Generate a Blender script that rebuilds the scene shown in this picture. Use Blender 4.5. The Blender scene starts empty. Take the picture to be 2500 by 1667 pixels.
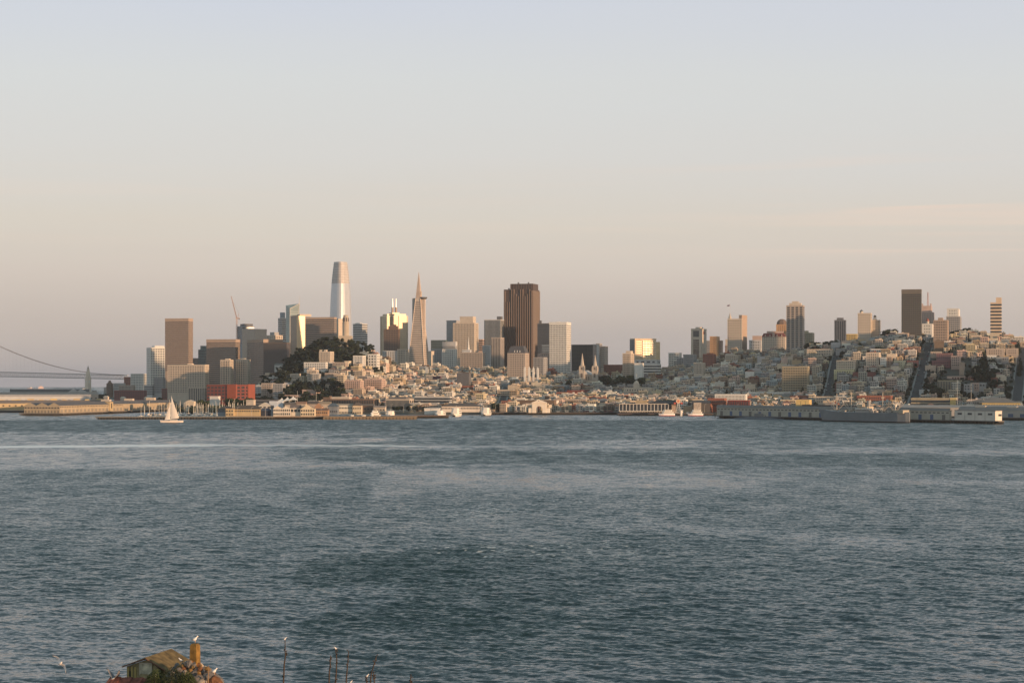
import bpy, math, random
import numpy as np
from math import radians as R, sin, cos, pi, sqrt, atan2
from mathutils import Vector, Matrix
random.seed(7); rng = np.random.default_rng(7)
S = bpy.context.scene
C = S.collection
# ------------------------------------------------ camera (eye 41.8 m above the bay, long lens)
F, H, EY, CX = 4400.0, 41.8, 930.0, 1250.0
cam = bpy.data.cameras.new('camera'); camo = bpy.data.objects.new('camera', cam); C.objects.link(camo)
cam.sensor_width = 36; cam.lens = 36*F/2500; cam.shift_y = (EY-833.5)/2500
cam.clip_start = 1; cam.clip_end = 60000
camo.location = (0, 0, H); camo.rotation_euler = (R(90), 0, 0)
S.camera = camo
# ------------------------------------------------ sky
def s2l(c): return tuple((x/255/12.92 if x/255 <= .04045 else ((x/255+.055)/1.055)**2.4) for x in c)
SUN_EL, SUN_AZ = 3.3, 128.0          # azimuth clockwise from the view direction (+Y)
w = bpy.data.worlds.new('World'); S.world = w; w.use_nodes = True
nt = w.node_tree; N = nt.nodes; L = nt.links
for n in list(N): N.remove(n)
out = N.new('ShaderNodeOutputWorld'); bg = N.new('ShaderNodeBackground'); L.new(bg.outputs[0], out.inputs[0])
sky = N.new('ShaderNodeTexSky'); sky.sky_type = 'NISHITA'; sky.sun_disc = False
sky.sun_elevation = R(SUN_EL+3); sky.sun_rotation = R(SUN_AZ); sky.air_density = 1.0; sky.dust_density = 2.0; sky.ozone_density = 1.0
tc = N.new('ShaderNodeTexCoord'); sx = N.new('ShaderNodeSeparateXYZ'); L.new(tc.outputs['Generated'], sx.inputs[0])
ramp = N.new('ShaderNodeValToRGB'); cr = ramp.color_ramp
mp = N.new('ShaderNodeMapRange'); mp.inputs[1].default_value = -0.02; mp.inputs[2].default_value = 0.62
# thin streaks of high cloud bend the gradient slightly
nz = N.new('ShaderNodeTexNoise'); nz.inputs['Scale'].default_value = 3.0; nz.inputs['Detail'].default_value = 5
mpg = N.new('ShaderNodeMapping'); mpg.inputs['Scale'].default_value = (0.8, 0.8, 9.0); mpg.inputs['Rotation'].default_value = (0, R(4), 0)
L.new(tc.outputs['Generated'], mpg.inputs[0]); L.new(mpg.outputs[0], nz.inputs['Vector'])
ma = N.new('ShaderNodeMath'); ma.operation = 'MULTIPLY_ADD'; ma.inputs[1].default_value = 0.035; 
sb = N.new('ShaderNodeMath'); sb.operation = 'SUBTRACT'; sb.inputs[1].default_value = 0.5
L.new(nz.outputs['Fac'], sb.inputs[0]); L.new(sb.outputs[0], ma.inputs[0]); L.new(sx.outputs['Z'], ma.inputs[2])
L.new(ma.outputs[0], mp.inputs[0]); L.new(mp.outputs[0], ramp.inputs[0])
def s2l_unused(c): return tuple((x/255/12.92 if x/255 <= .04045 else ((x/255+.055)/1.055)**2.4) for x in c)
SKY = [(0.0, (166,162,165)), (0.008, (178,171,170)), (0.03, (194,183,177)), (0.06, (207,195,187)), (0.085, (212,203,193)), (0.12, (211,208,205)), (0.16, (210,211,211)), (0.205, (203,207,217)), (0.35,(166,186,190)), (0.62, (126,154,164))]
for i, (z, c) in enumerate(SKY):
    p = (z+0.02)/0.64
    e = cr.elements[i] if i < 2 else cr.elements.new(p)
    e.position = p
for i, (z, c) in enumerate(SKY):
    cr.elements[i].color = (*s2l(c), 1)
# the analytic sky lights the scene; the evening gradient sits on top of it
cm = N.new('ShaderNodeMapping'); cm.inputs['Scale'].default_value = (1.6, 1.6, 55.); cm.inputs['Rotation'].default_value = (0, R(-7), 0); L.new(tc.outputs['Generated'], cm.inputs[0])
cn = N.new('ShaderNodeTexNoise'); cn.inputs['Scale'].default_value = 2.2; cn.inputs['Detail'].default_value = 6; cn.inputs['Distortion'].default_value = .6; L.new(cm.outputs[0], cn.inputs['Vector'])
def wmr(src, a, b, c, d):
    r = N.new('ShaderNodeMapRange'); r.interpolation_type = 'SMOOTHSTEP'
    for i_, v_ in zip((1, 2, 3, 4), (a, b, c, d)): r.inputs[i_].default_value = v_
    L.new(src, r.inputs[0]); return r.outputs[0]
def wmul(a, b):
    r = N.new('ShaderNodeMath'); r.operation = 'MULTIPLY'; L.new(a, r.inputs[0]); L.new(b, r.inputs[1]); return r.outputs[0]
cf = wmul(wmul(wmr(cn.outputs['Fac'], .48, .72, 0, .75), wmr(sx.outputs['Z'], .055, .085, 0, 1)), wmul(wmr(sx.outputs['Z'], .105, .135, 1, 0), wmr(sx.outputs['X'], .02, .24, .15, 1)))
cmx = N.new('ShaderNodeMixRGB'); cmx.inputs[2].default_value = (*s2l((232, 208, 192)), 1); L.new(cf, cmx.inputs[0]); L.new(ramp.outputs[0], cmx.inputs[1])
vm = N.new('ShaderNodeMixRGB'); vm.blend_type = 'MIX'; vm.inputs[0].default_value = 0.80
sg = N.new('ShaderNodeVectorMath'); sg.operation = 'SCALE'; sg.inputs['Scale'].default_value = 12.6
L.new(cmx.outputs[0], sg.inputs[0]); L.new(sky.outputs[0], vm.inputs[1]); L.new(sg.outputs[0], vm.inputs[2])
L.new(vm.outputs[0], bg.inputs[0]); bg.inputs[1].default_value = 0.10
# ------------------------------------------------ sun
sd = Vector((sin(R(SUN_AZ))*cos(R(SUN_EL)), cos(R(SUN_AZ))*cos(R(SUN_EL)), sin(R(SUN_EL))))
sl = bpy.data.lights.new('sun', 'SUN'); sl.energy = 5.4; sl.angle = R(0.6); sl.color = (1.0, 0.63, 0.36)
so = bpy.data.objects.new('sun', sl); C.objects.link(so); so.rotation_euler = sd.to_track_quat('Z', 'Y').to_euler(); so.location = sd*3000
S.view_settings.view_transform = 'Standard'; S.view_settings.look = 'None'; S.view_settings.exposure = 0.0; S.view_settings.gamma = 1
S.cycles.use_denoising = True; S.cycles.max_bounces = 5; S.cycles.volume_bounces = 0
S.cycles.use_preview_denoising = False
# ------------------------------------------------ helpers
def X_(px, d): return (px-CX)/F*d
def Z_(py, d): return H+(EY-py)/F*d
def tag(o, label=None, cat=None, group=None, kind=None):
    if label: o['label'] = label
    if cat: o['category'] = cat
    if group: o['group'] = group
    if kind: o['kind'] = kind
    return o
def empty(name, loc, rz=0, label=None, cat=None, group=None):
    o = bpy.data.objects.new(name, None); C.objects.link(o); o.location = loc; o.rotation_euler = (0, 0, rz)
    o.empty_display_size = 1
    return tag(o, label, cat, group)
_m = {}
def M(key, col=None, rough=.75, metal=0., var=.10, scale=.15, spec=.4, emit=None):
    if key in _m: return _m[key]
    m = bpy.data.materials.new(key); m.use_nodes = True; n = m.node_tree.nodes; l = m.node_tree.links
    b = n['Principled BSDF']; b.inputs['Roughness'].default_value = rough; b.inputs['Metallic'].default_value = metal
    b.inputs['Specular IOR Level'].default_value = spec
    t = n.new('ShaderNodeTexCoord'); z = n.new('ShaderNodeTexNoise'); z.inputs['Scale'].default_value = scale; z.inputs['Detail'].default_value = 4
    l.new(t.outputs['Object'], z.inputs['Vector'])
    r = n.new('ShaderNodeMapRange'); r.inputs[1].default_value = .3; r.inputs[2].default_value = .7; r.inputs[3].default_value = 1-var; r.inputs[4].default_value = 1+var
    l.new(z.outputs['Fac'], r.inputs[0])
    s = n.new('ShaderNodeVectorMath'); s.operation = 'SCALE'; l.new(r.outputs[0], s.inputs['Scale'])
    if col == 'OBJ':
        i = n.new('ShaderNodeObjectInfo'); l.new(i.outputs['Color'], s.inputs[0])
    elif col == 'ATTR':
        i = n.new('ShaderNodeAttribute'); i.attribute_name = 'Col'; l.new(i.outputs['Color'], s.inputs[0])
    else:
        s.inputs[0].default_value = col[:3]
    l.new(s.outputs[0], b.inputs['Base Color'])
    if emit: b.inputs['Emission Color'].default_value = (*emit[0], 1); b.inputs['Emission Strength'].default_value = emit[1]
    _m[key] = m; return m
def PM(col, rough=.75, metal=0., var=.08): # paint by colour
    col = tuple(round(c, 3) for c in col)
    return M('paint_%s_%.2f_%.1f' % ('_'.join('%03d' % int(c*1000) for c in col), rough, metal), col, rough, metal, var)
class MB:
    def __init__(s): s.v = []; s.f = []; s.m = []
    def poly(s, pts, faces, mi=0):
        o = len(s.v); s.v += [tuple(p) for p in pts]; s.f += [tuple(o+i for i in f) for f in faces]; s.m += [mi]*len(faces); return s
    def box(s, x0, x1, y0, y1, z0, z1, mi=0):
        return s.poly([(x0,y0,z0),(x1,y0,z0),(x1,y1,z0),(x0,y1,z0),(x0,y0,z1),(x1,y0,z1),(x1,y1,z1),(x0,y1,z1)],
                      [(0,3,2,1),(4,5,6,7),(0,1,5,4),(1,2,6,5),(2,3,7,6),(3,0,4,7)], mi)
    def prism(s, pts, z0, z1, mi=0, top=None):     # polygon footprint (ccw), optional top polygon
        n = len(pts); top = top or pts
        v = [(x, y, z0) for x, y in pts]+[(x, y, z1) for x, y in top]
        return s.poly(v, [tuple(range(n-1, -1, -1)), tuple(range(n, 2*n))]+[(i, (i+1) % n, n+(i+1) % n, n+i) for i in range(n)], mi)
    def ring(s, rings, mi=0, cap=True):            # list of point rings
        n = len(rings[0]); o = len(s.v)
        for r in rings: s.v += [tuple(p) for p in r]
        for k in range(len(rings)-1):
            for i in range(n):
                s.f.append((o+k*n+i, o+k*n+(i+1) % n, o+(k+1)*n+(i+1) % n, o+(k+1)*n+i)); s.m.append(mi)
        if cap:
            s.f.append(tuple(o+i for i in range(n-1, -1, -1))); s.f.append(tuple(o+(len(rings)-1)*n+i for i in range(n))); s.m += [mi, mi]
        return s
    def lathe(s, prof, n=16, mi=0, cx=0, cy=0):
        return s.ring([[(cx+r*cos(2*pi*i/n), cy+r*sin(2*pi*i/n), z) for i in range(n)] for r, z in prof], mi)
    def bar(s, a, b, r, n=4, mi=0, r2=None):
        a = Vector(a); b = Vector(b); d = (b-a).normalized(); u = d.orthogonal().normalized(); q = d.cross(u); r2 = r if r2 is None else r2
        rg = []
        for p, rr in ((a, r), (b, r2)):
            rg.append([p+u*rr*cos(2*pi*i/n+pi/4)+q*rr*sin(2*pi*i/n+pi/4) for i in range(n)])
        return s.ring(rg, mi)
    def gable(s, x0, x1, y0, y1, z0, z1, axis='y', mi=0, ov=0.):   # solid with gable profile; ridge runs along axis
        if axis == 'y':
            xm = (x0+x1)/2; v = [(x0-ov,y0-ov,z0),(x1+ov,y0-ov,z0),(x1+ov,y1+ov,z0),(x0-ov,y1+ov,z0),(xm,y0-ov,z1),(xm,y1+ov,z1)]
            return s.poly(v, [(0,3,2,1),(0,1,4),(2,3,5),(1,2,5,4),(3,0,4,5)], mi)
        ym = (y0+y1)/2; v = [(x0-ov,y0-ov,z0),(x1+ov,y0-ov,z0),(x1+ov,y1+ov,z0),(x0-ov,y1+ov,z0),(x0-ov,ym,z1),(x1+ov,ym,z1)]
        return s.poly(v, [(0,3,2,1),(0,1,5,4),(2,3,4,5),(1,2,5),(3,0,4)], mi)
    def hip(s, x0, x1, y0, y1, z0, z1, ins=.35, mi=0, ov=.3):
        i = min(x1-x0, y1-y0)*ins
        return s.prism([(x0-ov,y0-ov),(x1+ov,y0-ov),(x1+ov,y1+ov),(x0-ov,y1+ov)], z0, z1, mi, [(x0+i,y0+i),(x1-i,y0+i),(x1-i,y1-i),(x0+i,y1-i)])
    def mesh(s, name, mats, smooth=False):
        me = bpy.data.meshes.new(name); me.from_pydata(s.v, [], s.f)
        for m in (mats if isinstance(mats, (list, tuple)) else [mats]): me.materials.append(m)
        me.polygons.foreach_set('material_index', s.m)
        if smooth: me.polygons.foreach_set('use_smooth', [True]*len(s.f))
        me.update(); return me
    def build(s, name, mats, parent=None, loc=(0,0,0), smooth=False):
        return link(name, s.mesh(name, mats, smooth), parent, loc)
def link(name, me, parent=None, loc=(0,0,0), rz=0, color=None):
    o = bpy.data.objects.new(name, me); C.objects.link(o); o.parent = parent; o.location = loc; o.rotation_euler = (0, 0, rz)
    if color: o.color = (*color, 1)
    return o
# ------------------------------------------------ terrain
COLS = [-900, 200, 330, 430, 560, 620, 660, 700, 740, 800, 860, 900, 930, 960, 1050, 1200, 1350, 1500, 1600, 1700, 1800, 1900, 2000, 2100, 2200, 2270, 2350, 2430, 2500, 2700, 3300, 4200]
ROWS = [2100, 2300, 2400, 2500, 2600, 2700, 2850, 3000, 3100, 3300, 3600, 4000, 6000]
flat = [3]*13
ZT = {-900:flat, 200:flat, 330:flat, 430:flat, 560:[3,3,3,3,3,3,4,5,5,4,3,3,3],
 620:[3,3,3,3,4,8,18,26,26,18,6,4,4], 660:[3,3,3,3,6,16,36,50,50,36,10,5,4], 700:[3,3,3,4,8,24,48,68,70,52,16,6,4],
 740:[3,3,3,4,10,27,56,80,88,72,22,8,4], 800:[3,3,3,5,11,29,60,88,103,95,30,10,5], 860:[3,3,3,5,11,27,56,84,101,93,32,12,5],
 900:[3,3,3,5,10,22,48,75,91,86,36,14,5], 930:[3,3,3,5,9,18,40,62,76,74,40,16,5], 960:[3,3,3,5,9,15,33,50,60,62,44,18,5],
 1050:[3,3,3,4,8,14,30,45,54,60,50,22,6], 1200:[3,3,3,4,8,13,27,41,49,56,56,30,8], 1350:[3,3,3,4,8,13,25,38,45,50,50,34,10],
 1500:[3,3,3,4,8,14,25,36,42,46,50,40,12], 1600:[3,3,3,4,9,16,28,40,48,56,60,46,14], 1700:[3,3,3,5,11,20,38,54,63,70,70,50,16],
 1800:[3,3,4,7,15,27,52,72,82,88,84,56,16], 1900:[3,3,6,12,24,40,66,82,86,88,84,56,16], 2000:[3,4,11,22,38,60,90,90,88,84,76,50,16],
 2100:[3,6,18,35,55,76,98,96,90,80,60,40,16], 2200:[3,7,22,41,63,86,109,106,98,84,60,40,16], 2270:[3,8,22,40,60,82,102,104,98,84,60,40,16],
 2350:[3,8,22,40,62,86,110,106,98,84,60,40,16], 2430:[3,8,22,40,60,84,107,104,96,84,60,40,16], 2500:[3,8,20,36,56,78,99,100,94,80,60,40,16],
 2700:[3,6,14,28,46,64,86,90,88,76,60,40,16], 3300:[3,5,14,30,52,78,100,115,118,110,90,60,20], 4200:[3,3,6,12,20,30,40,44,44,44,40,30,16]}  # off-frame right ridge raised to throw shade on the tower bases
ZA = np.array([ZT[c] for c in COLS], float)
def shore(px):
    return np.interp(px, [-900, 250, 251, 430, 560, 640, 1000, 1300, 1500, 1700, 1750, 2000, 2250, 2500, 4200], [99000, 99000, 4300, 2560, 2330, 2260, 2250, 2235, 2230, 2210, 2200, 2130, 2080, 2060, 1900])
def ss(t): t = np.clip(t, 0, 1); return t*t*(3-2*t)
def gz(x, y):
    x = np.asarray(x, float); y = np.asarray(y, float)
    px = CX+x/y*F; px = np.clip(px, COLS[0], COLS[-1]-1); d = np.clip(y, ROWS[0], ROWS[-1]-1)
    i = np.clip(np.searchsorted(COLS, px, 'right')-1, 0, len(COLS)-2); j = np.clip(np.searchsorted(ROWS, d, 'right')-1, 0, len(ROWS)-2)
    ca = np.array(COLS, float); ra = np.array(ROWS, float)
    u = ss((px-ca[i])/(ca[i+1]-ca[i])) ; v = (d-ra[j])/(ra[j+1]-ra[j])
    z = ZA[i, j]*(1-u)*(1-v)+ZA[i+1, j]*u*(1-v)+ZA[i, j+1]*(1-u)*v+ZA[i+1, j+1]*u*v
    return np.where(y < shore(px), -6.0, z)
def G(x, y): return float(gz(x, y))
GTH = R(-16)
gu = (cos(GTH), sin(GTH)); gv = (-sin(GTH), cos(GTH))
def build_ground():
    pxs = np.concatenate([np.arange(-900, 560, 20), np.arange(560, 2560, 6), np.arange(2560, 4200, 40)])
    ds = np.concatenate([np.arange(2040, 3200, 9), np.arange(3200, 4400, 40), np.arange(4400, 12100, 400)])
    P, D = np.meshgrid(pxs, ds); X = (P-CX)/F*D; Z = gz(X, D)
    land = Z > -5
    Z = Z+np.where(land, 0.5*np.sin(X/31)+0.4*np.sin(D/23+X/60), 0)*np.clip((Z-6)/20, 0, 1)
    n, m = X.shape
    me = grid_mesh('ground', X, D, Z)
    o = link('ground', me); tag(o, kind='structure')
    g = M('ground_mat', (.075, .072, .06), .95, var=.45, scale=.03); me.materials.append(g)
def grid_mesh(name, X, Y, Z, smooth=True):
    n, m = X.shape; me = bpy.data.meshes.new(name)
    me.vertices.add(n*m); me.vertices.foreach_set('co', np.stack([X, Y, Z], -1).astype(np.float32).ravel())
    idx = np.arange(n*m, dtype=np.int32).reshape(n, m)
    q = np.stack([idx[:-1,:-1], idx[:-1,1:], idx[1:,1:], idx[1:,:-1]], -1).reshape(-1, 4)
    me.loops.add(q.size); me.loops.foreach_set('vertex_index', q.ravel())
    me.polygons.add(len(q)); me.polygons.foreach_set('loop_start', np.arange(0, q.size, 4, dtype=np.int32)); me.polygons.foreach_set('loop_total', np.full(len(q), 4, np.int32))
    if smooth: me.polygons.foreach_set('use_smooth', np.ones(len(q), bool))
    me.update(calc_edges=True); return me
build_ground()
# unseen western rise added off frame, shaped to shade the lower right slope
def west_shade_hill():
    a = np.linspace(0, 2*pi, 49); r = np.linspace(0, 1, 14)
    A, Rr = np.meshgrid(a, r); cx, cy = 1383., 1970.
    ux, uy = .616, .788
    p = np.cos(A)*Rr*430; q = np.sin(A)*Rr*300
    X = cx+ux*p+uy*q; Y = cy+uy*p-ux*q
    Z = 2+130*ss((1-Rr)*1.15)**.8+6*np.sin(X/40)*np.sin(Y/33)*(1-Rr)
    me = grid_mesh('shade_hill', X, Y, Z); me.materials.append(M('ground_mat')); tag(link('shade_hill', me), kind='structure')
west_shade_hill()
# ------------------------------------------------ water
RIP = (1.0, 1.45, .38, -.055, -.205)
def water_mat():
    m = bpy.data.materials.new('water_mat'); m.use_nodes = True; n = m.node_tree.nodes; l = m.node_tree.links; b = n['Principled BSDF']
    b.inputs['IOR'].default_value = 1.33
    t = n.new('ShaderNodeNewGeometry')
    def noise(scale, vec, detail=4, rough=.55, dist=0):
        mp_ = n.new('ShaderNodeMapping'); mp_.inputs['Scale'].default_value = scale; mp_.inputs['Rotation'].default_value = vec; l.new(t.outputs['Position'], mp_.inputs[0])
        z = n.new('ShaderNodeTexNoise'); z.inputs['Scale'].default_value = 1; z.inputs['Detail'].default_value = detail; z.inputs['Roughness'].default_value = rough; z.inputs['Distortion'].default_value = dist
        l.new(mp_.outputs[0], z.inputs['Vector']); return z.outputs['Fac']
    def mr(s, a, b_, c, d):
        r = n.new('ShaderNodeMapRange'); r.inputs[1].default_value = a; r.inputs[2].default_value = b_; r.inputs[3].default_value = c; r.inputs[4].default_value = d
        l.new(s, r.inputs[0]); return r.outputs[0]
    at = n.new('ShaderNodeAttribute'); at.attribute_name = 'ruffle'
    ruf = at.outputs['Fac']
    cc = n.new('ShaderNodeMixRGB'); cc.inputs[1].default_value = (.030, .048, .062, 1); cc.inputs[2].default_value = (.010, .028, .029, 1); l.new(ruf, cc.inputs[0])
    af = n.new('ShaderNodeAttribute'); af.attribute_name = 'foam'
    fm = n.new('ShaderNodeMath'); fm.operation = 'MULTIPLY'; l.new(af.outputs['Fac'], fm.inputs[0]); l.new(mr(noise((.35, .12, 1), (0, 0, .3), 6, .7), .30, .46, .5, 1), fm.inputs[1])
    c2 = n.new('ShaderNodeMixRGB'); c2.inputs[2].default_value = (.85, .82, .78, 1); l.new(fm.outputs[0], c2.inputs[0]); l.new(cc.outputs[0], c2.inputs[1]); l.new(c2.outputs[0], b.inputs['Base Color'])
    l.new(mr(ruf, 0, 1, .12, .22), b.inputs['Roughness'])
    # facet slopes taken straight from two noises (short ripples, longer chop); lee sides run a little steeper towards -Y
    def slope(scale, rotz, detail):
        mp_ = n.new('ShaderNodeMapping'); mp_.inputs['Scale'].default_value = scale; mp_.inputs['Rotation'].default_value = (0, 0, rotz); l.new(t.outputs['Position'], mp_.inputs[0])
        z = n.new('ShaderNodeTexNoise'); z.inputs['Scale'].default_value = 1; z.inputs['Detail'].default_value = detail; z.inputs['Roughness'].default_value = .6; l.new(mp_.outputs[0], z.inputs['Vector'])
        v = n.new('ShaderNodeVectorMath'); v.operation = 'SUBTRACT'; v.inputs[1].default_value = (.5, .5, .5); l.new(z.outputs['Color'], v.inputs[0]); return v.outputs[0]
    s1 = slope((.9, 1.7, 1), -.35, 5); s2 = slope((.16, .34, 1), -.25, 3)
    v1 = n.new('ShaderNodeVectorMath'); v1.operation = 'SCALE'; l.new(s1, v1.inputs[0]); l.new(mr(ruf, 0, 1, RIP[0], RIP[1]), v1.inputs['Scale'])
    v2 = n.new('ShaderNodeVectorMath'); v2.operation = 'SCALE'; l.new(s2, v2.inputs[0]); v2.inputs['Scale'].default_value = RIP[2]
    v3 = n.new('ShaderNodeVectorMath'); v3.operation = 'SCALE'; l.new(slope((.045, .022, 1), .1, 6), v3.inputs[0]); v3.inputs['Scale'].default_value = .24
    v4 = n.new('ShaderNodeVectorMath'); l.new(v3.outputs[0], v4.inputs[0]); l.new(v2.outputs[0], v4.inputs[1]); v2 = v4
    sp = n.new('ShaderNodeSeparateXYZ'); l.new(t.outputs['Position'], sp.inputs[0]); off = mr(sp.outputs['Y'], 350, 1300, 0, 1)   # the open channel is choppier
    v5 = n.new('ShaderNodeVectorMath'); v5.operation = 'SCALE'; l.new(slope((.13, .055, 1), -.06, 5), v5.inputs[0]); l.new(mr(sp.outputs['Y'], 350, 1300, .05, .62), v5.inputs['Scale'])
    v6 = n.new('ShaderNodeVectorMath'); l.new(v5.outputs[0], v6.inputs[0]); l.new(v2.outputs[0], v6.inputs[1]); v2 = v6
    va = n.new('ShaderNodeVectorMath'); l.new(v1.outputs[0], va.inputs[0]); l.new(v2.outputs[0], va.inputs[1])
    vb = n.new('ShaderNodeVectorMath'); vb.operation = 'MULTIPLY_ADD'; vb.inputs[1].default_value = (.8, 1, 0); l.new(va.outputs[0], vb.inputs[0])
    cb = n.new('ShaderNodeCombineXYZ'); bs = n.new('ShaderNodeMath'); l.new(mr(ruf, 0, 1, RIP[3], RIP[4]), bs.inputs[0]); l.new(mr(sp.outputs['Y'], 500, 1500, 0, -.09), bs.inputs[1]); l.new(bs.outputs[0], cb.inputs[1]); l.new(cb.outputs[0], vb.inputs[2])
    vc = n.new('ShaderNodeVectorMath'); l.new(vb.outputs[0], vc.inputs[0]); l.new(t.outputs['Normal'], vc.inputs[1])
    vn = n.new('ShaderNodeVectorMath'); vn.operation = 'NORMALIZE'; l.new(vc.outputs[0], vn.inputs[0]); l.new(vn.outputs[0], b.inputs['Normal'])
    return m
def vnoise(X, Y, seed, octs=4):
    r = np.random.default_rng(seed); T = r.random((128, 128)); out = 0; amp = 1; tot = 0
    for o in range(octs):
        x = X*2**o+o*17.3; y = Y*2**o+o*9.1; xi = np.floor(x).astype(int); yi = np.floor(y).astype(int); fx = ss(x-xi); fy = ss(y-yi)
        g = lambda a, b: T[(a) % 128, (b) % 128]
        out = out+amp*((g(xi, yi)*(1-fx)+g(xi+1, yi)*fx)*(1-fy)+(g(xi, yi+1)*(1-fx)+g(xi+1, yi+1)*fx)*fy); tot += amp; amp *= .5
    return out/tot
def build_water():
    d = [150.]
    while d[-1] < 2600: d.append(d[-1]+max(.30, min(14., d[-1]**2/(H*F)*1.05)))
    ds = np.array(d+[3000, 3500, 4200, 5000, 6500, 8500, 10500, 12300.])
    t = np.linspace(-1, 1, 1150); ang = np.tan(R(24))*np.sign(t)*(np.abs(t)*.72+.28*np.abs(t)**3)
    A, D = np.meshgrid(ang, ds); X = A*D; Y = D.copy()
    px = CX+A*F; py = EY+H*F/D
    # ruffled (wind-struck) water in big dark patches, smoother pale water between
    base = vnoise(X/260+3, Y/240+1, 3, 4)
    ruf = ss((base-.47)/.10)*.55
    # the big ruffled patch of the near right, its far edge running from lower left to upper right
    n1 = (vnoise(X/45, Y/70, 11, 4)-.5)+.5*(vnoise(X/9, Y/26, 12, 3)-.5)
    edge = np.interp(X/D*F+CX, [600, 735, 900, 1050, 1200, 1500, 2000, 2600], [1700, 1368, 1345, 1318, 1300, 1290, 1330, 1400])
    p1 = ss((py+n1*60-edge)/18)*ss((px-700+n1*160)/60)
    p1 *= 1-.9*ss((1-np.abs((py-1475+(px-780)*.10+n1*60)/42))*2)*ss((1050-px)/180)
    p1 *= 1-.55*ss((py-1500+n1*120)/120)
    p1 *= np.interp(px, [1000, 1700, 2500], [1, .62, .35])
    p2 = ss(1-np.abs((py-1060-n1*10)/22)/1.0)*.0
    p3 = ss((1-np.abs((py-1112-(px-1000)*.012+n1*14)/22))*2)*ss((px-560)/300)*.8
    p4 = ss((1-np.abs((py-1040+n1*6)/20))*2)*.7
    p5 = ss((1-np.abs((py-1030+n1*3)/5))*2)*.8
    p6 = ss((1-np.abs((py-1225-(1700-px)*.03+n1*40)/36))*1.5)*ss((px-900)/400)*.45
    ruf = np.clip(np.maximum.reduce([ruf*ss((1500-py)/200+.6), p1, p3, p4, p5, p6]), 0, 1)
    slick = ss((1-np.abs((py-1170-(px-1200)*.018+n1*30)/38))*1.4)*ss((px-850)/250)*ss((2100-px)/500)
    glint_patch = ss((1-np.abs((px-955+(py-1300)*.25)/(75+n1*90)))*2)*ss((1-np.abs((py-1185+n1*50)/60))*2)*.8  # smooth pale patch put in for the gold towers' glint on the water
    glint_patch *= ss((vnoise(X/22, Y/60, 33, 4)-.36)/.22); slick = np.maximum(slick, glint_patch); ruf *= 1-slick*.9
    # the boat wake: a thin long foam line
    yc = np.interp(px, [-400, 0, 450, 800, 1000, 2500], [1094, 1090.5, 1086, 1086, 1087.5, 1094])
    n2 = vnoise(X/14, Y/40, 31, 4)-.5; foam = ss(1.25*(1-np.abs(py-yc+n1*5+n2*2.5)/np.interp(px, [0, 400, 600, 1000, 1050, 2500], [4.6, 4.6, 3.4, 2.8, 2.0, 1.6])))*np.interp(px, [0, 520, 560, 900, 1010, 1060, 2500], [.95, .95, .55, .8, .75, .25, .12])
    # scattered whitecaps
    wc = vnoise(X/1.6, Y/2.2, 21, 2)*vnoise(X/90, Y/90, 22, 2)
    foam = np.maximum(foam, ss((wc-.60)/.06)*.5*(D < 700))
    rr = np.random.default_rng(5); Z = np.zeros_like(X); dx = 0; dy = 0
    rowsp = np.gradient(ds)[:, None]; colsp = (ang.max()*D/560)*1.0
    for k in range(72):
        lam = 1.3*(13/1.3)**(k/71.)*rr.uniform(.93, 1.07)
        th = R(62)+rr.normal()*R(32); kx, ky = cos(th), sin(th); kk = 2*pi/lam
        slope = .019*(1.2 if 1.5 < lam < 5 else .8)
        a = slope/kk
        sp = np.abs(kx)*colsp+np.abs(ky)*rowsp
        att = ss((lam/sp-2.2)/1.8)
        if att.max() <= 0: continue
        loc = 1.0 if lam > 6 else (0.75+.55*ruf)
        ph = kk*(kx*X+ky*Y)+rr.uniform(0, 6.28)+1.2*vnoise(X/(lam*6), Y/(lam*6), 40+k, 1)*2
        Z += a*att*loc*np.cos(ph)
        dx = dx-a*att*.8*np.sin(ph)*kx; dy = dy-a*att*.8*np.sin(ph)*ky
    amp = 1-.75*slick
    Z *= amp; X = X+dx; Y = Y+dy
    me = grid_mesh('water', X, Y, Z)
    for nm, arr in (('ruffle', ruf), ('foam', foam)):
        a_ = me.attributes.new(nm, 'FLOAT', 'POINT'); a_.data.foreach_set('value', arr.astype(np.float32).ravel())
    me.materials.append(water_mat())
    tag(link('water', me), kind='structure')
build_water()
# ------------------------------------------------ the evening air
def haze():
    b = MB().box(-3600, 3600, -150, 12600, -9, 420)
    m = bpy.data.materials.new('haze_air'); m.use_nodes = True; n = m.node_tree.nodes; l = m.node_tree.links
    for q in list(n):
        if q.type == 'BSDF_PRINCIPLED': n.remove(q)
    v = n.new('ShaderNodeVolumePrincipled'); v.inputs['Color'].default_value = (.78, .80, .86, 1); v.inputs['Density'].default_value = HAZE; v.inputs['Anisotropy'].default_value = 0.1
    l.new(v.outputs[0], n['Material Output'].inputs['Volume'])
    o = b.build('haze', m); tag(o, kind='stuff')
HAZE = 2.6e-5
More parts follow.
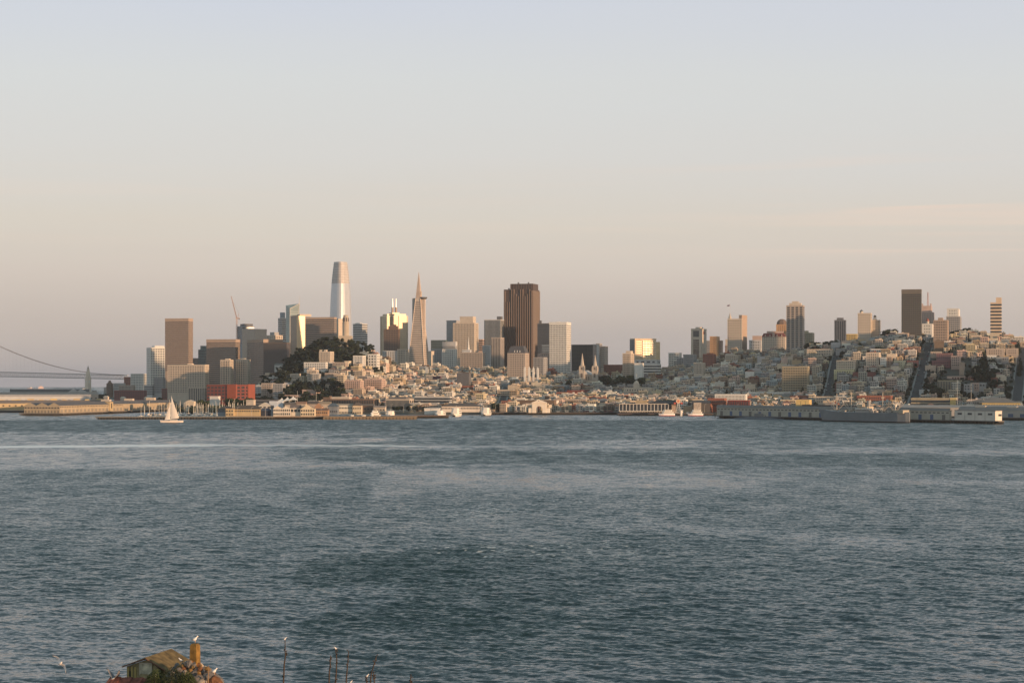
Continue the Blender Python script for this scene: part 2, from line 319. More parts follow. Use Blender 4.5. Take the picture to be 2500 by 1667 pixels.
# ------------------------------------------------ generic multi-storey building
GLASS = lambda: M('window_glass', (.035, .045, .055), .22, 0, var=.35, scale=.25, spec=.6)
def solve(pl, pc, pr, d, th, Ddef=22., Wdef=22.):
    x0 = (pc-CX)/F*d; kl = (pl-CX)/F; kr = (pr-CX)/F; c, s = cos(th), sin(th)
    W_ = (x0-kl*d)/(c-kl*s) if pl < pc else Wdef
    den = (-s-kr*c)
    D_ = (kr*d-x0)/den if (pr > pc and abs(den) > .02) else Ddef
    return x0, max(W_, 2), (max(D_, 2) if D_ > 0 else Ddef)
WALLS = dict(brown=(.20,.135,.10), tan=(.40,.30,.235), cream=(.57,.48,.39), white=(.70,.67,.62), grey=(.36,.35,.35), dgrey=(.13,.13,.14), black=(.035,.04,.045),
    pink=(.52,.38,.32), orange=(.55,.33,.18), beige=(.46,.38,.32), teal=(.10,.15,.155), brick=(.30,.12,.085), red=(.19,.055,.045), olive=(.22,.20,.14), yellow=(.62,.46,.20), lgrey=(.52,.51,.50), bluegrey=(.25,.29,.33), khaki=(.36,.31,.22))
def band_mesh(W_, D_, z0, z1, mat, pr=.18):
    return MB().box(-W_-pr, pr, -pr, D_+pr, z0, z1).mesh('window_band', mat)
def facade_grid(root, W_, D_, lo, top, fh, wh, nf, ns, fill, gm, wm):
    # strip of glass on every storey, broken into windows by full-height piers
    me = band_mesh(W_, D_, -fh*wh, 0, gm, .12)
    z = top-.2*fh
    while z > lo+fh: link('window_band', me, root, (0, 0, z)); z -= fh
    p = W_/nf; g = p*(1-fill)
    me = MB().box(-g/2, g/2, -.3, .05, lo, top+.3).mesh('pier', wm)
    for j in range(nf+1): link('pier', me, root, (min(max(-W_+j*p, -W_+g/2), -g/2), 0, 0))
    if ns:
        p = D_/ns; g = p*(1-fill); me = MB().box(-.05, .3, -g/2, g/2, lo, top+.3).mesh('pier', wm)
        for j in range(ns+1): link('pier', me, root, (0, min(max(j*p, g/2), D_-g/2), 0))
def tower(label, cat, pl, pc, pr, yt, d, wall='grey', style='rows', fh=3.7, nf=8, ns=4, fill=.6, wh=.5, th=-16, win=None, tops=(), yb=None, par=1.2, group=None, name='tower', Ddef=22, Wdef=22, rough=.75, metal=0., skip=2, zb=None, indiv=False):
    t = R(th)
    if zb is None and yb and (d < 2850 or label.startswith('yellow flat')):     # stand the block on the slope where its foot shows
        dd = np.arange(max(d-150, 2300), d+340, 5.); gy = EY-(gz(X_(pc, dd), dd)-H)*F/dd; d = float(dd[np.argmin(np.abs(gy-yb-3)+np.abs(dd-d)*.004)])
    x0, W_, D_ = solve(pl, pc, pr, d, t, Ddef, Wdef)
    if zb is None:
        cxm = x0-cos(t)*W_/2-sin(t)*D_/2; cym = d-sin(t)*W_/2+cos(t)*D_/2
        zb = min(G(x0, d), G(x0-cos(t)*W_, d-sin(t)*W_), G(cxm, cym)); zb = max(zb, 2)-1.5
    zt = Z_(yt, d); hh = zt-zb
    root = empty(name, (x0, d, zb), t, label, cat, group)
    wc = WALLS[wall] if isinstance(wall, str) else wall
    wm = PM(wc, rough, metal); gm = win if win else GLASS()
    b = MB().box(-W_, 0, 0, D_, 0, hh-par)
    b.build('wall', wm, root)
    if par > 0: # parapet ring
        q = MB(); e = .5
        q.box(-W_-.25, .25, -.25, e, hh-par, hh); q.box(-W_-.25, .25, D_-e, D_+.25, hh-par, hh); q.box(-W_-.25, -W_+e, e, D_-e, hh-par, hh); q.box(-e, .25, e, D_-e, hh-par, hh)
        q.build('parapet', wm, root)
    n = int((hh-par-1)/fh); top = hh-par-.6
    zv = Z_(yb, d)-zb if yb else 0   # storeys hidden behind the houses in front get none
    lo = max(skip*fh*.5, zv-3*fh)
    if style == 'bands':
        me = band_mesh(W_, D_, -fh*wh, 0, gm)
        z = top-.15*fh
        while z > lo+fh: link('window_band', me, root, (0, 0, z)); z -= fh
    elif style == 'rows':
        facade_grid(root, W_, D_, lo, top, fh, wh, nf, ns, fill, gm, wm)
    elif style == 'grid':  # single windows near the top, the remainder as one mesh
        p = W_/nf; wmw = MB().box(-p*fill/2, p*fill/2, -.15, .1, -fh*wh, 0).mesh('window', gm)
        ps = D_/ns; wsm = MB().box(-.1, .15, -ps*fill/2, ps*fill/2, -fh*wh, 0).mesh('window', gm)
        z = top-.2*fh; cnt = 0; rest = MB()
        while z > lo+fh:
            for j in range(nf):
                x = -W_+(j+.5)*p
                if cnt < 95: link('window', wmw, root, (x, 0, z))
                else: rest.box(x-p*fill/2, x+p*fill/2, -.15, .1, z-fh*wh, z)
                cnt += 1
            for j in range(ns):
                y = (j+.5)*ps
                if cnt < 95: link('window', wsm, root, (0, y, z))
                else: rest.box(-.1, .15, y-ps*fill/2, y+ps*fill/2, z-fh*wh, z)
                cnt += 1
            z -= fh
        if rest.v: tag(rest.build('window', gm, root), kind='stuff')
    elif style in ('cols', 'both'):
        h0 = lo; p = W_/nf
        me = MB().box(-p*fill/2, p*fill/2, -.2, .1, h0, top).mesh('window_column', gm)
        for j in range(nf): link('window_column', me, root, (-W_+(j+.5)*p, 0, 0))
        if ns:
            ps = D_/ns; me2 = MB().box(-.1, .2, -ps*fill/2, ps*fill/2, h0, top).mesh('window_column', gm)
            for j in range(ns): link('window_column', me2, root, (0, (j+.5)*ps, 0))
        if style == 'both':
            me = MB().box(-W_-.4, .4, -.4, D_+.4, -fh*.3, 0).mesh('floor_slab', wm)
            z = top
            while z > lo+fh: link('floor_slab', me, root, (0, 0, z)); z -= fh
    elif style == 'balcony':
        facade_grid(root, W_, D_, lo, top, fh, wh, nf, ns, fill, gm, wm)
        ms = MB().box(-W_+.8, -.8, -1.5, -.2, -fh*.95, -fh*.66).mesh('balcony', wm)
        z = top-.2*fh
        while z > lo+fh: link('balcony', ms, root, (0, 0, z)); z -= fh
    for tp in tops:
        nm, a, b_, c_, e_, z0, z1 = tp[:7]; col = tp[7] if len(tp) > 7 else None
        m_ = PM(WALLS[col] if isinstance(col, str) else col) if col else wm
        MB().box(-W_+a*W_, -W_+b_*W_, c_*D_, e_*D_, hh-par+z0, hh-par+z1).build(nm, m_, root)
    return root, W_, D_, hh
PH = ('penthouse', .3, .7, .3, .7, .01, 4.5)
def ph(a=.25, b=.75, h=5, col=None, c=.25, e=.75): return ('penthouse', a, b, c, e, .01, h)+((col,) if col else ())
gold = M('gold_lit_cladding', (.62, .52, .38), .38, .55, var=.10, scale=.05)
mirror = M('mirror_glass', (.34, .37, .40), .28, .75, var=.15, scale=.05)
def T_(*a, **k): return tower(*a, **k)
TW = [
 # far left cluster
 ('dark capped hotel with pale gridded lower half, leftmost tower of the skyline','tower',(319,350,358,912,4300),dict(wall='white',nf=8,ns=3,th=-16,fh=4,yb=948,par=.6)),
 ('slim pale office tower with dark window grid, left of the tall banded brown tower','tower',(358,367,414,848,4000),dict(wall='white',nf=3,ns=8,th=-70,fill=.62,fh=5.2,wh=.55,yb=945,tops=[ph(.1,.9,5)])),
 ('low dark office block right behind the tall banded brown tower','office block',(470,490,497,874,4300),dict(wall='dgrey',style='bands',yb=890)),
 ('dark green glass tower between the two leftmost banded brown blocks','tower',(484,500,508,853,4250),dict(wall='teal',style='bands',yb=890,tops=[ph(.2,.9,10,'teal')])),
 ('tall brown tower with thin horizontal bands, tallest left of the crane','tower',(403,460,471,777,3700),dict(wall='tan',style='bands',fh=4.1,wh=.45,yb=895,par=6,th=-16,tops=[ph(.3,.9,2)])),
 ('wide brown horizontally banded office block left of the crane','office block',(504,575,586,828,3700),dict(wall='tan',style='bands',fh=4.1,wh=.48,yb=930,par=6,tops=[ph(.3,.8,2)])),
 ('pale checkered apartment slab standing in front of the tall banded brown tower','apartment block',(409,500,510,890,3000),dict(wall='cream',style='rows',fh=3.0,nf=22,ns=4,fill=.5,wh=.55,yb=950,tops=[('stair_head',.5,.62,.3,.8,.01,3)])),
 ('pale apartment tower with balcony columns, left of a pair before the banded block','apartment block',(538,562,570,878,3000),dict(wall='cream',style='balcony',fh=3.0,nf=4,ns=3,yb=930,tops=[ph(.4,.8,3)])),
 ('pale apartment tower with balcony columns, right of a pair before the banded block','apartment block',(576,604,611,877,3010),dict(wall='cream',style='balcony',fh=3.0,nf=5,ns=3,yb=930,tops=[ph(.3,.7,3)])),
 ('blue banded tower under construction with open dark top, beside the crane','tower',(579,592,620,796,4350),dict(wall='bluegrey',style='bands',fh=5.4,th=-62,yb=830,tops=[('top_screen',.15,.9,.2,.95,.01,7,'dgrey')])),
 ('plain beige office tower with grey left face, right of the crane','tower',(591,623,651,803,4000),dict(wall='beige',style='none',th=-45,yb=850,par=7,tops=[('water_tank',.55,.75,.4,.6,.01,6,'dgrey')])),
 ('small stepped pale office top just right of the plain beige tower','office block',(650,668,690,818,4100),dict(wall='cream',style='rows',nf=4,ns=4,yb=830,th=-40,tops=[ph(.2,.8,8,'grey')])),
 ('brown banded office block with lit front, left of the dark brown block','office block',(603,643,690,828,3700),dict(wall='tan',style='bands',fh=4.1,wh=.48,yb=930,par=6,th=-55)),
 ('wide dark brown office block at the left foot of the wooded hill','office block',(643,700,709,836,3600),dict(wall=(.13,.10,.085),style='cols',nf=26,ns=3,fill=.4,yb=920,par=2)),
 ('slim stepped glass tower with orange lit bands, left of the slanted glass tower','tower',(679,688,698,776,4200),dict(wall='lgrey',style='bands',fh=4.4,th=-50,yb=850,win=None,tops=[('upper_stage',.4,1,.1,.8,-.01,14,'bluegrey')])),
 ('broad brown banded office block behind the hilltop trees, left of the round stone tower','office block',(744,816,822,774,3880),dict(wall='tan',style='bands',fh=4.1,wh=.5,yb=845,par=4,tops=[ph(.1,.6,2)])),
 ('plain pale tan slab with a dark sign slot directly behind the round stone tower','office block',(818,826,846,778,3950),dict(wall='cream',style='none',th=-45,yb=830,tops=[('sign_slot',.2,.5,-.02,.0,-9,-6,'dgrey')])),
 ('dark low office block peeking between the round stone tower and the grey office tower','office block',(820,850,862,832,4100),dict(wall='dgrey',style='bands',yb=845)),
 ('pale grey office tower with banded right face, right of the round stone tower','office block',(862,884,897,790,4000),dict(wall='lgrey',style='bands',fh=5,wh=.4,th=-40,yb=830,tops=[ph(.1,.6,3)])),
 ('long pale low block at the foot of the gold twin-mast tower','office block',(934,968,982,856,3450),dict(wall='lgrey',style='rows',nf=6,ns=2,yb=880,th=-10)),
 ('small pale gridded block between the gold twin-mast tower and the pyramid','office block',(970,990,998,852,3400),dict(wall='cream',style='rows',nf=5,ns=2,fh=3.4,yb=880)),
 ('dark brown gridded tower standing in front of the gold twin-mast tower','tower',(937,973,976,803,3550),dict(wall='brown',style='rows',nf=9,ns=2,fh=3.7,yb=860,tops=[('crown',.3,.92,.1,.8,-.01,7),('crown',.45,.8,.2,.7,7,10)])),
 ('slim lit cream block just right of the pyramid base','office block',(1046,1053,1060,857,3300),dict(wall='cream',style='none',yb=890,th=-45)),
 # centre
 ('dark green glass low office right of the pyramid','office block',(1052,1088,1092,830,3600),dict(wall='teal',style='bands',yb=880)),
 ('grey concrete office block left of the white gridded low tower','office block',(1054,1078,1084,852,3350),dict(wall='grey',style='rows',nf=6,ns=2,yb=890)),
 ('plain light grey block with arcade slots on top, right of the dark green office','office block',(1080,1112,1116,834,3500),dict(wall='lgrey',style='cols',nf=12,ns=2,fill=.35,yb=860,par=8)),
 ('white gridded low tower with stepped left shoulder below the light grey block','office block',(1080,1112,1116,852,3300),dict(wall='white',style='rows',nf=7,ns=2,fh=3.8,fill=.55,yb=905)),
 ('plain grey slab forming the left flank of the cream stepped tower','tower',(1090,1112,1128,782,3650),dict(wall='grey',style='none',th=-20,yb=860,par=1)),
 ('cream stepped tower with dark window grid, between the pyramid and the dark striped tower','tower',(1106,1158,1168,788,3600),dict(wall='cream',style='rows',nf=14,ns=3,fh=3.9,fill=.6,wh=.42,yb=865,tops=[('upper_stage',.3,.92,.1,.8,-.01,14),('top_window',.36,.41,.085,.1,-1,-9,'dgrey'),('top_window',.45,.5,.085,.1,-1,-9,'dgrey'),('top_window',.54,.59,.085,.1,-1,-9,'dgrey'),('top_window',.63,.68,.085,.1,-1,-9,'dgrey')])),
 ('wide beige hotel with dark window bands and a small spire on its roof','hotel',(1124,1178,1184,860,3250),dict(wall='beige',style='rows',nf=14,ns=2,fh=3.6,fill=.66,yb=890,tops=[('upper_stage',.05,.42,.2,.8,-.01,6,'lgrey')])),
 ('small pinkish banded block right behind the cream stepped tower','office block',(1168,1178,1182,828,3700),dict(wall='pink',style='bands',yb=845)),
 ('pale grey mid-rise between the beige hotel and the slim beige tower','office block',(1178,1196,1202,843,3400),dict(wall='lgrey',style='rows',nf=6,ns=2,yb=890)),
 ('dark tower with thin pale vertical stripes, left of the tall dark brown tower','tower',(1182,1222,1232,780,3750),dict(wall='lgrey',style='cols',nf=14,ns=4,fill=.58,yb=860,tops=[('roof_plant',.7,.95,.3,.7,.01,8,'dgrey')])),
 ('slim beige tower with lit right face, in front of the dark striped tower','tower',(1199,1222,1231,824,3300),dict(wall='beige',style='cols',nf=6,ns=3,fill=.35,yb=900)),
 ('brown mansard topped block at the base of the tall dark brown tower','apartment block',(1239,1282,1291,862,3000),dict(wall='beige',style='rows',nf=10,ns=3,fh=3.6,fill=.5,yb=910)),
 ('grey gridded block between the mansard block and the white gridded tower','apartment block',(1302,1327,1336,872,3050),dict(wall='grey',style='rows',nf=7,ns=2,fh=3.2,yb=910)),
 ('pinkish slab behind the grey gridded block left of the white gridded tower','apartment block',(1318,1336,1341,862,3200),dict(wall='pink',style='rows',nf=4,ns=2,yb=890)),
 ('dark grey striped tower tucked behind the white gridded tower','tower',(1312,1341,1345,789,3700),dict(wall='dgrey',style='cols',nf=12,ns=2,fill=.5,yb=850,tops=[('roof_plant',.1,.3,.2,.5,.01,7)])),
 ('small green-glass office below the dark grey striped tower','office block',(1323,1341,1346,842,3500),dict(wall='bluegrey',style='bands',yb=870)),
 ('white gridded tower with square dark windows in the middle of the skyline','tower',(1341,1383,1394,786,3150),dict(wall='white',style='grid',nf=11,ns=6,fh=3.75,fill=.5,wh=.5,yb=908,par=4,tops=[('roof_plant',.35,.5,.2,.5,.01,5),('roof_plant',.75,.85,.2,.5,.01,4)])),
 ('square black glass office block right of the white gridded tower','office block',(1395,1447,1456,841,3250),dict(wall='black',style='rows',nf=12,ns=1,fh=7.2,fill=.88,wh=.8,yb=915,par=2,rough=.35,win=M('dark_tint',(.05,.055,.055),.3,0))),
 ('plain grey concrete flank block touching the black glass office','office block',(1448,1457,1462,840,3350),dict(wall='lgrey',style='none',yb=900)),
 ('grey window-gridded tower right of the black glass office','tower',(1455,1464,1470,838,3500),dict(wall='grey',style='rows',nf=4,ns=2,yb=890)),
 ('stepped beige tower right of the black glass office, rightmost of that cluster','tower',(1466,1476,1484,845,3500),dict(wall='beige',style='rows',nf=5,ns=4,yb=890)),
 ('dark brick low blocks between the church and the gold slab','apartment block',(1474,1515,1522,890,3300),dict(wall='brick',style='rows',nf=14,ns=2,yb=908)),
 ('slim cream apartment tower with dark windows, left of the gold slab','apartment block',(1520,1540,1548,862,3000),dict(wall='cream',style='balcony',nf=6,ns=3,fh=3.1,yb=908,tops=[('penthouse',.35,.95,.1,.8,-.01,5)])),
 ('white curved hospital block below the gold slab','hospital',(1548,1604,1612,878,3150),dict(wall='lgrey',style='rows',nf=4,ns=2,fh=5,yb=900)),
 ('white block with four brown window bands below the gold slab','hospital',(1570,1608,1614,889,3000),dict(wall='white',style='bands',fh=4.5,yb=908)),
 ('white windowless wing left of the block with brown window bands','hospital',(1549,1568,1572,886,2960),dict(wall='white',style='none',yb=908)),
 ('small white gridded slab standing alone right of the gold slab','office block',(1632,1660,1664,861,3300),dict(wall='white',style='rows',nf=7,ns=1,fh=4,yb=888)),
 ('low dark red fronted block below the small white gridded slab','apartment block',(1652,1672,1678,873,3150),dict(wall='grey',style='rows',nf=5,ns=2,yb=892)),
 ('grey concrete apartment block left of the notched beige tower','apartment block',(1668,1692,1700,865,3100),dict(wall='grey',style='rows',nf=8,ns=2,fh=3.2,yb=895)),
 ('brown brick apartment block below the stepped orange tower','apartment block',(1716,1742,1748,864,3000),dict(wall='brick',style='rows',nf=8,ns=2,fh=3.2,yb=890,tops=[ph(.3,.8,3)])),
 ('cream mid-rise left of the brick block below the notched beige tower','apartment block',(1694,1716,1722,885,2880),dict(wall='cream',style='rows',nf=6,ns=2,fh=3.2,yb=900)),
 ('dark grey flank tower left half behind the stepped orange tower','tower',(1724,1738,1744,831,3600),dict(wall='grey',style='rows',nf=5,ns=2,yb=870)),
 ('stepped orange lit tower with rounded front, left of the flagged hotel tower','tower',(1733,1750,1757,821,3500),dict(wall='orange',style='rows',nf=5,ns=4,yb=870,fill=.5)),
 ('dark right shoulder block of the stepped orange tower','tower',(1752,1762,1765,831,3520),dict(wall='pink',style='rows',nf=4,ns=2,yb=870)),
 ('slim pink balcony tower hugging the flagged hotel tower on its left','apartment block',(1770,1776,1780,842,3400),dict(wall='pink',style='bands',yb=866,tops=[('upper_stage',.1,.9,.1,.9,-.01,12,'cream')])),
 ('tall cream hotel tower with regular windows and a flag above its left turret','hotel',(1776,1811,1812,778,3250),dict(wall='cream',style='grid',nf=6,ns=1,fh=4.4,fill=.5,wh=.42,yb=870,Ddef=25)),
 ('plain grey-tan slab standing against the right side of the flagged hotel tower','hotel',(1804,1811,1824,769,3265),dict(wall='tan',style='none',yb=870,th=-30)),
 ('white low hillside apartment block below the flagged hotel tower','apartment block',(1770,1800,1808,866,3000),dict(wall='cream',style='rows',nf=6,ns=3,fh=3.2,yb=882)),
 ('grey classical block with tall arched lower windows, right of the flagged hotel tower','hotel',(1829,1858,1862,830,3250),dict(wall='lgrey',style='rows',nf=7,ns=1,fh=5,fill=.42,yb=866,tops=[('cornice',-.03,1.03,-.03,1.02,-.6,.3),('upper_stage',.25,1.0,.2,.8,.31,9,'pink')])),
 ('cream hotel with red mansard roof left of the tall balconied tower','hotel',(1860,1917,1919,822,3150),dict(wall='cream',style='rows',nf=13,ns=2,fh=3.9,fill=.4,wh=.4,yb=866,par=.1)),
 ('tall apartment tower with columns of dark balconies, before the red-roofed hotel','apartment block',(1920,1961,1964,745,2980),dict(wall='beige',style='both',nf=4,ns=4,fh=3.6,fill=.62,yb=865,Ddef=26,tops=[('roof_crown',.15,.85,.15,.85,.01,5,'cream'),('roof_crown',.3,.7,.3,.7,5.01,8,'cream')])),
 ('brown stepped block right of the tall balconied tower','apartment block',(1958,1983,1988,812,3250),dict(wall='khaki',style='rows',nf=5,ns=2,yb=860,tops=[ph(.1,.5,5)])),
 ('grey-brown low shoulder block stepping down behind the long cream school block','apartment block',(1975,1995,1998,838,3300),dict(wall='khaki',style='rows',nf=5,ns=2,yb=860)),
 ('low white podium with dark bands under the tall balconied tower','apartment block',(1906,1966,1970,862,2900),dict(wall='white',style='bands',fh=5.5,wh=.55,yb=878,par=1)),
 ('long cream three-row block left of the top of the left steep street','apartment block',(1970,2031,2036,852,2760),dict(wall='cream',style='rows',nf=15,ns=2,fh=4,fill=.45,yb=870,Ddef=18)),
 ('brown and pink balconied tower left of the cream twin-topped block','apartment block',(2037,2063,2066,781,2950),dict(wall='pink',style='cols',nf=6,ns=2,fill=.42,yb=846,tops=[('upper_stage',.2,.78,.2,.8,.0,5)],Ddef=20)),
 ('orange lit small block between the pink balconied tower and the cream twin-topped block','apartment block',(2064,2092,2096,815,3150),dict(wall='yellow',style='rows',nf=7,ns=2,yb=830)),
 ('left half of a cream twin-topped tower, the taller half with a corner turret','apartment block',(2094,2126,2129,764,2900),dict(wall='cream',style='grid',nf=6,ns=1,fh=4.1,fill=.34,wh=.38,yb=845,Ddef=18)),
 ('right half of a cream twin-topped tower, the shorter half with a small dark cupola','apartment block',(2125,2147,2150,781,2915),dict(wall='cream',style='grid',nf=4,ns=1,fh=4.1,fill=.38,wh=.38,yb=835,Ddef=18,tops=[('upper_stage',.25,.65,.2,.6,0,3.5)])),
 ('tall black glass apartment tower with thin pale floor lines, right side of the skyline','tower',(2201,2249,2250,706,2880),dict(wall=(.16,.14,.12),style='both',nf=9,ns=3,fh=3.4,fill=.80,yb=830,par=6,Ddef=20,win=M('dark_tint',(.05,.055,.055),.3,0))),
 ('beige setback tower with a lattice mast right of the black glass tower','tower',(2247,2278,2281,762,3250),dict(wall='pink',style='rows',nf=8,ns=2,fh=3.6,fill=.35,yb=830,tops=[('upper_stage',.1,.85,.1,.8,-.01,13),('pinnacle',.1,.2,.1,.3,13,17),('pinnacle',.75,.85,.1,.3,13,17)])),
 ('white tower with red cupola just right of the black glass tower','apartment block',(2251,2276,2279,790,3000),dict(wall='white',style='rows',nf=6,ns=2,fh=5,fill=.36,wh=.45,yb=822)),
 ('beige balcony tower at the top of the right steep street','apartment block',(2279,2313,2316,781,2800),dict(wall='tan',style='rows',nf=6,ns=2,fh=3.9,fill=.55,wh=.45,yb=848,tops=[('upper_stage',.3,.65,.2,.7,-.01,5)])),
 ('pale upper tower rising behind the grey stacked tower','tower',(2312,2340,2343,753,3200),dict(wall='white',style='rows',nf=7,ns=2,fh=5,fill=.3,wh=.5,yb=775,tops=[ph(.2,.8,2)])),
 ('grey stacked apartment tower right of the beige balcony tower','apartment block',(2310,2344,2347,772,3050),dict(wall='grey',style='rows',nf=7,ns=2,fh=3.6,fill=.6,yb=815)),
 ('orange striped slim tower, rightmost tall tower of the skyline','tower',(2418,2445,2446,738,2880),dict(wall=(.66,.50,.36),style='bands',fh=5.4,wh=.5,yb=832,Ddef=22,tops=[('roof_slab',.5,1,.1,.9,-.01,9)])),
 # mid-rise blocks on the slopes
 ('grid-fronted dark brown apartment slab standing alone midway up the right slope','apartment block',(1909,1972,1976,894,2560),dict(wall='khaki',style='balcony',nf=15,ns=2,fh=3.4,fill=.6,yb=955,Ddef=16)),
 ('cream apartment block with art deco corner on the wooded hill, below the round stone tower','apartment block',(779,806,815,858,2800),dict(wall='cream',style='rows',nf=7,ns=3,fh=3.3,fill=.5,yb=890,tops=[('stair_head',.0,.15,.1,.5,-.01,4),('stair_head',.4,.6,.1,.5,-.01,4)])),
 ('white long flat house block on the wooded hill left of the art deco block','apartment block',(742,795,800,884,2760),dict(wall='white',style='rows',nf=12,ns=2,fh=3.6,fill=.6,yb=905)),
 ('pale blocky house at the left end of the row on the wooded hill','house',(708,728,734,912,2720),dict(wall='cream',style='rows',nf=4,ns=2,fh=3.2,yb=925,Ddef=12)),
 ('cream corner apartment block below the white long block on the wooded hill','apartment block',(750,772,778,903,2700),dict(wall='cream',style='rows',nf=6,ns=3,fh=3.4,yb=930)),
 ('dark beige apartment block right of the art deco block on the wooded hill','apartment block',(812,843,848,884,2760),dict(wall='beige',style='rows',nf=8,ns=2,fh=3.2,yb=905)),
 ('white flat-topped block on the hill shoulder below the dark trees','apartment block',(862,885,893,868,2900),dict(wall='white',style='rows',nf=6,ns=3,fh=3.2,yb=885)),
 ('large white boxy house on the hill shoulder left of the gold twin-mast tower','house',(898,920,927,864,2920),dict(wall='white',style='rows',nf=3,ns=2,fh=4.5,yb=885)),
 ('long pale brown apartment row midway up the wooded hill','apartment block',(793,835,842,910,2680),dict(wall='beige',style='rows',nf=12,ns=2,fh=3.0,yb=925)),
 ('pink stepped apartment complex low on the hill, left wing','apartment block',(842,880,888,928,2580),dict(wall='pink',style='balcony',nf=8,ns=2,fh=3.0,yb=965,tops=[('roof_unit',.1,.2,.1,.5,0,2.5),('roof_unit',.4,.5,.1,.5,0,2.5),('roof_unit',.7,.8,.1,.5,0,2.5)])),
 ('pink stepped apartment complex low on the hill, right wing','apartment block',(891,932,941,925,2570),dict(wall='pink',style='balcony',nf=9,ns=2,fh=3.0,yb=965,tops=[('roof_unit',.1,.2,.1,.5,0,2.5),('roof_unit',.4,.5,.1,.5,0,2.5),('roof_unit',.7,.8,.1,.5,0,2.5)])),
 ('pink stepped lower terrace row in front of the two pink wings','apartment block',(833,905,914,944,2500),dict(wall='pink',style='balcony',nf=14,ns=2,fh=3.0,yb=965,tops=[('roof_unit',.1,.16,.1,.5,0,2.5),('roof_unit',.35,.42,.1,.5,0,2.5),('roof_unit',.6,.66,.1,.5,0,2.5),('roof_unit',.85,.9,.1,.5,0,2.5)])),
 ('red brick office block with black square windows and an orange stair tower','office block',(505,576,621,939,2480),dict(wall='red',style='grid',nf=8,ns=4,fh=4.6,fill=.62,wh=.55,yb=965,zb=2,tops=[])),
 ('grey-green apartment block right of the red brick office block','apartment block',(622,640,652,940,2500),dict(wall='lgrey',style='rows',nf=5,ns=3,fh=3.1,yb=968)),
 ('beige bay-fronted apartment block second right of the red brick office block','apartment block',(638,664,672,935,2520),dict(wall='beige',style='balcony',nf=6,ns=3,fh=3.1,yb=968)),
 ('shaded grey apartment block against the foot of the wooded hill','apartment block',(666,690,697,936,2540),dict(wall='grey',style='rows',nf=6,ns=3,fh=3.1,yb=968)),
 ('cream apartment row with vertical strips left of the red brick office block','apartment block',(460,500,506,945,2600),dict(wall='cream',style='cols',nf=9,ns=2,fill=.5,yb=965)),
 ('pinkish low brick building at the foot of the wooded hill','office block',(738,770,790,951,2450),dict(wall='pink',style='rows',nf=4,ns=4,fh=5,yb=965)),
 ('low pinkish arcade building left of the flat brown building','office block',(689,735,745,964,2380),dict(wall='pink',style='rows',nf=7,ns=3,fh=5,yb=975)),
 ('red and brown brick warehouse in the middle of the low town','warehouse',(1358,1409,1443,957,2500),dict(wall='brick',style='rows',nf=7,ns=6,fh=4.6,fill=.55,wh=.45,yb=972,par=.8,tops=[('upper_stage',.3,.98,.3,.9,0,3.6,'red')])),
 ('blue-green house block left above the red brick warehouse','apartment block',(1359,1384,1390,940,2650),dict(wall='bluegrey',style='rows',nf=6,ns=2,fh=3.2,yb=955)),
 ('long grey-cream waterfront hotel right behind the ferry arch, left part','hotel',(1352,1430,1438,974,2360),dict(wall='beige',style='rows',nf=18,ns=2,fh=3.4,fill=.6,yb=995)),
 ('long grey-cream waterfront hotel, middle part with one white pier','hotel',(1440,1480,1486,975,2355),dict(wall='grey',style='bands',fh=3.6,yb=995)),
 ('olive low waterfront block left of the glass-fronted restaurant','office block',(1486,1540,1546,976,2360),dict(wall='khaki',style='none',yb=995)),
 ('cream domed building with two window rows and a flagpole, right of the church','school',(1523,1585,1599,946,2520),dict(wall='cream',style='rows',nf=10,ns=3,fh=5,fill=.4,wh=.45,yb=968)),
 ('cream wide apartment block with shops left of the ferry arch','apartment block',(1214,1253,1262,951,2560),dict(wall='cream',style='balcony',nf=9,ns=3,fh=3.2,yb=965)),
 ('brown flat wide building behind the ferry arch','warehouse',(1262,1352,1358,977,2330),dict(wall=(.17,.12,.09),style='none',yb=1000)),
 ('dark maroon block on the low slope below the pyramid','apartment block',(1056,1072,1078,918,2750),dict(wall=(.12,.06,.07),style='none',yb=938)),
 ('black roofed warehouse on the low slope below the beige hotel','warehouse',(1115,1145,1150,910,2850),dict(wall='dgrey',style='none',yb=922)),
 ('brick red apartment block on the low slope below the dark striped tower','apartment block',(1128,1150,1157,942,2600),dict(wall='brick',style='rows',nf=5,ns=2,fh=3.2,yb=955)),
 ('yellow flat building on the low slope below the slim beige tower','apartment block',(1180,1208,1214,900,2950),dict(wall='yellow',style='rows',nf=8,ns=2,fh=3.4,yb=912)),
 ('cream slab with bare side near the church on the low town','apartment block',(1160,1182,1190,945,2620),dict(wall='cream',style='rows',nf=4,ns=2,fh=3.2,yb=962)),
 # right slope blocks
 ('cream block row right of the left steep street, lower left of three','apartment block',(2042,2088,2093,879,2640),dict(wall='cream',style='rows',nf=10,ns=2,fh=3.4,fill=.5,yb=905,Ddef=14)),
 ('cream block row right of the left steep street, pale yellow base','apartment block',(2036,2084,2088,902,2560),dict(wall=(.60,.54,.34),style='rows',nf=8,ns=2,fh=4,fill=.4,yb=912,Ddef=14)),
 ('large cream six-storey block midway between the two steep streets','apartment block',(2114,2146,2150,860,2650),dict(wall='cream',style='rows',nf=6,ns=2,fh=3.6,fill=.45,yb=900,Ddef=16)),
 ('white narrow block between two cream blocks midway between the steep streets','apartment block',(2149,2163,2166,872,2640),dict(wall='white',style='rows',nf=3,ns=1,fh=3.6,fill=.5,yb=898,Ddef=16)),
 ('tan block right of the white narrow block between the steep streets','apartment block',(2163,2176,2179,871,2650),dict(wall='tan',style='rows',nf=3,ns=1,fh=3.6,fill=.45,yb=895,Ddef=16)),
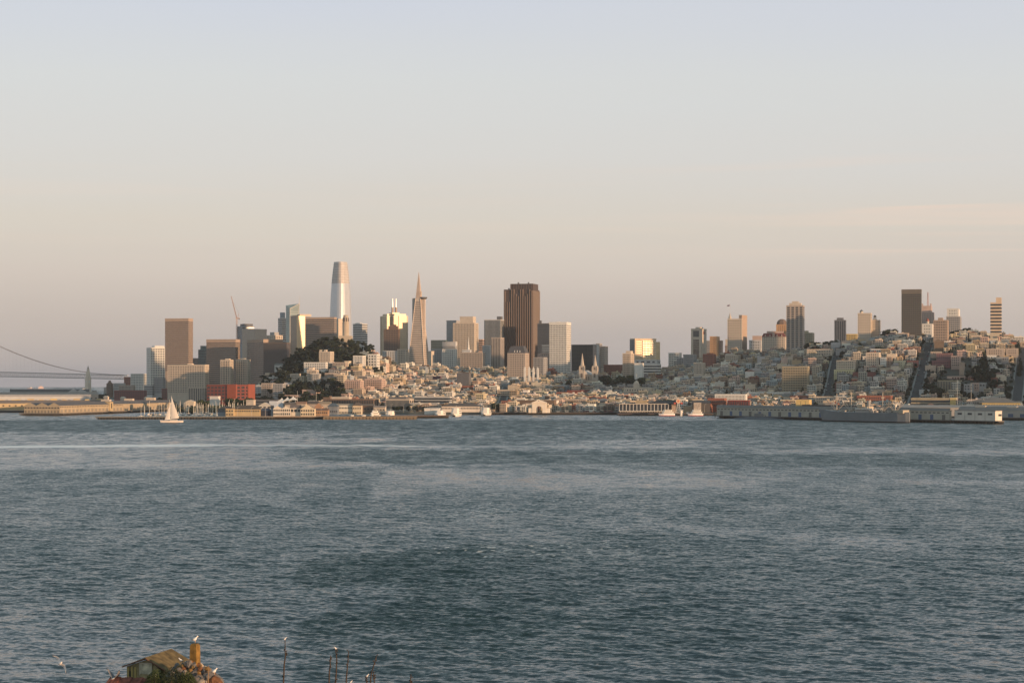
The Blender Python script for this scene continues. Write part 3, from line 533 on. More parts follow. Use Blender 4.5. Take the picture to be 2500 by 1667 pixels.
 ('pale green-grey wide block on the upper slope between the steep streets','apartment block',(2124,2166,2170,851,2740),dict(wall='lgrey',style='rows',nf=8,ns=2,fh=3.4,fill=.5,yb=862,Ddef=14)),
 ('dark red long hall midway up the slope between the two steep streets','school',(2082,2136,2139,908,2540),dict(wall=(.22,.09,.08),style='none',yb=924,Ddef=16,par=.8)),
 ('brick apartment block at the upper left edge of the right steep street','apartment block',(2222,2246,2248,846,2700),dict(wall=(.30,.20,.16),style='rows',nf=6,ns=1,fh=3.4,yb=862,Ddef=14)),
 ('yellowish block with flat front left of the right steep street','apartment block',(2182,2208,2211,880,2600),dict(wall=(.55,.50,.36),style='rows',nf=5,ns=1,fh=3.6,fill=.35,yb=898,Ddef=14)),
 ('rose red block left of the right steep street midway up','apartment block',(2214,2241,2243,880,2610),dict(wall=(.36,.14,.12),style='rows',nf=6,ns=1,fh=3.4,fill=.3,yb=895,Ddef=14)),
 ('dark rose apartment block right of the right steep street, lower of two','apartment block',(2275,2320,2324,880,2580),dict(wall=(.28,.13,.13),style='rows',nf=9,ns=2,fh=3.2,fill=.45,yb=896,Ddef=16)),
 ('dark rose apartment block right of the right steep street, upper of two','apartment block',(2286,2324,2327,862,2680),dict(wall=(.26,.15,.15),style='rows',nf=8,ns=2,fh=3.2,fill=.45,yb=880,Ddef=16)),
 ('pale block just right of the right steep street below the beige balcony tower','apartment block',(2272,2298,2301,858,2710),dict(wall='beige',style='rows',nf=6,ns=1,fh=3.2,yb=872,Ddef=12)),
 ('brick apartment block with pale corner left of the school bell tower','apartment block',(2322,2343,2346,868,2620),dict(wall='pink',style='rows',nf=4,ns=1,fh=3.4,yb=900,Ddef=14)),
 ('cream tall windowed block on the crest left of the orange striped tower','apartment block',(2372,2394,2396,818,2780),dict(wall='cream',style='rows',nf=7,ns=1,fh=4,fill=.35,yb=840,Ddef=14)),
 ('tan irregular block right of the cream windowed block on the crest','apartment block',(2394,2412,2415,822,2770),dict(wall='pink',style='rows',nf=4,ns=1,fh=3.6,yb=845,Ddef=14)),
 ('long pale block under the orange striped tower, left half','apartment block',(2408,2452,2455,851,2680),dict(wall='beige',style='rows',nf=8,ns=1,fh=3.6,fill=.3,yb=870,Ddef=14)),
 ('long pale block under the orange striped tower, right half','apartment block',(2456,2486,2488,850,2690),dict(wall='beige',style='rows',nf=6,ns=1,fh=3.6,fill=.3,yb=870,Ddef=14)),
 ('white small block below the long pale blocks at the right','apartment block',(2410,2432,2434,867,2600),dict(wall='white',style='rows',nf=3,ns=1,fh=3.6,fill=.4,yb=878,Ddef=12)),
 ('grey flat block with big windows at the right edge below the long pale block','apartment block',(2437,2462,2465,871,2590),dict(wall='grey',style='rows',nf=5,ns=1,fh=3.8,fill=.6,yb=888,Ddef=12)),
 ('school wing with tall columns of windows at the foot of the right slope','school',(2289,2344,2348,928,2400),dict(wall='khaki',style='cols',nf=14,ns=2,fill=.5,yb=955,Ddef=16,tops=[])),
 ('grey balcony block foot of the right slope beside the school','apartment block',(2353,2376,2380,937,2350),dict(wall='grey',style='rows',nf=3,ns=2,fh=3.4,fill=.6,yb=960,Ddef=14)),
 ('pink and green narrow block beside the grey balcony block','apartment block',(2374,2390,2393,934,2360),dict(wall='pink',style='rows',nf=3,ns=1,fh=3.6,fill=.5,yb=955,Ddef=14)),
 ('grey big-windowed block right of the pink and green narrow block','apartment block',(2390,2406,2409,934,2365),dict(wall='grey',style='rows',nf=2,ns=1,fh=4,fill=.7,yb=955,Ddef=14)),
 # near the water, right
 ('long brick red and grey hotel behind the masts of the grey ship','hotel',(2092,2175,2180,966,2260),dict(wall='brick',style='balcony',nf=18,ns=2,fh=3.4,yb=990,Ddef=16)),
 ('dark parking deck building with yellow right end near the right piers','garage',(2224,2334,2338,972,2150),dict(wall='khaki',style='bands',fh=4.2,wh=.6,yb=992,Ddef=20,zb=2,tops=[('stair_tower',.87,1.0,-.01,.5,-14,1.6,'yellow')])),
 ('bright yellow low warehouse left of the grey ship masts','warehouse',(1943,1975,1981,976,2200),dict(wall='yellow',style='rows',nf=2,ns=2,fh=7,fill=.5,yb=990,Ddef=15,zb=2)),
 ('red painted long low front on the wharf','shop',(1776,1828,1832,977,2220),dict(wall=(.22,.045,.04),style='cols',nf=12,ns=2,fill=.45,yb=988,Ddef=14,zb=2,par=.6)),
 ('tan gable-free warehouse left of the red painted long front','warehouse',(1728,1768,1774,972,2240),dict(wall='brick',style='rows',nf=8,ns=2,fh=5,yb=988,Ddef=15,zb=2)),
 ('dark brick block row behind the yellow low warehouse','apartment block',(1928,1988,1992,966,2260),dict(wall='brick',style='rows',nf=12,ns=2,fh=3.6,yb=980,Ddef=15)),
 ('long white terrace on the low right slope above the wharf, left part','apartment block',(1745,1820,1824,962,2330),dict(wall='white',style='rows',nf=22,ns=2,fh=3.2,fill=.4,yb=975,Ddef=14,zb=2)),
 ('long white terrace on the low right slope above the wharf, right part','apartment block',(1826,1926,1930,957,2350),dict(wall='white',style='rows',nf=28,ns=2,fh=3.2,fill=.4,yb=972,Ddef=14)),
 ('cream terrace above the wharf left of the ship masts','apartment block',(1990,2080,2085,968,2280),dict(wall='cream',style='rows',nf=20,ns=2,fh=3.2,fill=.5,yb=985,Ddef=14)),
 ('pale flat store roofed box left of the parking deck building','shop',(2244,2276,2278,951,2250),dict(wall='lgrey',style='none',yb=965,Ddef=15)),
 ('low grey round-roofed hall at the right edge of the wharf','shop',(2360,2400,2404,976,2120),dict(wall='beige',style='rows',nf=8,ns=2,fh=4,yb=990,Ddef=15,zb=2)),
 ('olive waterfront restaurant with long windows under a low hip roof','restaurant',(2398,2490,2494,984,2080),dict(wall='yellow',style='rows',nf=14,ns=2,fh=5,fill=.7,yb=995,Ddef=24,zb=2,par=.2)),
 # centre-left waterfront
 ('flat brown long building with lit right corner behind the wharf restaurants','office block',(790,912,925,974,2400),dict(wall='brown',style='cols',nf=30,ns=2,fill=.5,yb=990,zb=2,tops=[('stair_head',.15,.5,.1,.6,0,4,'cream')])),
 ('cream columned hotel building facing the small park by the ferries','hotel',(942,1000,1010,974,2330),dict(wall='cream',style='cols',nf=20,ns=2,fill=.55,yb=988,zb=2,tops=[('upper_stage',.05,.8,.3,.9,0,4,'dgrey')])),
 ('open parking garage decks right of the cream columned hotel','garage',(1012,1098,1104,968,2350),dict(wall='lgrey',style='bands',fh=3.6,wh=.7,yb=990,zb=2,par=.6)),
 ('small white shed block left of the wharf restaurants','shop',(601,619,624,976,2230),dict(wall='cream',style='none',yb=990,zb=2,Ddef=12)),
 ('long dark glass-fronted aquarium building behind the gabled restaurants','shop',(621,678,684,975,2250),dict(wall='dgrey',style='bands',yb=990,zb=2,Ddef=14)),
 ('low white block at the foot of the orange stair tower','shop',(512,533,538,967,2350),dict(wall='white',style='none',yb=975,zb=2,Ddef=10)),
 # far left low town
 ('dark domed low tower left of the capped hotel','tower',(260,272,276,936,4300),dict(wall='brown',style='rows',nf=4,ns=2,yb=960,zb=2,tops=[('crown',.15,.85,.15,.85,0,4),('crown',.3,.7,.3,.7,4,8)])),
 ('brown pavilion-roofed block beside the end of the bridge','apartment block',(303,315,320,920,4400),dict(wall='brick',style='rows',nf=4,ns=2,yb=945,zb=2)),
 ('pale grey low block before the bridge end','apartment block',(277,300,306,935,4300),dict(wall='lgrey',style='rows',nf=8,ns=2,yb=950,zb=2)),
 ('beige low row below the capped hotel','apartment block',(290,325,330,940,4000),dict(wall='beige',style='rows',nf=10,ns=2,yb=955,zb=2)),
 ('brownish office slab at the base of the slim pale office tower','office block',(376,396,404,922,3600),dict(wall='grey',style='rows',nf=6,ns=2,yb=950,zb=2)),
 ('grey low block left of the brownish slab at the slim pale tower foot','office block',(352,372,378,940,3600),dict(wall='lgrey',style='bands',yb=955,zb=2)),
 ('brick red long row behind the palms at the far left shore','apartment block',(279,350,358,953,3300),dict(wall=(.25,.10,.09),style='rows',nf=16,ns=2,yb=968,zb=2)),
 ('brick red terrace row left of the pale apartment row','apartment block',(395,455,460,948,3100),dict(wall=(.25,.12,.10),style='rows',nf=16,ns=2,yb=962,zb=2)),
]
built = {}
for (label, cat, g5, kw) in TW:
    pl, pc, pr, yt, d = g5
    built[label[:24]] = tower(label, cat, pl, pc, pr, yt, d, name=cat.replace(' ', '_'), **kw)
def B(prefix):
    for k in built:
        if prefix.startswith(k) or k.startswith(prefix): return built[k]
    raise KeyError(prefix)
# ================================================ landmark buildings
def flat_bands(root, fn, zs, mat, name='window_band'):
    for z in zs: fn(z).build(name, mat, root)
def oct_pts(w, d, c):  # centred chamfered rectangle
    a, b = w/2, d/2
    return [(-a+c,-b),(a-c,-b),(a,-b+c),(a,b-c),(a-c,b),(-a+c,b),(-a,b-c),(-a,-b+c)]
# --- tapering glass tower (rounded square, 326 m class)
def glass_tower():
    d = 4250; cx = X_(831.5, d); zb = 3; zt = Z_(640, d)-zb; s = d/F
    root = empty('tower', (cx, d, zb), R(-45+8), 'tallest tower, rounded glass shaft tapering to a rosy lattice crown', 'tower')
    mt = M('tapered_tower_glass', (.60, .61, .63), .34, .58, var=.06, scale=.03)
    prof = [(0, 62), (.45, 62), (.62, 59.5), (.75, 55.5), (.86, 49.5), (.93, 44), (1.0, 37)]
    def wd(t): return np.interp(t, [p[0] for p in prof], [p[1] for p in prof])*.72
    def rr(wt, off=0):
        a = wt/2+off; r = a*.62; pts = []
        for q, (sx_, sy_) in enumerate(((1,-1),(1,1),(-1,1),(-1,-1))):
            for k in range(5):
                th = (-90+q*90+k*22.5)*pi/180; pts.append((sx_*(a-r)+r*cos(th), sy_*(a-r)+r*sin(th)))
        return pts
    ts = np.linspace(0, .84, 22); MB().ring([[(x, y, t*zt) for x, y in rr(wd(t))] for t in ts]).build('glass_shaft', mt, root)
    cr_ = M('crown_lattice', (.50, .47, .45), .55, .2)
    MB().ring([[(x, y, t*zt) for x, y in rr(wd(t))] for t in np.linspace(.8402, 1, 8)]).build('crown', cr_, root)
    fm = M('floor_fin', (.62, .62, .64), .5, .3)
    k = 0; z = 40
    while z < zt*.99:
        t = z/zt; MB().ring([[(x, y, zz) for x, y in rr(wd(t), .45)] for zz in (z, z+1.0)]).build('floor_band', fm if t < .84 else PM((.40,.36,.34)), root)
        z += 4.6 if t < .84 else 6
    for sgn in (1,): # bright vertical slot
        b = MB(); a = wd(.9)/2
        for t0, t1 in zip(np.linspace(.2, .98, 9)[:-1], np.linspace(.2, .98, 9)[1:]): pass
glass_tower()
# --- pointed pyramid tower
def pyramid():
    d = 3450; s = d/F; zb = 6; t = R(-16)
    cx = X_(1021, d); zt = Z_(663, d)-zb; apex = zt
    root = empty('tower', (cx, d+22, zb), t, 'pale concrete pyramid tower with needle point and two side wings', 'tower')
    zs = Z_(728, d)-zb; zbv = 0
    wb = 27.; slope = (wb-5.2)/(zs)
    def hw(z): return np.interp(z, [0, zs, apex], [22.4, 4.9, .35])
    wm = PM((.56, .46, .38), .8); gm = PM((.22,.185,.16), .5)
    def sq(z, off=0): a = hw(z)+off; return [(-a,-a,z),(a,-a,z),(a,a,z),(-a,a,z)]
    MB().ring([sq(0), sq(zs)]).build('wall', wm, root)
    MB().ring([sq(zs+.01), sq(apex)]).build('spire', PM((.52, .40, .32), .55), root)
    z = 20
    while z < zs-6:
        MB().ring([[(x, y, zz) for x, y, _ in sq(z+.9, .12)] for zz in (z, z+1.9)]).build('window_band', gm, root); z += 4.15
    # corner ribs
    for sx_, sy_ in ((-1,-1),(1,-1),(1,1)):
        a0, a1 = hw(0), hw(zs); MB().bar((sx_*a0, sy_*a0, 0), (sx_*a1, sy_*a1, zs), .9, mi=0).build('corner_rib', wm, root)
    # wings: vertical shafts on two sides
    a = hw(zs)
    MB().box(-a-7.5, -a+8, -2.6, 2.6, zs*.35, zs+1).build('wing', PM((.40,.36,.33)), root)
    b = MB().box(a-8, a+8, -2.6, 2.6, zs*.35, zs-1); b.build('wing', wm, root)
    MB().lathe([(0, zs-.99), (5, zs-.99), (7, zs+1.2), (7, zs+3), (0, zs+3)], 14, cx=a+5, cy=0).build('wing_cap', PM(WALLS['dgrey']), root)
    MB().box(a-.3, a+.8, -1.4, 1.4, zs+.02, zs+14).build('wing_fin', wm, root)
pyramid()
# --- tall dark brown tower with sawtooth bays
def brown_tower():
    d = 3760; t = R(-16); x0, W_, D_ = solve(1230, 1301, 1317, d, t); zb = 12; hh = Z_(706, d)-zb; h2 = Z_(692, d)-zb
    root = empty('tower', (x0, d, zb), t, 'tall dark brown bay-windowed tower, the biggest block of the skyline', 'tower')
    wm = PM((.085, .058, .048), .6); gm = M('bronze_glass', (.10, .075, .06), .25, .2, var=.3, scale=.3)
    MB().box(-W_, 0, 0, D_, 0, hh).build('wall', wm, root)
    MB().box(-W_*.80, -W_*.02, D_*.1, D_*.9, hh+.01, h2).build('upper_stage', wm, root)
    n = 13; p = W_/n; zs = [hh, hh, h2, h2, h2, h2, h2, h2, h2, h2, h2, hh, hh]
    rnd = random.Random(3)
    wm2 = PM((.105, .070, .056), .55)
    for j in range(n):  # angular bays
        x = -W_+j*p; ht = hh-(26 if j in (1, 2) else 3 if j in (0, 12) else rnd.choice([0, 0, 10, 14]))
        MB().prism([(x+.15*p, -.01), (x+.5*p, -2.2), (x+.85*p, -.01)][::1], 0, ht).build('bay', wm2, root)
    m = int(D_/5)
    for j in range(m):
        y = j*D_/m; MB().prism([(.01, y+.15*5), (2.0, y+.5*5), (.01, y+.85*5)], 0, hh-3).build('bay', wm2, root)
    for j in range(9):
        x = -W_*.80+(j+.1)*W_*.78/9; MB().box(x, x+W_*.78/9*.4, D_*.1-.8, D_*.1, hh+.02, h2-1).build('fin', wm2, root)
    z = hh-8
    me = MB().prism([(-W_-.05, -.35), (.35, -.35), (.35, D_+.05), (-W_-.05, D_+.05)], -1.9, 0).mesh('window_band', gm)
    while z > 30: link('window_band', me, root, (0, 0, z)); z -= 4.0
    for a_ in (.25, .6, .93): MB().box(-W_*a_-1, -W_*a_+1, D_*.4, D_*.5, hh+.01 if a_ > .8 else h2+.01, (hh if a_ > .8 else h2)+4).build('roof_plant', PM(WALLS['dgrey']), root)
brown_tower()
# --- gold lit towers (reflective cladding turned to the low sun, sunset gold put into its colour)
def gold_slab():
    r_, W_, D_, hh = tower('narrow bronze slab whose right face blazes gold, left of the wide banded block', 'tower', 709, 724, 745, 770, 3680, wall='tan', style='none', th=-62, yb=870, par=2, rough=.6)
    MB().box(-.0, .35, .3, D_-.3, 8, hh-1).build('gold_lit_face', M('gold_lit_face', (.64, .53, .37), .46, .45, var=.05, scale=.02), r_)  # sunlit gold put into the colour of the sunward face alone
    n = 7
    for j in range(n): MB().box(.35, .6, (j+.45)*D_/n, (j+.55)*D_/n, 8, hh-1).build('mullion', PM((.40,.30,.20)), r_)
    MB().box(-W_*.5, -1, D_*.4, D_+14, hh-1.99, hh+3).build('penthouse', PM(WALLS['cream']), r_)
gold_slab()
def twin_mast():
    d = 3700; zb = 8; t = R(-61)
    x0 = X_(961, d); root = empty('tower', (x0, d+20, zb), t, 'gold lit tower with cut corners and twin white masts on top', 'tower')
    hh = Z_(766, d)-zb; g1 = M('gold_panels', (.60, .50, .37), .50, .32, var=.12, scale=.06); g2 = PM((.36,.33,.32), .5, .2)
    # plan: big square turned on its corner, notched
    a = 21
    MB().prism([(-a,-a),(a-9,-a),(a-9,-a+9),(a,-a+9),(a,a),(-a,a)], 0, hh-4, 0).build('wall', g1, root)
    for (u0, u1, v0, v1, h_) in ((-a+3, 4, -a+3, a-3, 4), (-2, a-3, -8, a-3, 4), (-8, 8, -8, 8, 7)):
        MB().box(u0, u1, v0, v1, hh-3.99, hh-4+h_).build('crown', g1, root)
    z = hh-8
    me = MB().prism([(-a-.2,-a-.2),(a-9,-a-.2),(a-8.8,-a+8.8),(a+.2,-a+8.8),(a+.2,a+.2),(-a-.2,a+.2)], -1.4, 0).mesh('window_band', M('amber_glass', (.36,.29,.21), .42, .35, var=.3, scale=.2))
    while z > 40: link('window_band', me, root, (0, 0, z)); z -= 4.2
    for (x, y) in ((-a+1,-a-.5), (a-10,-a-.5), (a+.4,-a+10), (a+.4, 0), (a+.4, a-1)):
        MB().box(x-.8, x+.8, y-.8, y+.8, 20, hh-4.2).build('pier', PM((.50,.42,.32), .5, .2), root)
    for sx_ in (-3.6, 3.6):
        mx, my = sx_*.485, sx_*.875
        MB().box(mx-2.0, mx+2.0, my-1.6, my+1.6, hh+3, hh+14).build('mast_base', PM(WALLS['tan']), root)
        MB().bar((mx, my, hh+14), (mx, my, Z_(728, d)-zb), 1.4, 6, r2=.8).build('mast', M('white_mast', (.85,.80,.72), .35, .1), root)
twin_mast()
def gold_wide():
    r_, W_, D_, hh = tower('wide gold slab with glassy right half and dark grey left side, right of the church', 'tower', 1538, 1550, 1602, 826, 3270, wall=(.62,.50,.36), style='none', th=-67, yb=905, par=3)
    g = M('gold_pane', (.78, .66, .49), .42, .25, var=.25, scale=.15)
    MB().box(.01, .4, D_*.36, D_*.985, 20, hh-4).build('curtain_wall', g, r_)
    z = hh-5
    me = MB().box(.4, .6, D_*.36, D_*.985, -1.6, 0).mesh('floor_band', PM((.58,.46,.32)))
    me2 = MB().box(.01, .3, D_*.05, D_*.33, -1.7, 0).mesh('window_band', M('amber_glass'))
    while z > 30: link('floor_band', me, r_, (0, 0, z)); link('window_band', me2, r_, (0, 0, z)); z -= 4.2
    for j in range(9): MB().box(.61, .8, D_*(.36+.07*j), D_*(.36+.07*j)+.5, 22, hh-4).build('mullion', PM((.50,.42,.30)), r_)
    MB().box(-W_-.3, -W_*.0-.2, -.3, -.02, 20, hh-2).build('side_wall', PM((.20,.20,.21)), r_)
    MB().box(-W_, 0, D_+.01, D_+8, 0, hh-6).build('right_bay', PM((.62,.48,.30), .5, .2), r_)
gold_wide()
def slant_tower():
    d = 4450; t = R(-42); x0, W_, D_ = solve(698, 708, 731, d, t); zb = 4
    root = empty('tower', (x0, d, zb), t, 'pale green glass tower with slanted top and thin mast on its right', 'tower')
    h0 = Z_(745, d)-zb; h1 = Z_(752, d)-zb; h2 = Z_(740, d)-zb
    gm = M('green_glass', (.30, .36, .35), .28, .45, var=.12, scale=.05)
    b = MB(); b.poly([(-W_,0,0),(0,0,0),(0,D_,0),(-W_,D_,0),(-W_,0,h0),(0,0,h1),(0,D_,h2),(-W_,D_,h0)], [(0,3,2,1),(4,5,6,7),(0,1,5,4),(1,2,6,5),(2,3,7,6),(3,0,4,7)]); b.build('wall', gm, root)
    fr = PM((.70,.62,.52), .5, .3)
    MB().bar((.3, 0, 20), (.3, 0, h1), .9).build('edge_frame', fr, root)
    MB().bar((.3, 0, h1-2), (.3, D_, h2), .9).build('edge_frame', fr, root)
    MB().bar((.3, D_*.75, h2-60), (.3, D_, h2), .7).build('edge_frame', fr, root)
    MB().bar((0, D_, h2-4), (0, D_, Z_(723, d)-zb), .7, r2=.3).build('mast', fr, root)
    me = MB().box(-W_-.15, .15, -.15, D_+.15, -1., 0).mesh('floor_band', PM((.45,.50,.50), .5))
    z = h1-8
    while z > 60: link('floor_band', me, root, (0, 0, z)); z -= 5.5
slant_tower()
# --- round stone tower on the hilltop
def coit():
    d = 3100; cx = X_(844, d); zb = G(cx, d)-1; root = empty('tower', (cx, d, zb), 0, 'round fluted stone tower rising from the wooded hilltop', 'tower')
    hh = Z_(769, d)-zb; r = 5.6; wm = PM((.46, .39, .31), .85)
    n = 40; fl = lambda k: r*(1 if k % 2 else .94)
    MB().box(-11, 11, -11, 11, 0, max(4, Z_(820, d)-zb)).build('base', wm, root)
    z0 = max(4, Z_(820, d)-zb); zt_ = hh*.80
    MB().ring([[(fl(k)*cos(2*pi*k/n), fl(k)*sin(2*pi*k/n), z) for k in range(n)] for z in (z0+.01, hh-13)]).build('shaft', wm, root)
    MB().lathe([(5.0, hh-12.9), (5.0, hh-4), (4.2, hh-4), (4.2, hh-.8), (3.4, hh)], 20).build('lantern', wm, root)
    for k in range(8):
        a = (k+.5)*pi/4; o = MB().box(-.9, .9, -.35, .35, 0, 6.5).build('arch_opening', PM((.10,.08,.07)), root, (5.05*cos(a), 5.05*sin(a), hh-11.4)); o.rotation_euler.z = a+pi/2
    MB().lathe([(6.1, hh-13.6), (6.1, hh-12.9), (5, hh-12.9)], 20).build('ledge', wm, root)
coit()
# --- luffing crane
def crane():
    d = 4380; x = X_(578, d); zb = 3; root = empty('crane', (x, d, zb), 0, 'red and white luffing tower crane with steep jib beside the blue banded tower', 'crane')
    cm = PM((.42,.29,.25), .6); zt = Z_(778, d)-zb
    b = MB()
    for a in ((-1.2,-1.2),(1.2,-1.2),(1.2,1.2),(-1.2,1.2)): b.bar((a[0],a[1],0),(a[0],a[1],zt),.38)
    for k in range(0, int(zt), 6): b.bar((-1.2,-1.2,k),(1.2,-1.2,k+6),.2); b.bar((1.2,-1.2,k),(1.2,1.2,k+6),.2); b.bar((-1.2,1.2,k),(-1.2,-1.2,k+6),.2)
    b.build('mast', cm, root)
    jx, jz = X_(564.5, d)-x, Z_(723, d)-zb
    jb = MB()
    for o in ((-1,0),(1,0),(0,1.2)): jb.bar((o[0], o[1], zt+1),(jx+o[0]*.4, o[1]*.4, jz),.42)
    for k in range(12):
        u, v = k/12, (k+1)/12; jb.bar((jx*u-1+u*.6, 0, zt+1+(jz-zt-1)*u), (jx*v+1-v*.6, 0, zt+1+(jz-zt-1)*v), .22)
    jb.build('jib', cm, root)
    MB().box(-2.5, 7, -1.5, 1.5, zt, zt+2).build('counter_jib', cm, root)
    MB().bar((2.5, 0, zt+2), (5.5, 0, Z_(764, d)-zb), .5).build('a_frame', cm, root)
    MB().box(4.5, 7.2, -1.6, 1.6, zt-2, zt-.01).build('counterweight', PM(WALLS['dgrey']), root)
    MB().bar((5.5, 0, Z_(764, d)-zb), (jx*.8, 0, zt+(jz-zt)*.8), .15).build('cable', PM(WALLS['dgrey']), root)
    MB().box(-2.2, -.8, -2.4, -1.21, zt-2.4, zt-.01).build('cab', PM(WALLS['white']), root)
crane()
# --- twin spired church
def church():
    d = 2950; t = R(-14); x0 = X_(1461, d); zb = G(x0, d)-2; root = empty('church', (x0, d, zb), t, 'cream church with two tall openwork spires', 'church')
    wm = PM((.46,.40,.34), .85); dk = PM((.16,.13,.11))
    h0 = Z_(914, d)-zb; s = d/F
    MB().box(-40, -12, 2, 34, 0, h0).build('nave', wm, root)
    MB().gable(-34, -14, 1, 36, h0+.01, h0+7).build('roof', PM(WALLS['lgrey']), root)
    for k in range(7): MB().box(-39+k*3.6, -37.4+k*3.6, 1.8, 2.01, h0-9, h0-3).build('window', dk, root)
    for cxp, yt in ((1421.5, 862), (1452.5, 866)):
        xx = (X_(cxp, d)-x0)/cos(t); zt = Z_(yt, d)-zb; hb = Z_(905, d)-zb
        tw = MB().box(xx-4.6, xx+4.6, -3, 6.2, 0, hb).build('bell_tower', wm, root)
        MB().prism([(xx-3.9,-2.3),(xx+3.9,-2.3),(xx+3.9,5.5),(xx-3.9,5.5)], hb+.01, hb+8).build('belfry', wm, root)
        MB().ring([[(xx+r_*cos(a*pi/4+pi/8), 1.6+r_*sin(a*pi/4+pi/8), z) for a in range(8)] for r_, z in ((3.4, hb+8.01), (.25, zt))]).build('spire', wm, root)
        for q in ((-1,-1),(1,-1),(1,1),(-1,1)):
            MB().ring([[(xx+q[0]*4.1+r_*cos(a*pi/2+pi/4), 1.6+q[1]*4.1+r_*sin(a*pi/2+pi/4), z) for a in range(4)] for r_, z in ((.9, hb+.01), (.9, hb+4), (.1, hb+8))]).build('pinnacle', wm, root)
        MB().box(xx-1.5, xx+1.5, -3.2, -2.99, hb-11, hb-4).build('arch_opening', dk, root)
        MB().box(xx-1.3, xx+1.3, -2.5, -2.29, hb+1.5, hb+6).build('arch_opening', dk, root)
church()
# small white twin-towered chapel left of the brown tower base and beyond
for nm, px, yt in (('pair of slim white finials on a low roof left of the gridded grey block', 1287, 897), ('pair of slim white finials on a low roof right of the mansard block', 1308, 898)):
    d = 2900; x = X_(px, d); zb = G(x, d)-1; r_ = empty('church', (x, d, zb), R(-14), nm, 'church'); hh = Z_(yt, d)-zb
    MB().box(-6, 6, 0, 12, 0, hh*.55).build('wall', PM(WALLS['cream']), r_)
    for q in (-4, 3.2):
        MB().box(q-1.4, q+1.4, -.5, 2.3, 0, hh-2).build('tower', PM(WALLS['white']), r_); MB().ring([[(q+a*1.4*k, .9+b*1.4*k, z) for a, b in ((-1,-1),(1,-1),(1,1),(-1,1))] for k, z in ((1, hh-1.99), (.1, hh+2))]).build('spire', PM(WALLS['white']), r_)
def add_to(prefix, fn):
    r_, W_, D_, hh = B(prefix); fn(r_, W_, D_, hh)
# spire on the hotel, lattice mast, cupolas, mansards, flag
add_to('wide beige hotel with dark', lambda r,W,D,h: (MB().bar((-W*.68, D*.4, h+5), (-W*.68, D*.4, h+13), 2.2, 6, r2=1.2).build('spire_base', PM(WALLS['white']), r), MB().bar((-W*.68, D*.4, h+13), (-W*.68, D*.4, h+29), 1.2, 6, r2=.2).build('spire', PM(WALLS['white']), r)))
def lattice(r,W,D,h):
    b = MB(); z0, z1 = h+12, h+37; x, y = -W*.45, D*.4
    for a in ((-1,-1),(1,-1),(0,1)): b.bar((x+a[0]*1.2, y+a[1]*1.2, z0), (x+a[0]*.4, y+a[1]*.4, z1), .3)
    for k in range(8): b.bar((x-1.2+k*.1, y-1, z0+k*3), (x+1.2-k*.1, y-1, z0+k*3+3), .2)
    b.build('lattice_mast', PM((.45,.25,.22)), r)
add_to('beige setback tower with', lattice)
def cupola(r,W,D,h, fx=.5, rad=2.4, hh=8, col=(.34,.11,.08)):
    x, y = -W+fx*W, D*.35; MB().lathe([(rad, h-.01), (rad, h+hh*.45)], 8, cx=x, cy=y).build('cupola', PM(WALLS['cream']), r)
    MB().lathe([(rad*1.15, h+hh*.45+.01), (rad*.8, h+hh*.7), (.15, h+hh)], 8, cx=x, cy=y).build('dome', PM(col), r)
add_to('white tower with red cup', lambda r,W,D,h: cupola(r,W,D,h,.5,2.6,10))
add_to('left half of a cream twi', lambda r,W,D,h: cupola(r,W,D,h,.25,2.6,6,(.12,.13,.13)))
add_to('right half of a cream tw', lambda r,W,D,h: cupola(r,W,D,h+3.4,.45,2.4,5,(.08,.08,.08)))
add_to('cream hotel with red man', lambda r,W,D,h: (MB().hip(-W, 0, 0, D, h+.02, h+6.5, .25, ov=.5).build('roof', PM((.20,.07,.06)), r), [MB().gable(-W*q-1.2, -W*q+1.2, -.4, 3.5, h+1.2, h+4.5).build('dormer', PM(WALLS['cream']), r) for q in (.15,.35,.65,.85)], MB().box(-W*.55, -W*.45, -.6, D*.3, h, h+8).build('stair_tower', PM(WALLS['pink']), r), MB().box(-W*.8, -W*.1, D*.3, D*.8, h+6.52, h+10).build('upper_stage', PM(WALLS['pink']), r)))
add_to('brown mansard topped blo', lambda r,W,D,h: (MB().hip(-W, 0, 0, D, h+.02, h+12, .2, ov=.4).build('roof', PM((.09,.09,.10)), r), [MB().gable(-W*q-.9, -W*q+.9, -.2, 4, h+1.5, h+5).build('dormer', PM(WALLS['white']), r) for q in (.3,.45,.6)]))
def flag(r,W,D,h):
    x = -W+4; MB().lathe([(2.6, h-.01), (2.6, h+4), (1.4, h+6), (.3, h+11)], 8, cx=x, cy=3).build('turret', PM(WALLS['cream']), r)
    MB().bar((x, 3, h+11), (x, 3, h+27), .18, r2=.1).build('flagpole', PM(WALLS['white']), r)
    b = MB(); fx0, fx1 = x-5.2, x-.2
    P = [[(fx0+(fx1-fx0)*i/5, 3+.35*sin(i*1.5), h+22.2+1.0*(i/5)+j*2.6) for i in range(6)] for j in (0, 1)]
    b.poly(P[0]+P[1], [(i, i+1, 7+i, 6+i) for i in range(5)]); P2 = [(a, b_+.12, c) for a, b_, c in P[0]+P[1]]; b.poly(P2, [(6+i, 7+i, i+1, i) for i in range(5)])
    b.build('flag', PM((.25,.20,.24)), r)
add_to('tall cream hotel tower w', flag)
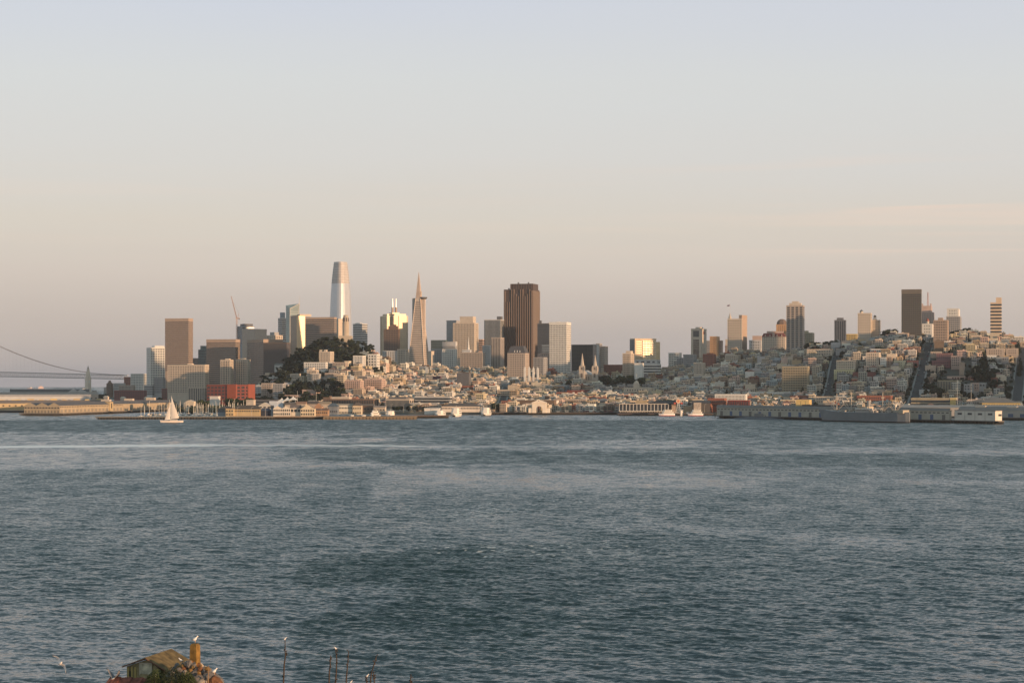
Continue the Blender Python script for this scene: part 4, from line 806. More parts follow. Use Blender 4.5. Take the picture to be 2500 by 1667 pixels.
def dome_orange():
    d = 3300; r_, W_, D_, hh = tower('orange lit tower with dark dome between the red-roofed hotel and balconied tower', 'tower', 1895, 1921, 1923, 792, d, wall='orange', style='rows', nf=6, ns=2, yb=815, fill=.4)
    MB().ring([[(-W_/2+q*W_*.5*cos(a*pi/4+pi/8), D_/2+q*D_*.5*sin(a*pi/4+pi/8), hh+z) for a in range(8)] for q, z in ((1.05, .01), (1.0, 4), (.7, 8), (.3, 10))]).build('dome', PM((.20,.14,.11)), r_)
dome_orange()
# red brick block: orange stair tower and white loggia pieces
def brick_extra(r,W,D,h):
    MB().box(-W*.0-13, .6, -1.2, 3, 0, h+.6).build('stair_tower', PM((.29,.08,.05)), r)
    MB().box(-.2, 1.2, D*.62, D, 0, h+.5).build('stair_tower', PM((.29,.08,.05)), r)
add_to('red brick office block w', brick_extra)
# domed cream building
add_to('cream domed building wit', lambda r,W,D,h: (MB().box(-W*.62, -W*.42, -.6, 8, h-.5, h+5).build('clock_base', PM(WALLS['cream']), r), MB().lathe([(4, h+5.01), (4, h+6), (3.2, h+8.5), (1.5, h+10), (0.1, h+10.6)], 12, cx=-W*.52, cy=3.6).build('dome', PM(WALLS['cream']), r), MB().bar((-W*.52, 3.6, h+10), (-W*.52, 3.6, h+21), .2).build('flagpole', PM(WALLS['white']), r)))
# school bell tower on the slope
tower('slim square brown bell tower beside the school on the right slope', 'bell tower', 2342, 2353, 2356, 884, 2520, wall='tan', style='none', yb=915, Ddef=6, par=1, name='bell_tower')
r_, W_, D_, hh = tower('low pink arcade hall below the square bell tower', 'school', 2312, 2356, 2360, 918, 2480, wall='pink', style='none', yb=925, Ddef=10, par=.6, name='school')
for k in range(6): MB().box(-W_*.72+k*3.6, -W_*.72+k*3.6+2.2, -.2, .05, hh-5, hh-1.6).build('arch_opening', PM((.14,.07,.06)), r_)
# --- ferry building clock tower
def clock():
    d = 4100; x = X_(215, d); r_ = empty('clock_tower', (x, d, 3), R(-40), 'slim pale clock tower with stepped lantern, standing over the left piers', 'clock tower')
    wm = PM((.78,.66,.54)); z = [0]; hb = Z_(925, d)-3
    st = [(5.0, 0, hb), (4.4, hb+.01, hb+5), (3.9, hb+5.01, hb+11), (3.2, hb+11.01, hb+17), (2.2, hb+17.01, hb+23)]
    for q, (a, z0, z1) in enumerate(st): MB().box(-a, a, -a, a, z0, z1).build('shaft' if q == 0 else 'stage', wm, r_)
    MB().lathe([(1.9, hb+23.01), (1.2, hb+27), (.2, hb+30)], 8).build('dome', PM((.25,.22,.2)), r_)
    MB().bar((0,0,hb+30), (0,0,hb+37), .2).build('flagpole', PM(WALLS['white']), r_)
    for s_ in (0, 1): 
        o = MB().lathe([(0, 0), (2.3, 0), (2.3, .3), (0, .3)], 16).build('clock_face', PM((.75,.72,.65)), r_, ((0, -5.3, hb-6) if s_ == 0 else (5.0, 0, hb-6))); o.rotation_euler = (R(90), 0, 0) if s_ == 0 else (0, R(90), 0)
clock()
# --- suspension bridge
def bridge():
    d0, d1 = 5600, 5000
    def P(px, py):
        t_ = np.interp(px, [-200, 310], [0, 1]); d = d0+(d1-d0)*t_; return Vector((X_(px, d), d, Z_(py, d)))
    r_ = empty('bridge', P(60, 913), 0, 'long grey suspension bridge with double truss deck over the far bay', 'bridge'); base = r_.location.copy()
    g = PM((.44,.42,.42), .7); Q = lambda px, py, o=0: P(px, py)-base+Vector((0, o, 0))
    up = lambda px: 908+np.interp(px, [0, 310], [0, 8]); lo = lambda px: 919+np.interp(px, [0, 310], [0, 6.5])
    for nm, f in (('upper_deck', up), ('lower_deck', lo)):
        b = MB(); n = 17
        rg = [[Q(px, f(px), 0)+Vector((0, a, c)) for a, c in ((-9,-1.1),(9,-1.1),(9,1.1),(-9,1.1))] for px in np.linspace(-200, 312, n)]
        b.ring(rg); b.build(nm, g, r_)
    b = MB(); xs = np.linspace(-200, 312, 103)
    for i, px in enumerate(xs[:-1]):
        p2 = xs[i+1]; a, c = (up, lo) if i % 2 else (lo, up)
        for o in (-9.2, 9.2): b.bar(Q(px, a(px), o), Q(p2, c(p2), o), .55)
    b.build('truss', g, r_)
    cab = [(-200, 742), (-120, 786), (-60, 816), (0, 845), (30, 858), (60, 871), (100, 885), (140, 896), (180, 904), (220, 909), (260, 913), (300, 915)]
    xs = np.linspace(-200, 300, 60); cy = lambda px: float(np.interp(px, *zip(*cab)))
    # smooth the sag
    k = np.polyfit([c[0] for c in cab], [c[1] for c in cab], 4); cy = lambda px: float(np.polyval(k, px))
    for o in (-9.5, 9.5):
        b = MB(); b.ring([[Q(px, cy(px), o)+Vector((0, .65*cos(a), .65*sin(a))) for a in (0, 1.57, 3.14, 4.71)] for px in xs]); b.build('cable', PM((.42,.34,.32)), r_)
    hb = MB().bar((0,0,0), (0,0,1), .14)
    me = hb.mesh('hanger', g)
    for px in np.arange(-196, 250, 9.2):
        if up(px)-cy(px) < 3: continue
        a = Q(px, up(px), -9.5); c = Q(px, cy(px), -9.5); o = link('hanger', me, r_, a); o.scale = (1, 1, max(.1, c.z-a.z))
bridge()

def notched():
    r_, W_, D_, hh = tower('beige tower with a dark recessed glass centre, left of the stepped orange tower', 'tower', 1687, 1712, 1725, 802, 3300, wall='cream', style='none', th=-22, yb=890, par=2, tops=[ph(.3,.8,5)])
    MB().box(-W_*.78, -W_*.22, -.3, .05, 10, hh-20).build('window_wall', M('recess_glass', (.16,.13,.11), .3, .2, var=.4, scale=.2), r_)
    MB().box(-W_*.78, -W_*.22, -.35, .05, hh-15, hh-4).build('top_window', PM((.13,.12,.12)), r_)
    me = MB().box(-W_*.76, -W_*.24, -.5, -.31, -.8, 0).mesh('floor_band', PM((.40,.34,.28))); z = hh-24
    while z > 30: link('floor_band', me, r_, (0, 0, z)); z -= 4
    MB().box(-.02, .25, D_*.35, D_*.65, hh-10, hh-5).build('logo_window', PM((.25,.10,.08)), r_)
notched()
# ================================================ labels for the many
LMK = [(430,'marina'),(515,'pale apartment row'),(585,'red brick block'),(640,'dark brown office block'),(700,'slim stepped glass tower'),(745,'narrow gold slab'),(790,'wide banded block'),(822,'art deco block'),(850,'round stone tower'),
 (888,'left pink wing'),(930,'gold twin-mast tower'),(975,'right pink wing'),(1012,'pyramid tower'),(1050,'pyramid base'),(1092,'dark green office'),(1140,'cream stepped tower'),(1178,'beige spired hotel'),(1205,'dark striped tower'),(1235,'slim beige tower'),(1285,'tall dark brown tower'),(1336,'grey gridded block'),
 (1394,'white gridded tower'),(1440,'black glass office'),(1480,'twin-spired church'),(1522,'dark brick blocks'),(1560,'slim cream tower'),(1612,'gold slab'),(1665,'small white slab'),(1700,'grey concrete block'),(1728,'notched beige tower'),(1768,'stepped orange tower'),(1824,'flagged hotel tower'),(1862,'grey classical block'),(1905,'red-roofed hotel'),
 (1965,'balconied tower'),(2000,'brown stepped block'),(2036,'long cream block'),(2066,'pink balconied tower'),(2095,'orange lit block'),(2128,'cream turret tower'),(2160,'cupola tower'),(2200,'tan crest block'),(2250,'black glass tower'),(2280,'right steep street'),(2316,'beige balcony tower'),(2350,'grey stacked tower'),(2396,'cream crest block'),(2446,'orange striped tower'),(2600,'right edge')]
def lmk(px):
    for a, n in LMK:
        if px < a: return n
    return LMK[-1][1]
ORD = ['leftmost','second','third','fourth','fifth','sixth','seventh','eighth','ninth','tenth','eleventh','twelfth']
NUM = ['','','two','three','four','five','six','seven','eight','nine','ten','eleven','twelve']
def uniq(items):   # items: (object, label, px); equal labels get their order from the left
    by = {}
    for o, l, p in items: by.setdefault(l, []).append((p, o))
    for l, v in by.items():
        v.sort(key=lambda q: q[0])
        if len(v) == 1: v[0][1]['label'] = l; continue
        n = len(v)
        for i, (p, o) in enumerate(v):
            if n > 9: w_ = ORD[i] if i < 6 else 'farther right'
            elif i == 0: w_ = 'leftmost'
            elif i == n-1: w_ = 'rightmost'
            else: w_ = (ORD[i] if i < 12 else 'farther')+' from left'
            o['label'] = l+', '+w_+(' alike' if len((l+w_).split()) < 15 else '')
# ================================================ streets climbing the slopes
STREETS = []
def street(name, p0, p1, width, label=None):
    (x0, y0), (x1, y1) = p0, p1; n = 60; dx, dy = x1-x0, y1-y0; Ln = sqrt(dx*dx+dy*dy); nx, ny = dy/Ln, -dx/Ln
    t_ = np.linspace(0, 1, n); o_ = np.linspace(-1, 1, 5)*width/2
    T, O = np.meshgrid(t_, o_); X = x0+dx*T+nx*O; Y = y0+dy*T+ny*O; Zc = gz(x0+dx*T, y0+dy*T)+.9
    me = grid_mesh('road', X, Y, Zc); me.materials.append(M('asphalt', (.04, .041, .044), .9, var=.2, scale=.3)); tag(link('road', me), kind='structure')
    # pale kerbside pavements, a real step above the road
    b = MB()
    for s_ in (-1, 1):
        rg = []
        for k in range(n):
            xx, yy = x0+dx*t_[k], y0+dy*t_[k]; z = G(xx, yy)+.9
            rg.append([(xx+nx*s_*a, yy+ny*s_*a, z+c) for a, c in ((width/2, -.6), (width/2+2.6, -.6), (width/2+2.6, .16), (width/2, .16))])
        b.ring(rg)
    tag(b.build('pavement', PM((.22,.21,.20), .9)), kind='structure')
    STREETS.append((x0, y0, x1, y1, width/2+3))
street('road', (X_(1996, 2220), 2220), (X_(2046, 2850), 2850), 9)
street('road', (X_(2222, 2260), 2260), (X_(2270, 2840), 2840), 11)
street('road', (X_(2478, 2260), 2260), (X_(2497, 2800), 2800), 12)
street('road', (X_(1215, 2420), 2420), (X_(1236, 2900), 2900), 9)
# ================================================ houses
PAL = [('white',(.70,.68,.64)),('cream',(.62,.54,.45)),('pale grey',(.48,.48,.48)),('tan',(.46,.36,.25)),('beige',(.55,.47,.37)),('pale pink',(.60,.46,.40)),('pale yellow',(.60,.52,.36)),('pale blue',(.40,.47,.52)),('brick red',(.33,.14,.10)),('brown',(.22,.16,.12)),('pale green',(.42,.44,.38)),('grey',(.32,.32,.32))]
PW = np.array([22,20,14,7,14,8,3,3,3,3,1,7], float); PW /= PW.sum()
def hp(kind, rnd):
    """parts of one house type: dict name -> list of MB (origin at the middle of the front foot)"""
    w_ = {'flat':9.5,'bay':8,'gable':9,'block':15,'modern':12,'hip':13,'tall':12}[kind]; dp = {'block':15}.get(kind, 14); fl = {'flat':3,'bay':3,'gable':2,'block':4,'modern':3,'hip':3,'tall':5}[kind]
    h = fl*3.1+.8; P = dict(wall=[MB().box(-w_/2, w_/2, 0, dp, -7, h)])
    win = []; nx = {'flat':3,'bay':2,'gable':2,'block':6,'modern':2,'hip':4,'tall':4}[kind]
    for f in range(fl):
        z = f*3.1+1.0
        for j in range(nx):
            x = -w_/2+(j+.5)*w_/nx; ww = w_/nx*(.40 if kind == 'modern' else .34)
            if kind in ('bay', 'flat') and j == 0 and f > 0: continue
            if f == 0 and j == nx-1 and kind not in ('block','tall'): continue
            win.append(MB().box(x-ww, x+ww, -.14, .05, z-.1, z+1.75))
        win.append(MB().box(w_/2-.05, w_/2+.14, dp*.25, dp*.25+1.8, z, z+1.5)); win.append(MB().box(w_/2-.05, w_/2+.14, dp*.62, dp*.62+1.8, z, z+1.5))
    P['window'] = win
    rf = []
    if kind in ('flat','bay','block','tall'):
        P['cornice'] = [MB().box(-w_/2-.35, w_/2+.35, -.5, .3, h+.01, h+.9)]
        rf.append(MB().box(-w_/2, w_/2, .31, dp, h+.01, h+.35))
        if kind in ('flat','block','tall'): P['stair_head'] = [MB().box(w_*.1, w_*.1+2.6, dp*.5, dp*.5+3, h+.36, h+2.8)]
    if kind in ('bay','flat'):
        x = -w_/2+.5*w_/nx; bw = w_/nx*.42
        P['bay_window'] = [MB().prism([(x-bw,-.01),(x-bw*.6,-1.1),(x+bw*.6,-1.1),(x+bw,-.01)], 3.2, h-.2)]
        for f in range(1, fl): win.append(MB().box(x-bw*.5, x+bw*.5, -1.22, -1.09, f*3.1+1, f*3.1+2.6))
        P['garage_door'] = [MB().box(w_/2-3.4, w_/2-.8, -.1, .05, -.2, 2.0)]
    if kind == 'gable': rf.append(MB().gable(-w_/2, w_/2, 0, dp, h+.01, h+3.4, ov=.4)); P['garage_door'] = [MB().box(w_/2-3.4, w_/2-.8, -.1, .05, -.2, 2.0)]
    if kind == 'hip': rf.append(MB().hip(-w_/2, w_/2, 0, dp, h+.01, h+3.0, .42, ov=.5))
    if kind == 'modern': P['upper_stage'] = [MB().box(-w_/2+3, w_/2, 3, dp, h+.01, h+2.9)]; P['terrace_rail'] = [MB().box(-w_/2, w_/2, -.9, -.02, h-3.2, h-2.5)]; rf.append(MB().box(-w_/2+2.6, w_/2+.3, 2.6, dp+.2, h+2.91, h+3.2))
    if rf: P['roof'] = rf
    return dict(kind=kind, w=w_, d=dp, h=h+(3 if kind in ('gable','hip','modern') else 1), parts=P)
HW = M('house_paint', 'OBJ', .85, var=.10, scale=.3); HS = M('house_paint_mass', 'ATTR', .85, var=.10, scale=.3)
GARAGE = PM((.30,.27,.24)); 
ROOFM = {'flat':PM((.20,.185,.17)),'bay':PM((.17,.155,.145)),'gable':PM((.13,.11,.10)),'block':PM((.22,.20,.185)),'modern':PM((.55,.53,.5)),'hip':PM((.24,.12,.09)),'tall':PM((.30,.28,.27))}
KN = {'flat':'flat-roofed house','bay':'bay-windowed narrow house','gable':'gabled house','block':'wide apartment house','modern':'terraced modern house','hip':'hip-roofed house','tall':'tall apartment house'}
PR = {k: hp(k, random) for k in KN}
for k, p in PR.items():
    p['me'] = {}
    for nm, lst in p['parts'].items():
        m = {'wall':HW,'bay_window':HW,'cornice':HW,'stair_head':HW,'upper_stage':HW,'terrace_rail':HW,'window':GLASS(),'roof':ROOFM[k],'garage_door':GARAGE}[nm]
        p['me'][nm] = [b.mesh(nm, m) for b in lst]
    V = []; Fc = []; Mi = []; o = 0     # merged copy of the type for the far mass of houses
    for nm, lst in p['parts'].items():
        mi = {'window':1,'roof':2,'garage_door':3}.get(nm, 0)
        for b in lst:
            V += b.v; Fc += [tuple(i+o for i in f) for f in b.f]; Mi += [mi]*len(b.f); o += len(b.v)
    p['V'] = np.array(V); p['F'] = Fc; p['M'] = Mi
def free_of(x, y, r, towers):
    for (tx, ty, tr) in towers:
        if (x-tx)**2+(y-ty)**2 < (tr+r)**2: return False
    for (x0, y0, x1, y1, hw_) in STREETS:
        dx, dy = x1-x0, y1-y0; L2 = dx*dx+dy*dy; t_ = ((x-x0)*dx+(y-y0)*dy)/L2
        if -.02 < t_ < 1.02 and abs((x-x0)*dy-(y-y0)*dx)/sqrt(L2) < hw_+r*.8: return False
    return True
bpy.context.view_layer.update()
TWS = []
for o in C.objects:
    if o.type == 'EMPTY' and o.get('category') and o.location.y < 3400:
        wl = [c for c in o.children if c.name.startswith('wall')]
        if wl:
            bb = [o.matrix_world @ Vector(c) for c in wl[0].bound_box]; xs = [v.x for v in bb]; ys = [v.y for v in bb]
            ln = max(max(xs)-min(xs), 1); dpt = max(ys)-min(ys)
            n = max(1, int(ln/max(12, dpt*.8)))
            th_ = o.rotation_euler.z; W0 = -wl[0].bound_box[0][0]; D0 = wl[0].bound_box[6][1]
            k = max(1, int(round(W0/14)))
            for i in range(k):
                lx = -W0*(i+.5)/k; 
                for ly in (np.linspace(D0*.5/max(1, round(D0/14)), D0*(1-.5/max(1, round(D0/14))), max(1, round(D0/14)))): 
                    p_ = o.matrix_world @ Vector((lx, float(ly), 0)); TWS.append((p_.x, p_.y, 8.0))
r_d = random.Random(77).random
def dens(px, d):
    if px < 600: return 0
    if px < 700: return .32 if 2700 < d < 3000 else 0
    if px < 1000:
        if d > 2900: return 0 if px < 890 else (.5 if px > 930 else .25)
        if d > 2700: return .75 if px > 800 else (.2 if px > 720 else .1)
        if d > 2480: return (.03 if px < 835 else .6)
        return .35 if d > 2420 else 0
    if 1462 < px < 1575 and 2840 < d < 3080: return 0
    if px > 1950 and r_d() < .10: return 0
    if px > 1740 and d > 2920: return .5 if px < 1960 else (.4 if d < 2960 else 0)
    if 2240 < px < 2440 and 2330 < d < 2620: return .45
    if d < 2300: return .45
    return .93
cands = []
def grid_houses():
    r = random.Random(11)
    v = 1900.
    row = 0
    while v < 3330:
        if row % 4 == 3: v += 11
        u = -2000.+r.uniform(0, 8)
        while u < 500:
            k = r.choices(['flat','bay','gable','block','modern','hip','tall'], [26, 24, 10, 15, 8, 6, 7])[0]; p = PR[k]; sc = r.uniform(.68, .95); wd_ = p['w']*sc
            uc = u+wd_/2; u += wd_+r.choice([0.3, .3, .5, 2.5])
            if (uc+153) % 137 < 11 and uc < -330: continue
            x = uc*gu[0]+v*gv[0]; y = uc*gu[1]+v*gv[1]+r.uniform(-1.5, 1.5)
            if y < 2100: continue
            px = CX+x/y*F
            if px < 590 or px > 2620: continue
            if y < shore(px)+22 or y > 3260: continue
            if r.random() > dens(px, y): continue
            if not free_of(x, y, wd_*.45+3, TWS): continue
            z = G(x, y); c = int(rng.choice(len(PAL), p=PW)); sz = sc*r.uniform(.9, 1.12)
            if 1000 < px < 1500 and y < 2420: sz *= .8
            rz = GTH+(0 if r.random() < .85 else r.choice([R(90), R(8)]))
            cands.append([y, px, x, z, k, c, sc, sz, rz])
        v += 15.5 if row % 4 != 3 else 17; row += 1
grid_houses()
cands.sort(key=lambda q: q[0])
buf = np.full(3200, 5000.)
for q in cands:
    y, px, x, z, k, c, sc, sz, rz = q; hwp = PR[k]['w']*sc/2*F/y; top = EY-(z+PR[k]['h']*sz-H)*F/y; a, b_ = int(px-hwp), int(px+hwp)+1
    a = max(a, 0); seg = buf[a:b_]; bot = EY-(z-1-H)*F/y
    vis = np.clip(np.minimum(seg, bot)-top, 0, None).sum(); q.append(vis if px < 2500 and len(seg) else 0); seg[:] = np.minimum(seg, top)
order = sorted(range(len(cands)), key=lambda i: -cands[i][9])
near = set(order[:298])
def tier(py): return 'by the wharf' if py > 972 else 'low on the slope' if py > 945 else 'midway up the slope' if py > 915 else 'high on the slope' if py > 885 else 'near the crest'
def col3(c, r): 
    f = r.uniform(.82, 1.16); return tuple(min(.78, v*f*r.uniform(.97, 1.03)*q) for v, q in zip(c, (1., .96, .91)))
lab = []; mV = []; mF = []; mM = []; mC = []; off = 0; rr_ = random.Random(5)
for i, q in enumerate(cands):
    y, px, x, z, k, c, sc, sz, rz, vis = q; p = PR[k]; colr = col3(PAL[c][1], rr_)
    if i in near:
        root = empty('house', (x, y, z), rz, None, 'house', 'houses packed on the slopes'); root.scale = (sc, 1, sz)
        for nm, ms in p['me'].items():
            for me in ms: link(nm, me, root, color=colr)
        lab.append((root, '%s %s %s below %s' % (PAL[c][0], KN[k], tier(EY-(z-H)*F/y-12), lmk(px)), px))
    elif vis > 3:
        V = p['V']*np.array([sc, 1, sz]); cz, s_ = cos(rz), sin(rz); W2 = np.stack([V[:,0]*cz-V[:,1]*s_+x, V[:,0]*s_+V[:,1]*cz+y, V[:,2]+z], 1)
        mV.append(W2); mF += [tuple(j+off for j in f) for f in p['F']]; mM += p['M']; mC += [colr]*len(p['F']); off += len(W2)
uniq(lab)
def mass(name, V, Fs, Ms, Cs, mats, label=None):
    me = bpy.data.meshes.new(name); me.from_pydata(np.concatenate(V).tolist(), [], Fs)
    for m in mats: me.materials.append(m)
    me.polygons.foreach_set('material_index', Ms)
    a = me.color_attributes.new('Col', 'FLOAT_COLOR', 'CORNER'); lt = np.zeros(len(me.polygons), np.int32); me.polygons.foreach_get('loop_total', lt)
    cc = np.repeat(np.array([(*c, 1.) for c in Cs], np.float32), lt, axis=0); a.data.foreach_set('color', cc.ravel()); me.update()
    o = link(name, me); tag(o, label, 'houses', None, 'stuff'); return o
print('houses', len(cands), 'stuff', len(mV))
mass('houses', mV, mF, mM, mC, [HS, GLASS(), PM((.19,.175,.16)), GARAGE], 'dense mass of smaller pale houses filling the city slopes')
# ================================================ trees
LEAF = {n: M('leaf_'+n, c, .8, var=.45, scale=.5, spec=.2) for n, c in dict(dark=(.022,.030,.017), mid=(.040,.055,.022), olive=(.075,.075,.032), green=(.060,.085,.025), grey=(.06,.065,.045)).items()}
BARK = PM((.09,.07,.05), .9)
def crown_mesh(kind, seed, mat, nleaf=330):
    r = np.random.default_rng(seed); b = MB(); bl = []
    if kind == 'round': bl = [((r.uniform(-.22,.22), r.uniform(-.22,.22), r.uniform(.42,.78)), r.uniform(.14,.26)) for _ in range(9)]
    if kind == 'spread': bl = [((r.uniform(-.42,.42), r.uniform(-.42,.42), r.uniform(.55,.86)), r.uniform(.10,.22)) for _ in range(11)]
    if kind == 'conifer': bl = [((r.uniform(-.05,.05), r.uniform(-.05,.05), z), (1.02-z)*.26+.03) for z in np.linspace(.15, .96, 10)]
    if kind == 'low': bl = [((r.uniform(-.4,.4), r.uniform(-.4,.4), r.uniform(.2,.6)), r.uniform(.2,.34)) for _ in range(9)]
    for (c, rad) in bl:   # inner mass of each clump
        rg = []
        for th in (.35, .95, 1.57, 2.2, 2.8):
            rg.append([(c[0]+rad*.72*sin(th)*cos(a)*r.uniform(.75,1.15), c[1]+rad*.72*sin(th)*sin(a)*r.uniform(.75,1.15), c[2]+rad*.72*cos(th)) for a in np.linspace(0, 2*pi, 7)[:-1]])
        b.ring(rg[::-1])
    tot = sum(rad**2 for _, rad in bl)
    for (c, rad) in bl:
        for _ in range(int(nleaf*rad**2/tot)+3):
            n = r.normal(size=3); n /= np.linalg.norm(n); p = np.array(c)+n*rad*r.uniform(.72, 1.12)*np.array([1,1,.85]); t1 = np.cross(n+r.normal(size=3)*.6, [.3,.1,1]); t1 /= np.linalg.norm(t1); t2 = np.cross(n+r.normal(size=3)*.4, t1); s_ = r.uniform(.022, .05)
            b.poly([p-t1*s_-t2*s_*.6, p+t1*s_-t2*s_*.6, p+t1*s_*.6+t2*s_, p-t1*s_*.6+t2*s_], [(0,1,2,3)])
    return b.mesh('crown', mat)
def trunk_mesh(kind, seed):
    r = random.Random(seed); b = MB(); b.bar((0,0,-.08), (.02,0,.45 if kind != 'conifer' else .8), .022, 6, r2=.013)
    if kind in ('round', 'spread'):
        for k in range(4): a = k*1.57+r.random(); b.bar((.01,0,.30+.04*k), (.26*cos(a), .26*sin(a), .62+r.random()*.08), .010, 5, r2=.004)
    return b.mesh('trunk', BARK)
TP = {}
for kn in ('round','spread','conifer','low'):
    for ci, cn in enumerate(LEAF):
        TP[kn, cn] = [(crown_mesh(kn, 100+ci*7+q*31+len(kn), LEAF[cn]), trunk_mesh(kn, q)) for q in range(3 if cn in ('dark','mid') else 2)]
CN = dict(dark='dark green', mid='green', olive='olive brown', green='fresh green', grey='grey green'); TN = dict(round='round-crowned tree', spread='spreading tree', conifer='slim conifer', low='low bushy tree')
tlab = []
def tree(x, y, h, kind, cn, zone, group, sx=1., z=None):
    z = G(x, y) if z is None else z; q = random.choice(TP[kind, cn]); nm = {'conifer':'conifer_tree'}.get(kind, 'tree')
    o = empty(nm, (x, y, z-.2), random.uniform(0, 6.28), None, 'tree', group); o.scale = (h*sx, h*sx, h)
    link('crown', q[0], o); link('trunk', q[1], o)
    px = CX+x/y*F; tlab.append((o, '%s %s %s %s' % (CN[cn], TN[kind], zone, ('under ' if 'slope' in zone or 'hill' in zone else 'near ')+lmk(px)), px)); return o
TREQ = []
def tree_later(x, y, h, *a): TREQ.append((h*(1.3 if 'slope' in a[2] else 1)/y*(1 if 'hill' not in a[2] else random.uniform(.6, 1.2)), x, y, h, a))
CL = [ # px0, px1, d0, d1, n, h0, h1, kinds, colours, zone, group
 (765,905,3010,3120,46,10,17,['spread','spread','round'],['dark','dark','mid'],'on the wooded hilltop','trees on the wooded hill'),
 (905,962,2900,3080,12,7,11,['spread','round'],['dark','mid'],'on the hill shoulder','trees on the wooded hill'),
 (690,775,2830,3090,60,9,14,['spread','round'],['dark','dark','mid'],'on the left hillside','trees on the wooded hill'),
 (596,705,2660,2980,60,8,13,['spread','round'],['dark','mid'],'on the left hillside','trees on the wooded hill'),
 (780,930,2900,3010,40,9,13,['spread','round'],['dark','dark','mid'],'on the upper hillside','trees on the wooded hill'),
 (640,845,2500,2740,95,8,13,['round','spread'],['dark','mid','mid'],'on the lower hillside','trees on the wooded hill'),
 (850,945,2420,2470,9,6,9,['round'],['green','mid'],'at the hill foot','trees at the hill foot'),
 (780,850,2420,2470,6,6,8,['round'],['green','mid'],'at the hill foot','trees at the hill foot'),
 (950,1075,2268,2300,15,6,8,['round'],['green','green','mid'],'in the ferry park','trees in the ferry park'),
 (1110,1160,2290,2320,5,9,12,['round'],['dark','mid'],'behind the ferry pier','trees behind the ferry pier'),
 (1195,1240,2270,2290,4,8,11,['round'],['dark','mid'],'behind the ferry pier','trees behind the ferry pier'),
 (1462,1570,2900,3040,26,11,19,['round','spread'],['dark','dark','mid'],'in the dark grove','trees of the dark grove'),
 (1372,1392,2880,2900,2,14,18,['round'],['dark'],'beside the church','trees by the church'),
 (1622,1668,2400,2460,9,11,16,['round'],['mid','green'],'low on the town slope','trees low in the town'),
 (1120,1140,2450,2500,3,9,11,['round'],['mid'],'low on the town slope','trees low in the town'),
 (960,1000,2700,2800,6,9,12,['round'],['dark'],'on the town slope','trees on the town slope'),
 (1000,1700,2420,2950,70,6,11,['round','round','conifer'],['dark','mid'],'on the town slope','trees on the town slope'),
 (1700,2000,2400,2900,44,7,13,['round','round','conifer'],['dark','mid'],'on the right slope','trees on the right slope'),
 (1908,1935,2700,2720,5,9,12,['round'],['dark'],'on the right slope','trees on the right slope'),
 (1972,2034,2860,2900,12,10,15,['spread'],['dark'],'on the crest','trees on the crest'),
 (2120,2160,2700,2720,8,8,11,['round'],['dark'],'on the right slope','trees on the right slope'),
 (2145,2185,2900,2940,5,17,24,['round'],['dark'],'on the crest','trees on the crest'),
 (2325,2372,2860,2900,12,13,18,['round','spread'],['dark'],'on the crest','trees on the crest'),
 (2240,2292,2370,2440,14,9,15,['round','low'],['dark','mid'],'at the slope foot','trees at the slope foot'),
 (2356,2440,2450,2560,34,9,15,['round'],['dark'],'on the right slope','trees on the right slope'),
 (2050,2500,2350,2820,90,6,11,['round','low'],['dark','mid','dark'],'on the right slope','trees on the right slope'),
 (1880,2000,2360,2440,9,6,9,['round'],['dark','mid'],'at the slope foot','trees at the slope foot'),
 (430,520,2380,2480,26,11,16,['round'],['olive','olive','mid'],'behind the marina','trees behind the marina'),
 (470,622,2290,2340,44,13,19,['round'],['olive','mid','green'],'behind the marina','trees behind the marina'),
 (225,270,3900,4300,7,12,20,['round'],['dark'],'past the piers','trees beyond the piers'),
 (335,400,2900,3100,12,9,13,['round'],['dark'],'past the piers','trees beyond the piers'),
]
rt = random.Random(21)
for (a, b_, d0, d1, n, h0, h1, ks, cs, zone, grp) in CL:
    k = 0; tries = 0
    while k < n and tries < n*12:
        tries += 1; d = rt.uniform(d0, d1); x = X_(rt.uniform(a, b_), d)
        if not free_of(x, d, 3.0, TWS): continue
        tree_later(x, d, rt.uniform(h0, h1), rt.choice(ks), rt.choice(cs), zone, grp, rt.uniform(.9, 1.35)); k += 1
for px, d, h in ((2402, 2560, 31), (2407, 2565, 26), (2466, 2700, 15), (2486, 2720, 22), (2491, 2600, 20), (2488, 2560, 18)):
    tree_later(X_(px, d), d, h, 'conifer', 'dark', 'on the right slope', 'tall dark conifers at the right', .9)
for (x0, y0, x1, y1, hw_), n in zip(STREETS[:3], (26, 26, 14)):   # street trees
    for i in range(n):
        for s_ in (-1, 1):
            t_ = (i+rt.random()*.6)/n; dx, dy = x1-x0, y1-y0; Ln = sqrt(dx*dx+dy*dy)
            if rt.random() < .35: continue
            tree_later(x0+dx*t_+s_*dy/Ln*(hw_+1), y0+dy*t_-s_*dx/Ln*(hw_+1), rt.uniform(5, 8.5), 'round', 'dark', 'by the street', 'street trees on the steep streets')
TREQ.sort(key=lambda q: -q[0]); wv = []; wf = []; wo = 0
for q in TREQ[:292]: tree(q[1], q[2], q[3], *q[4])
CA = {}
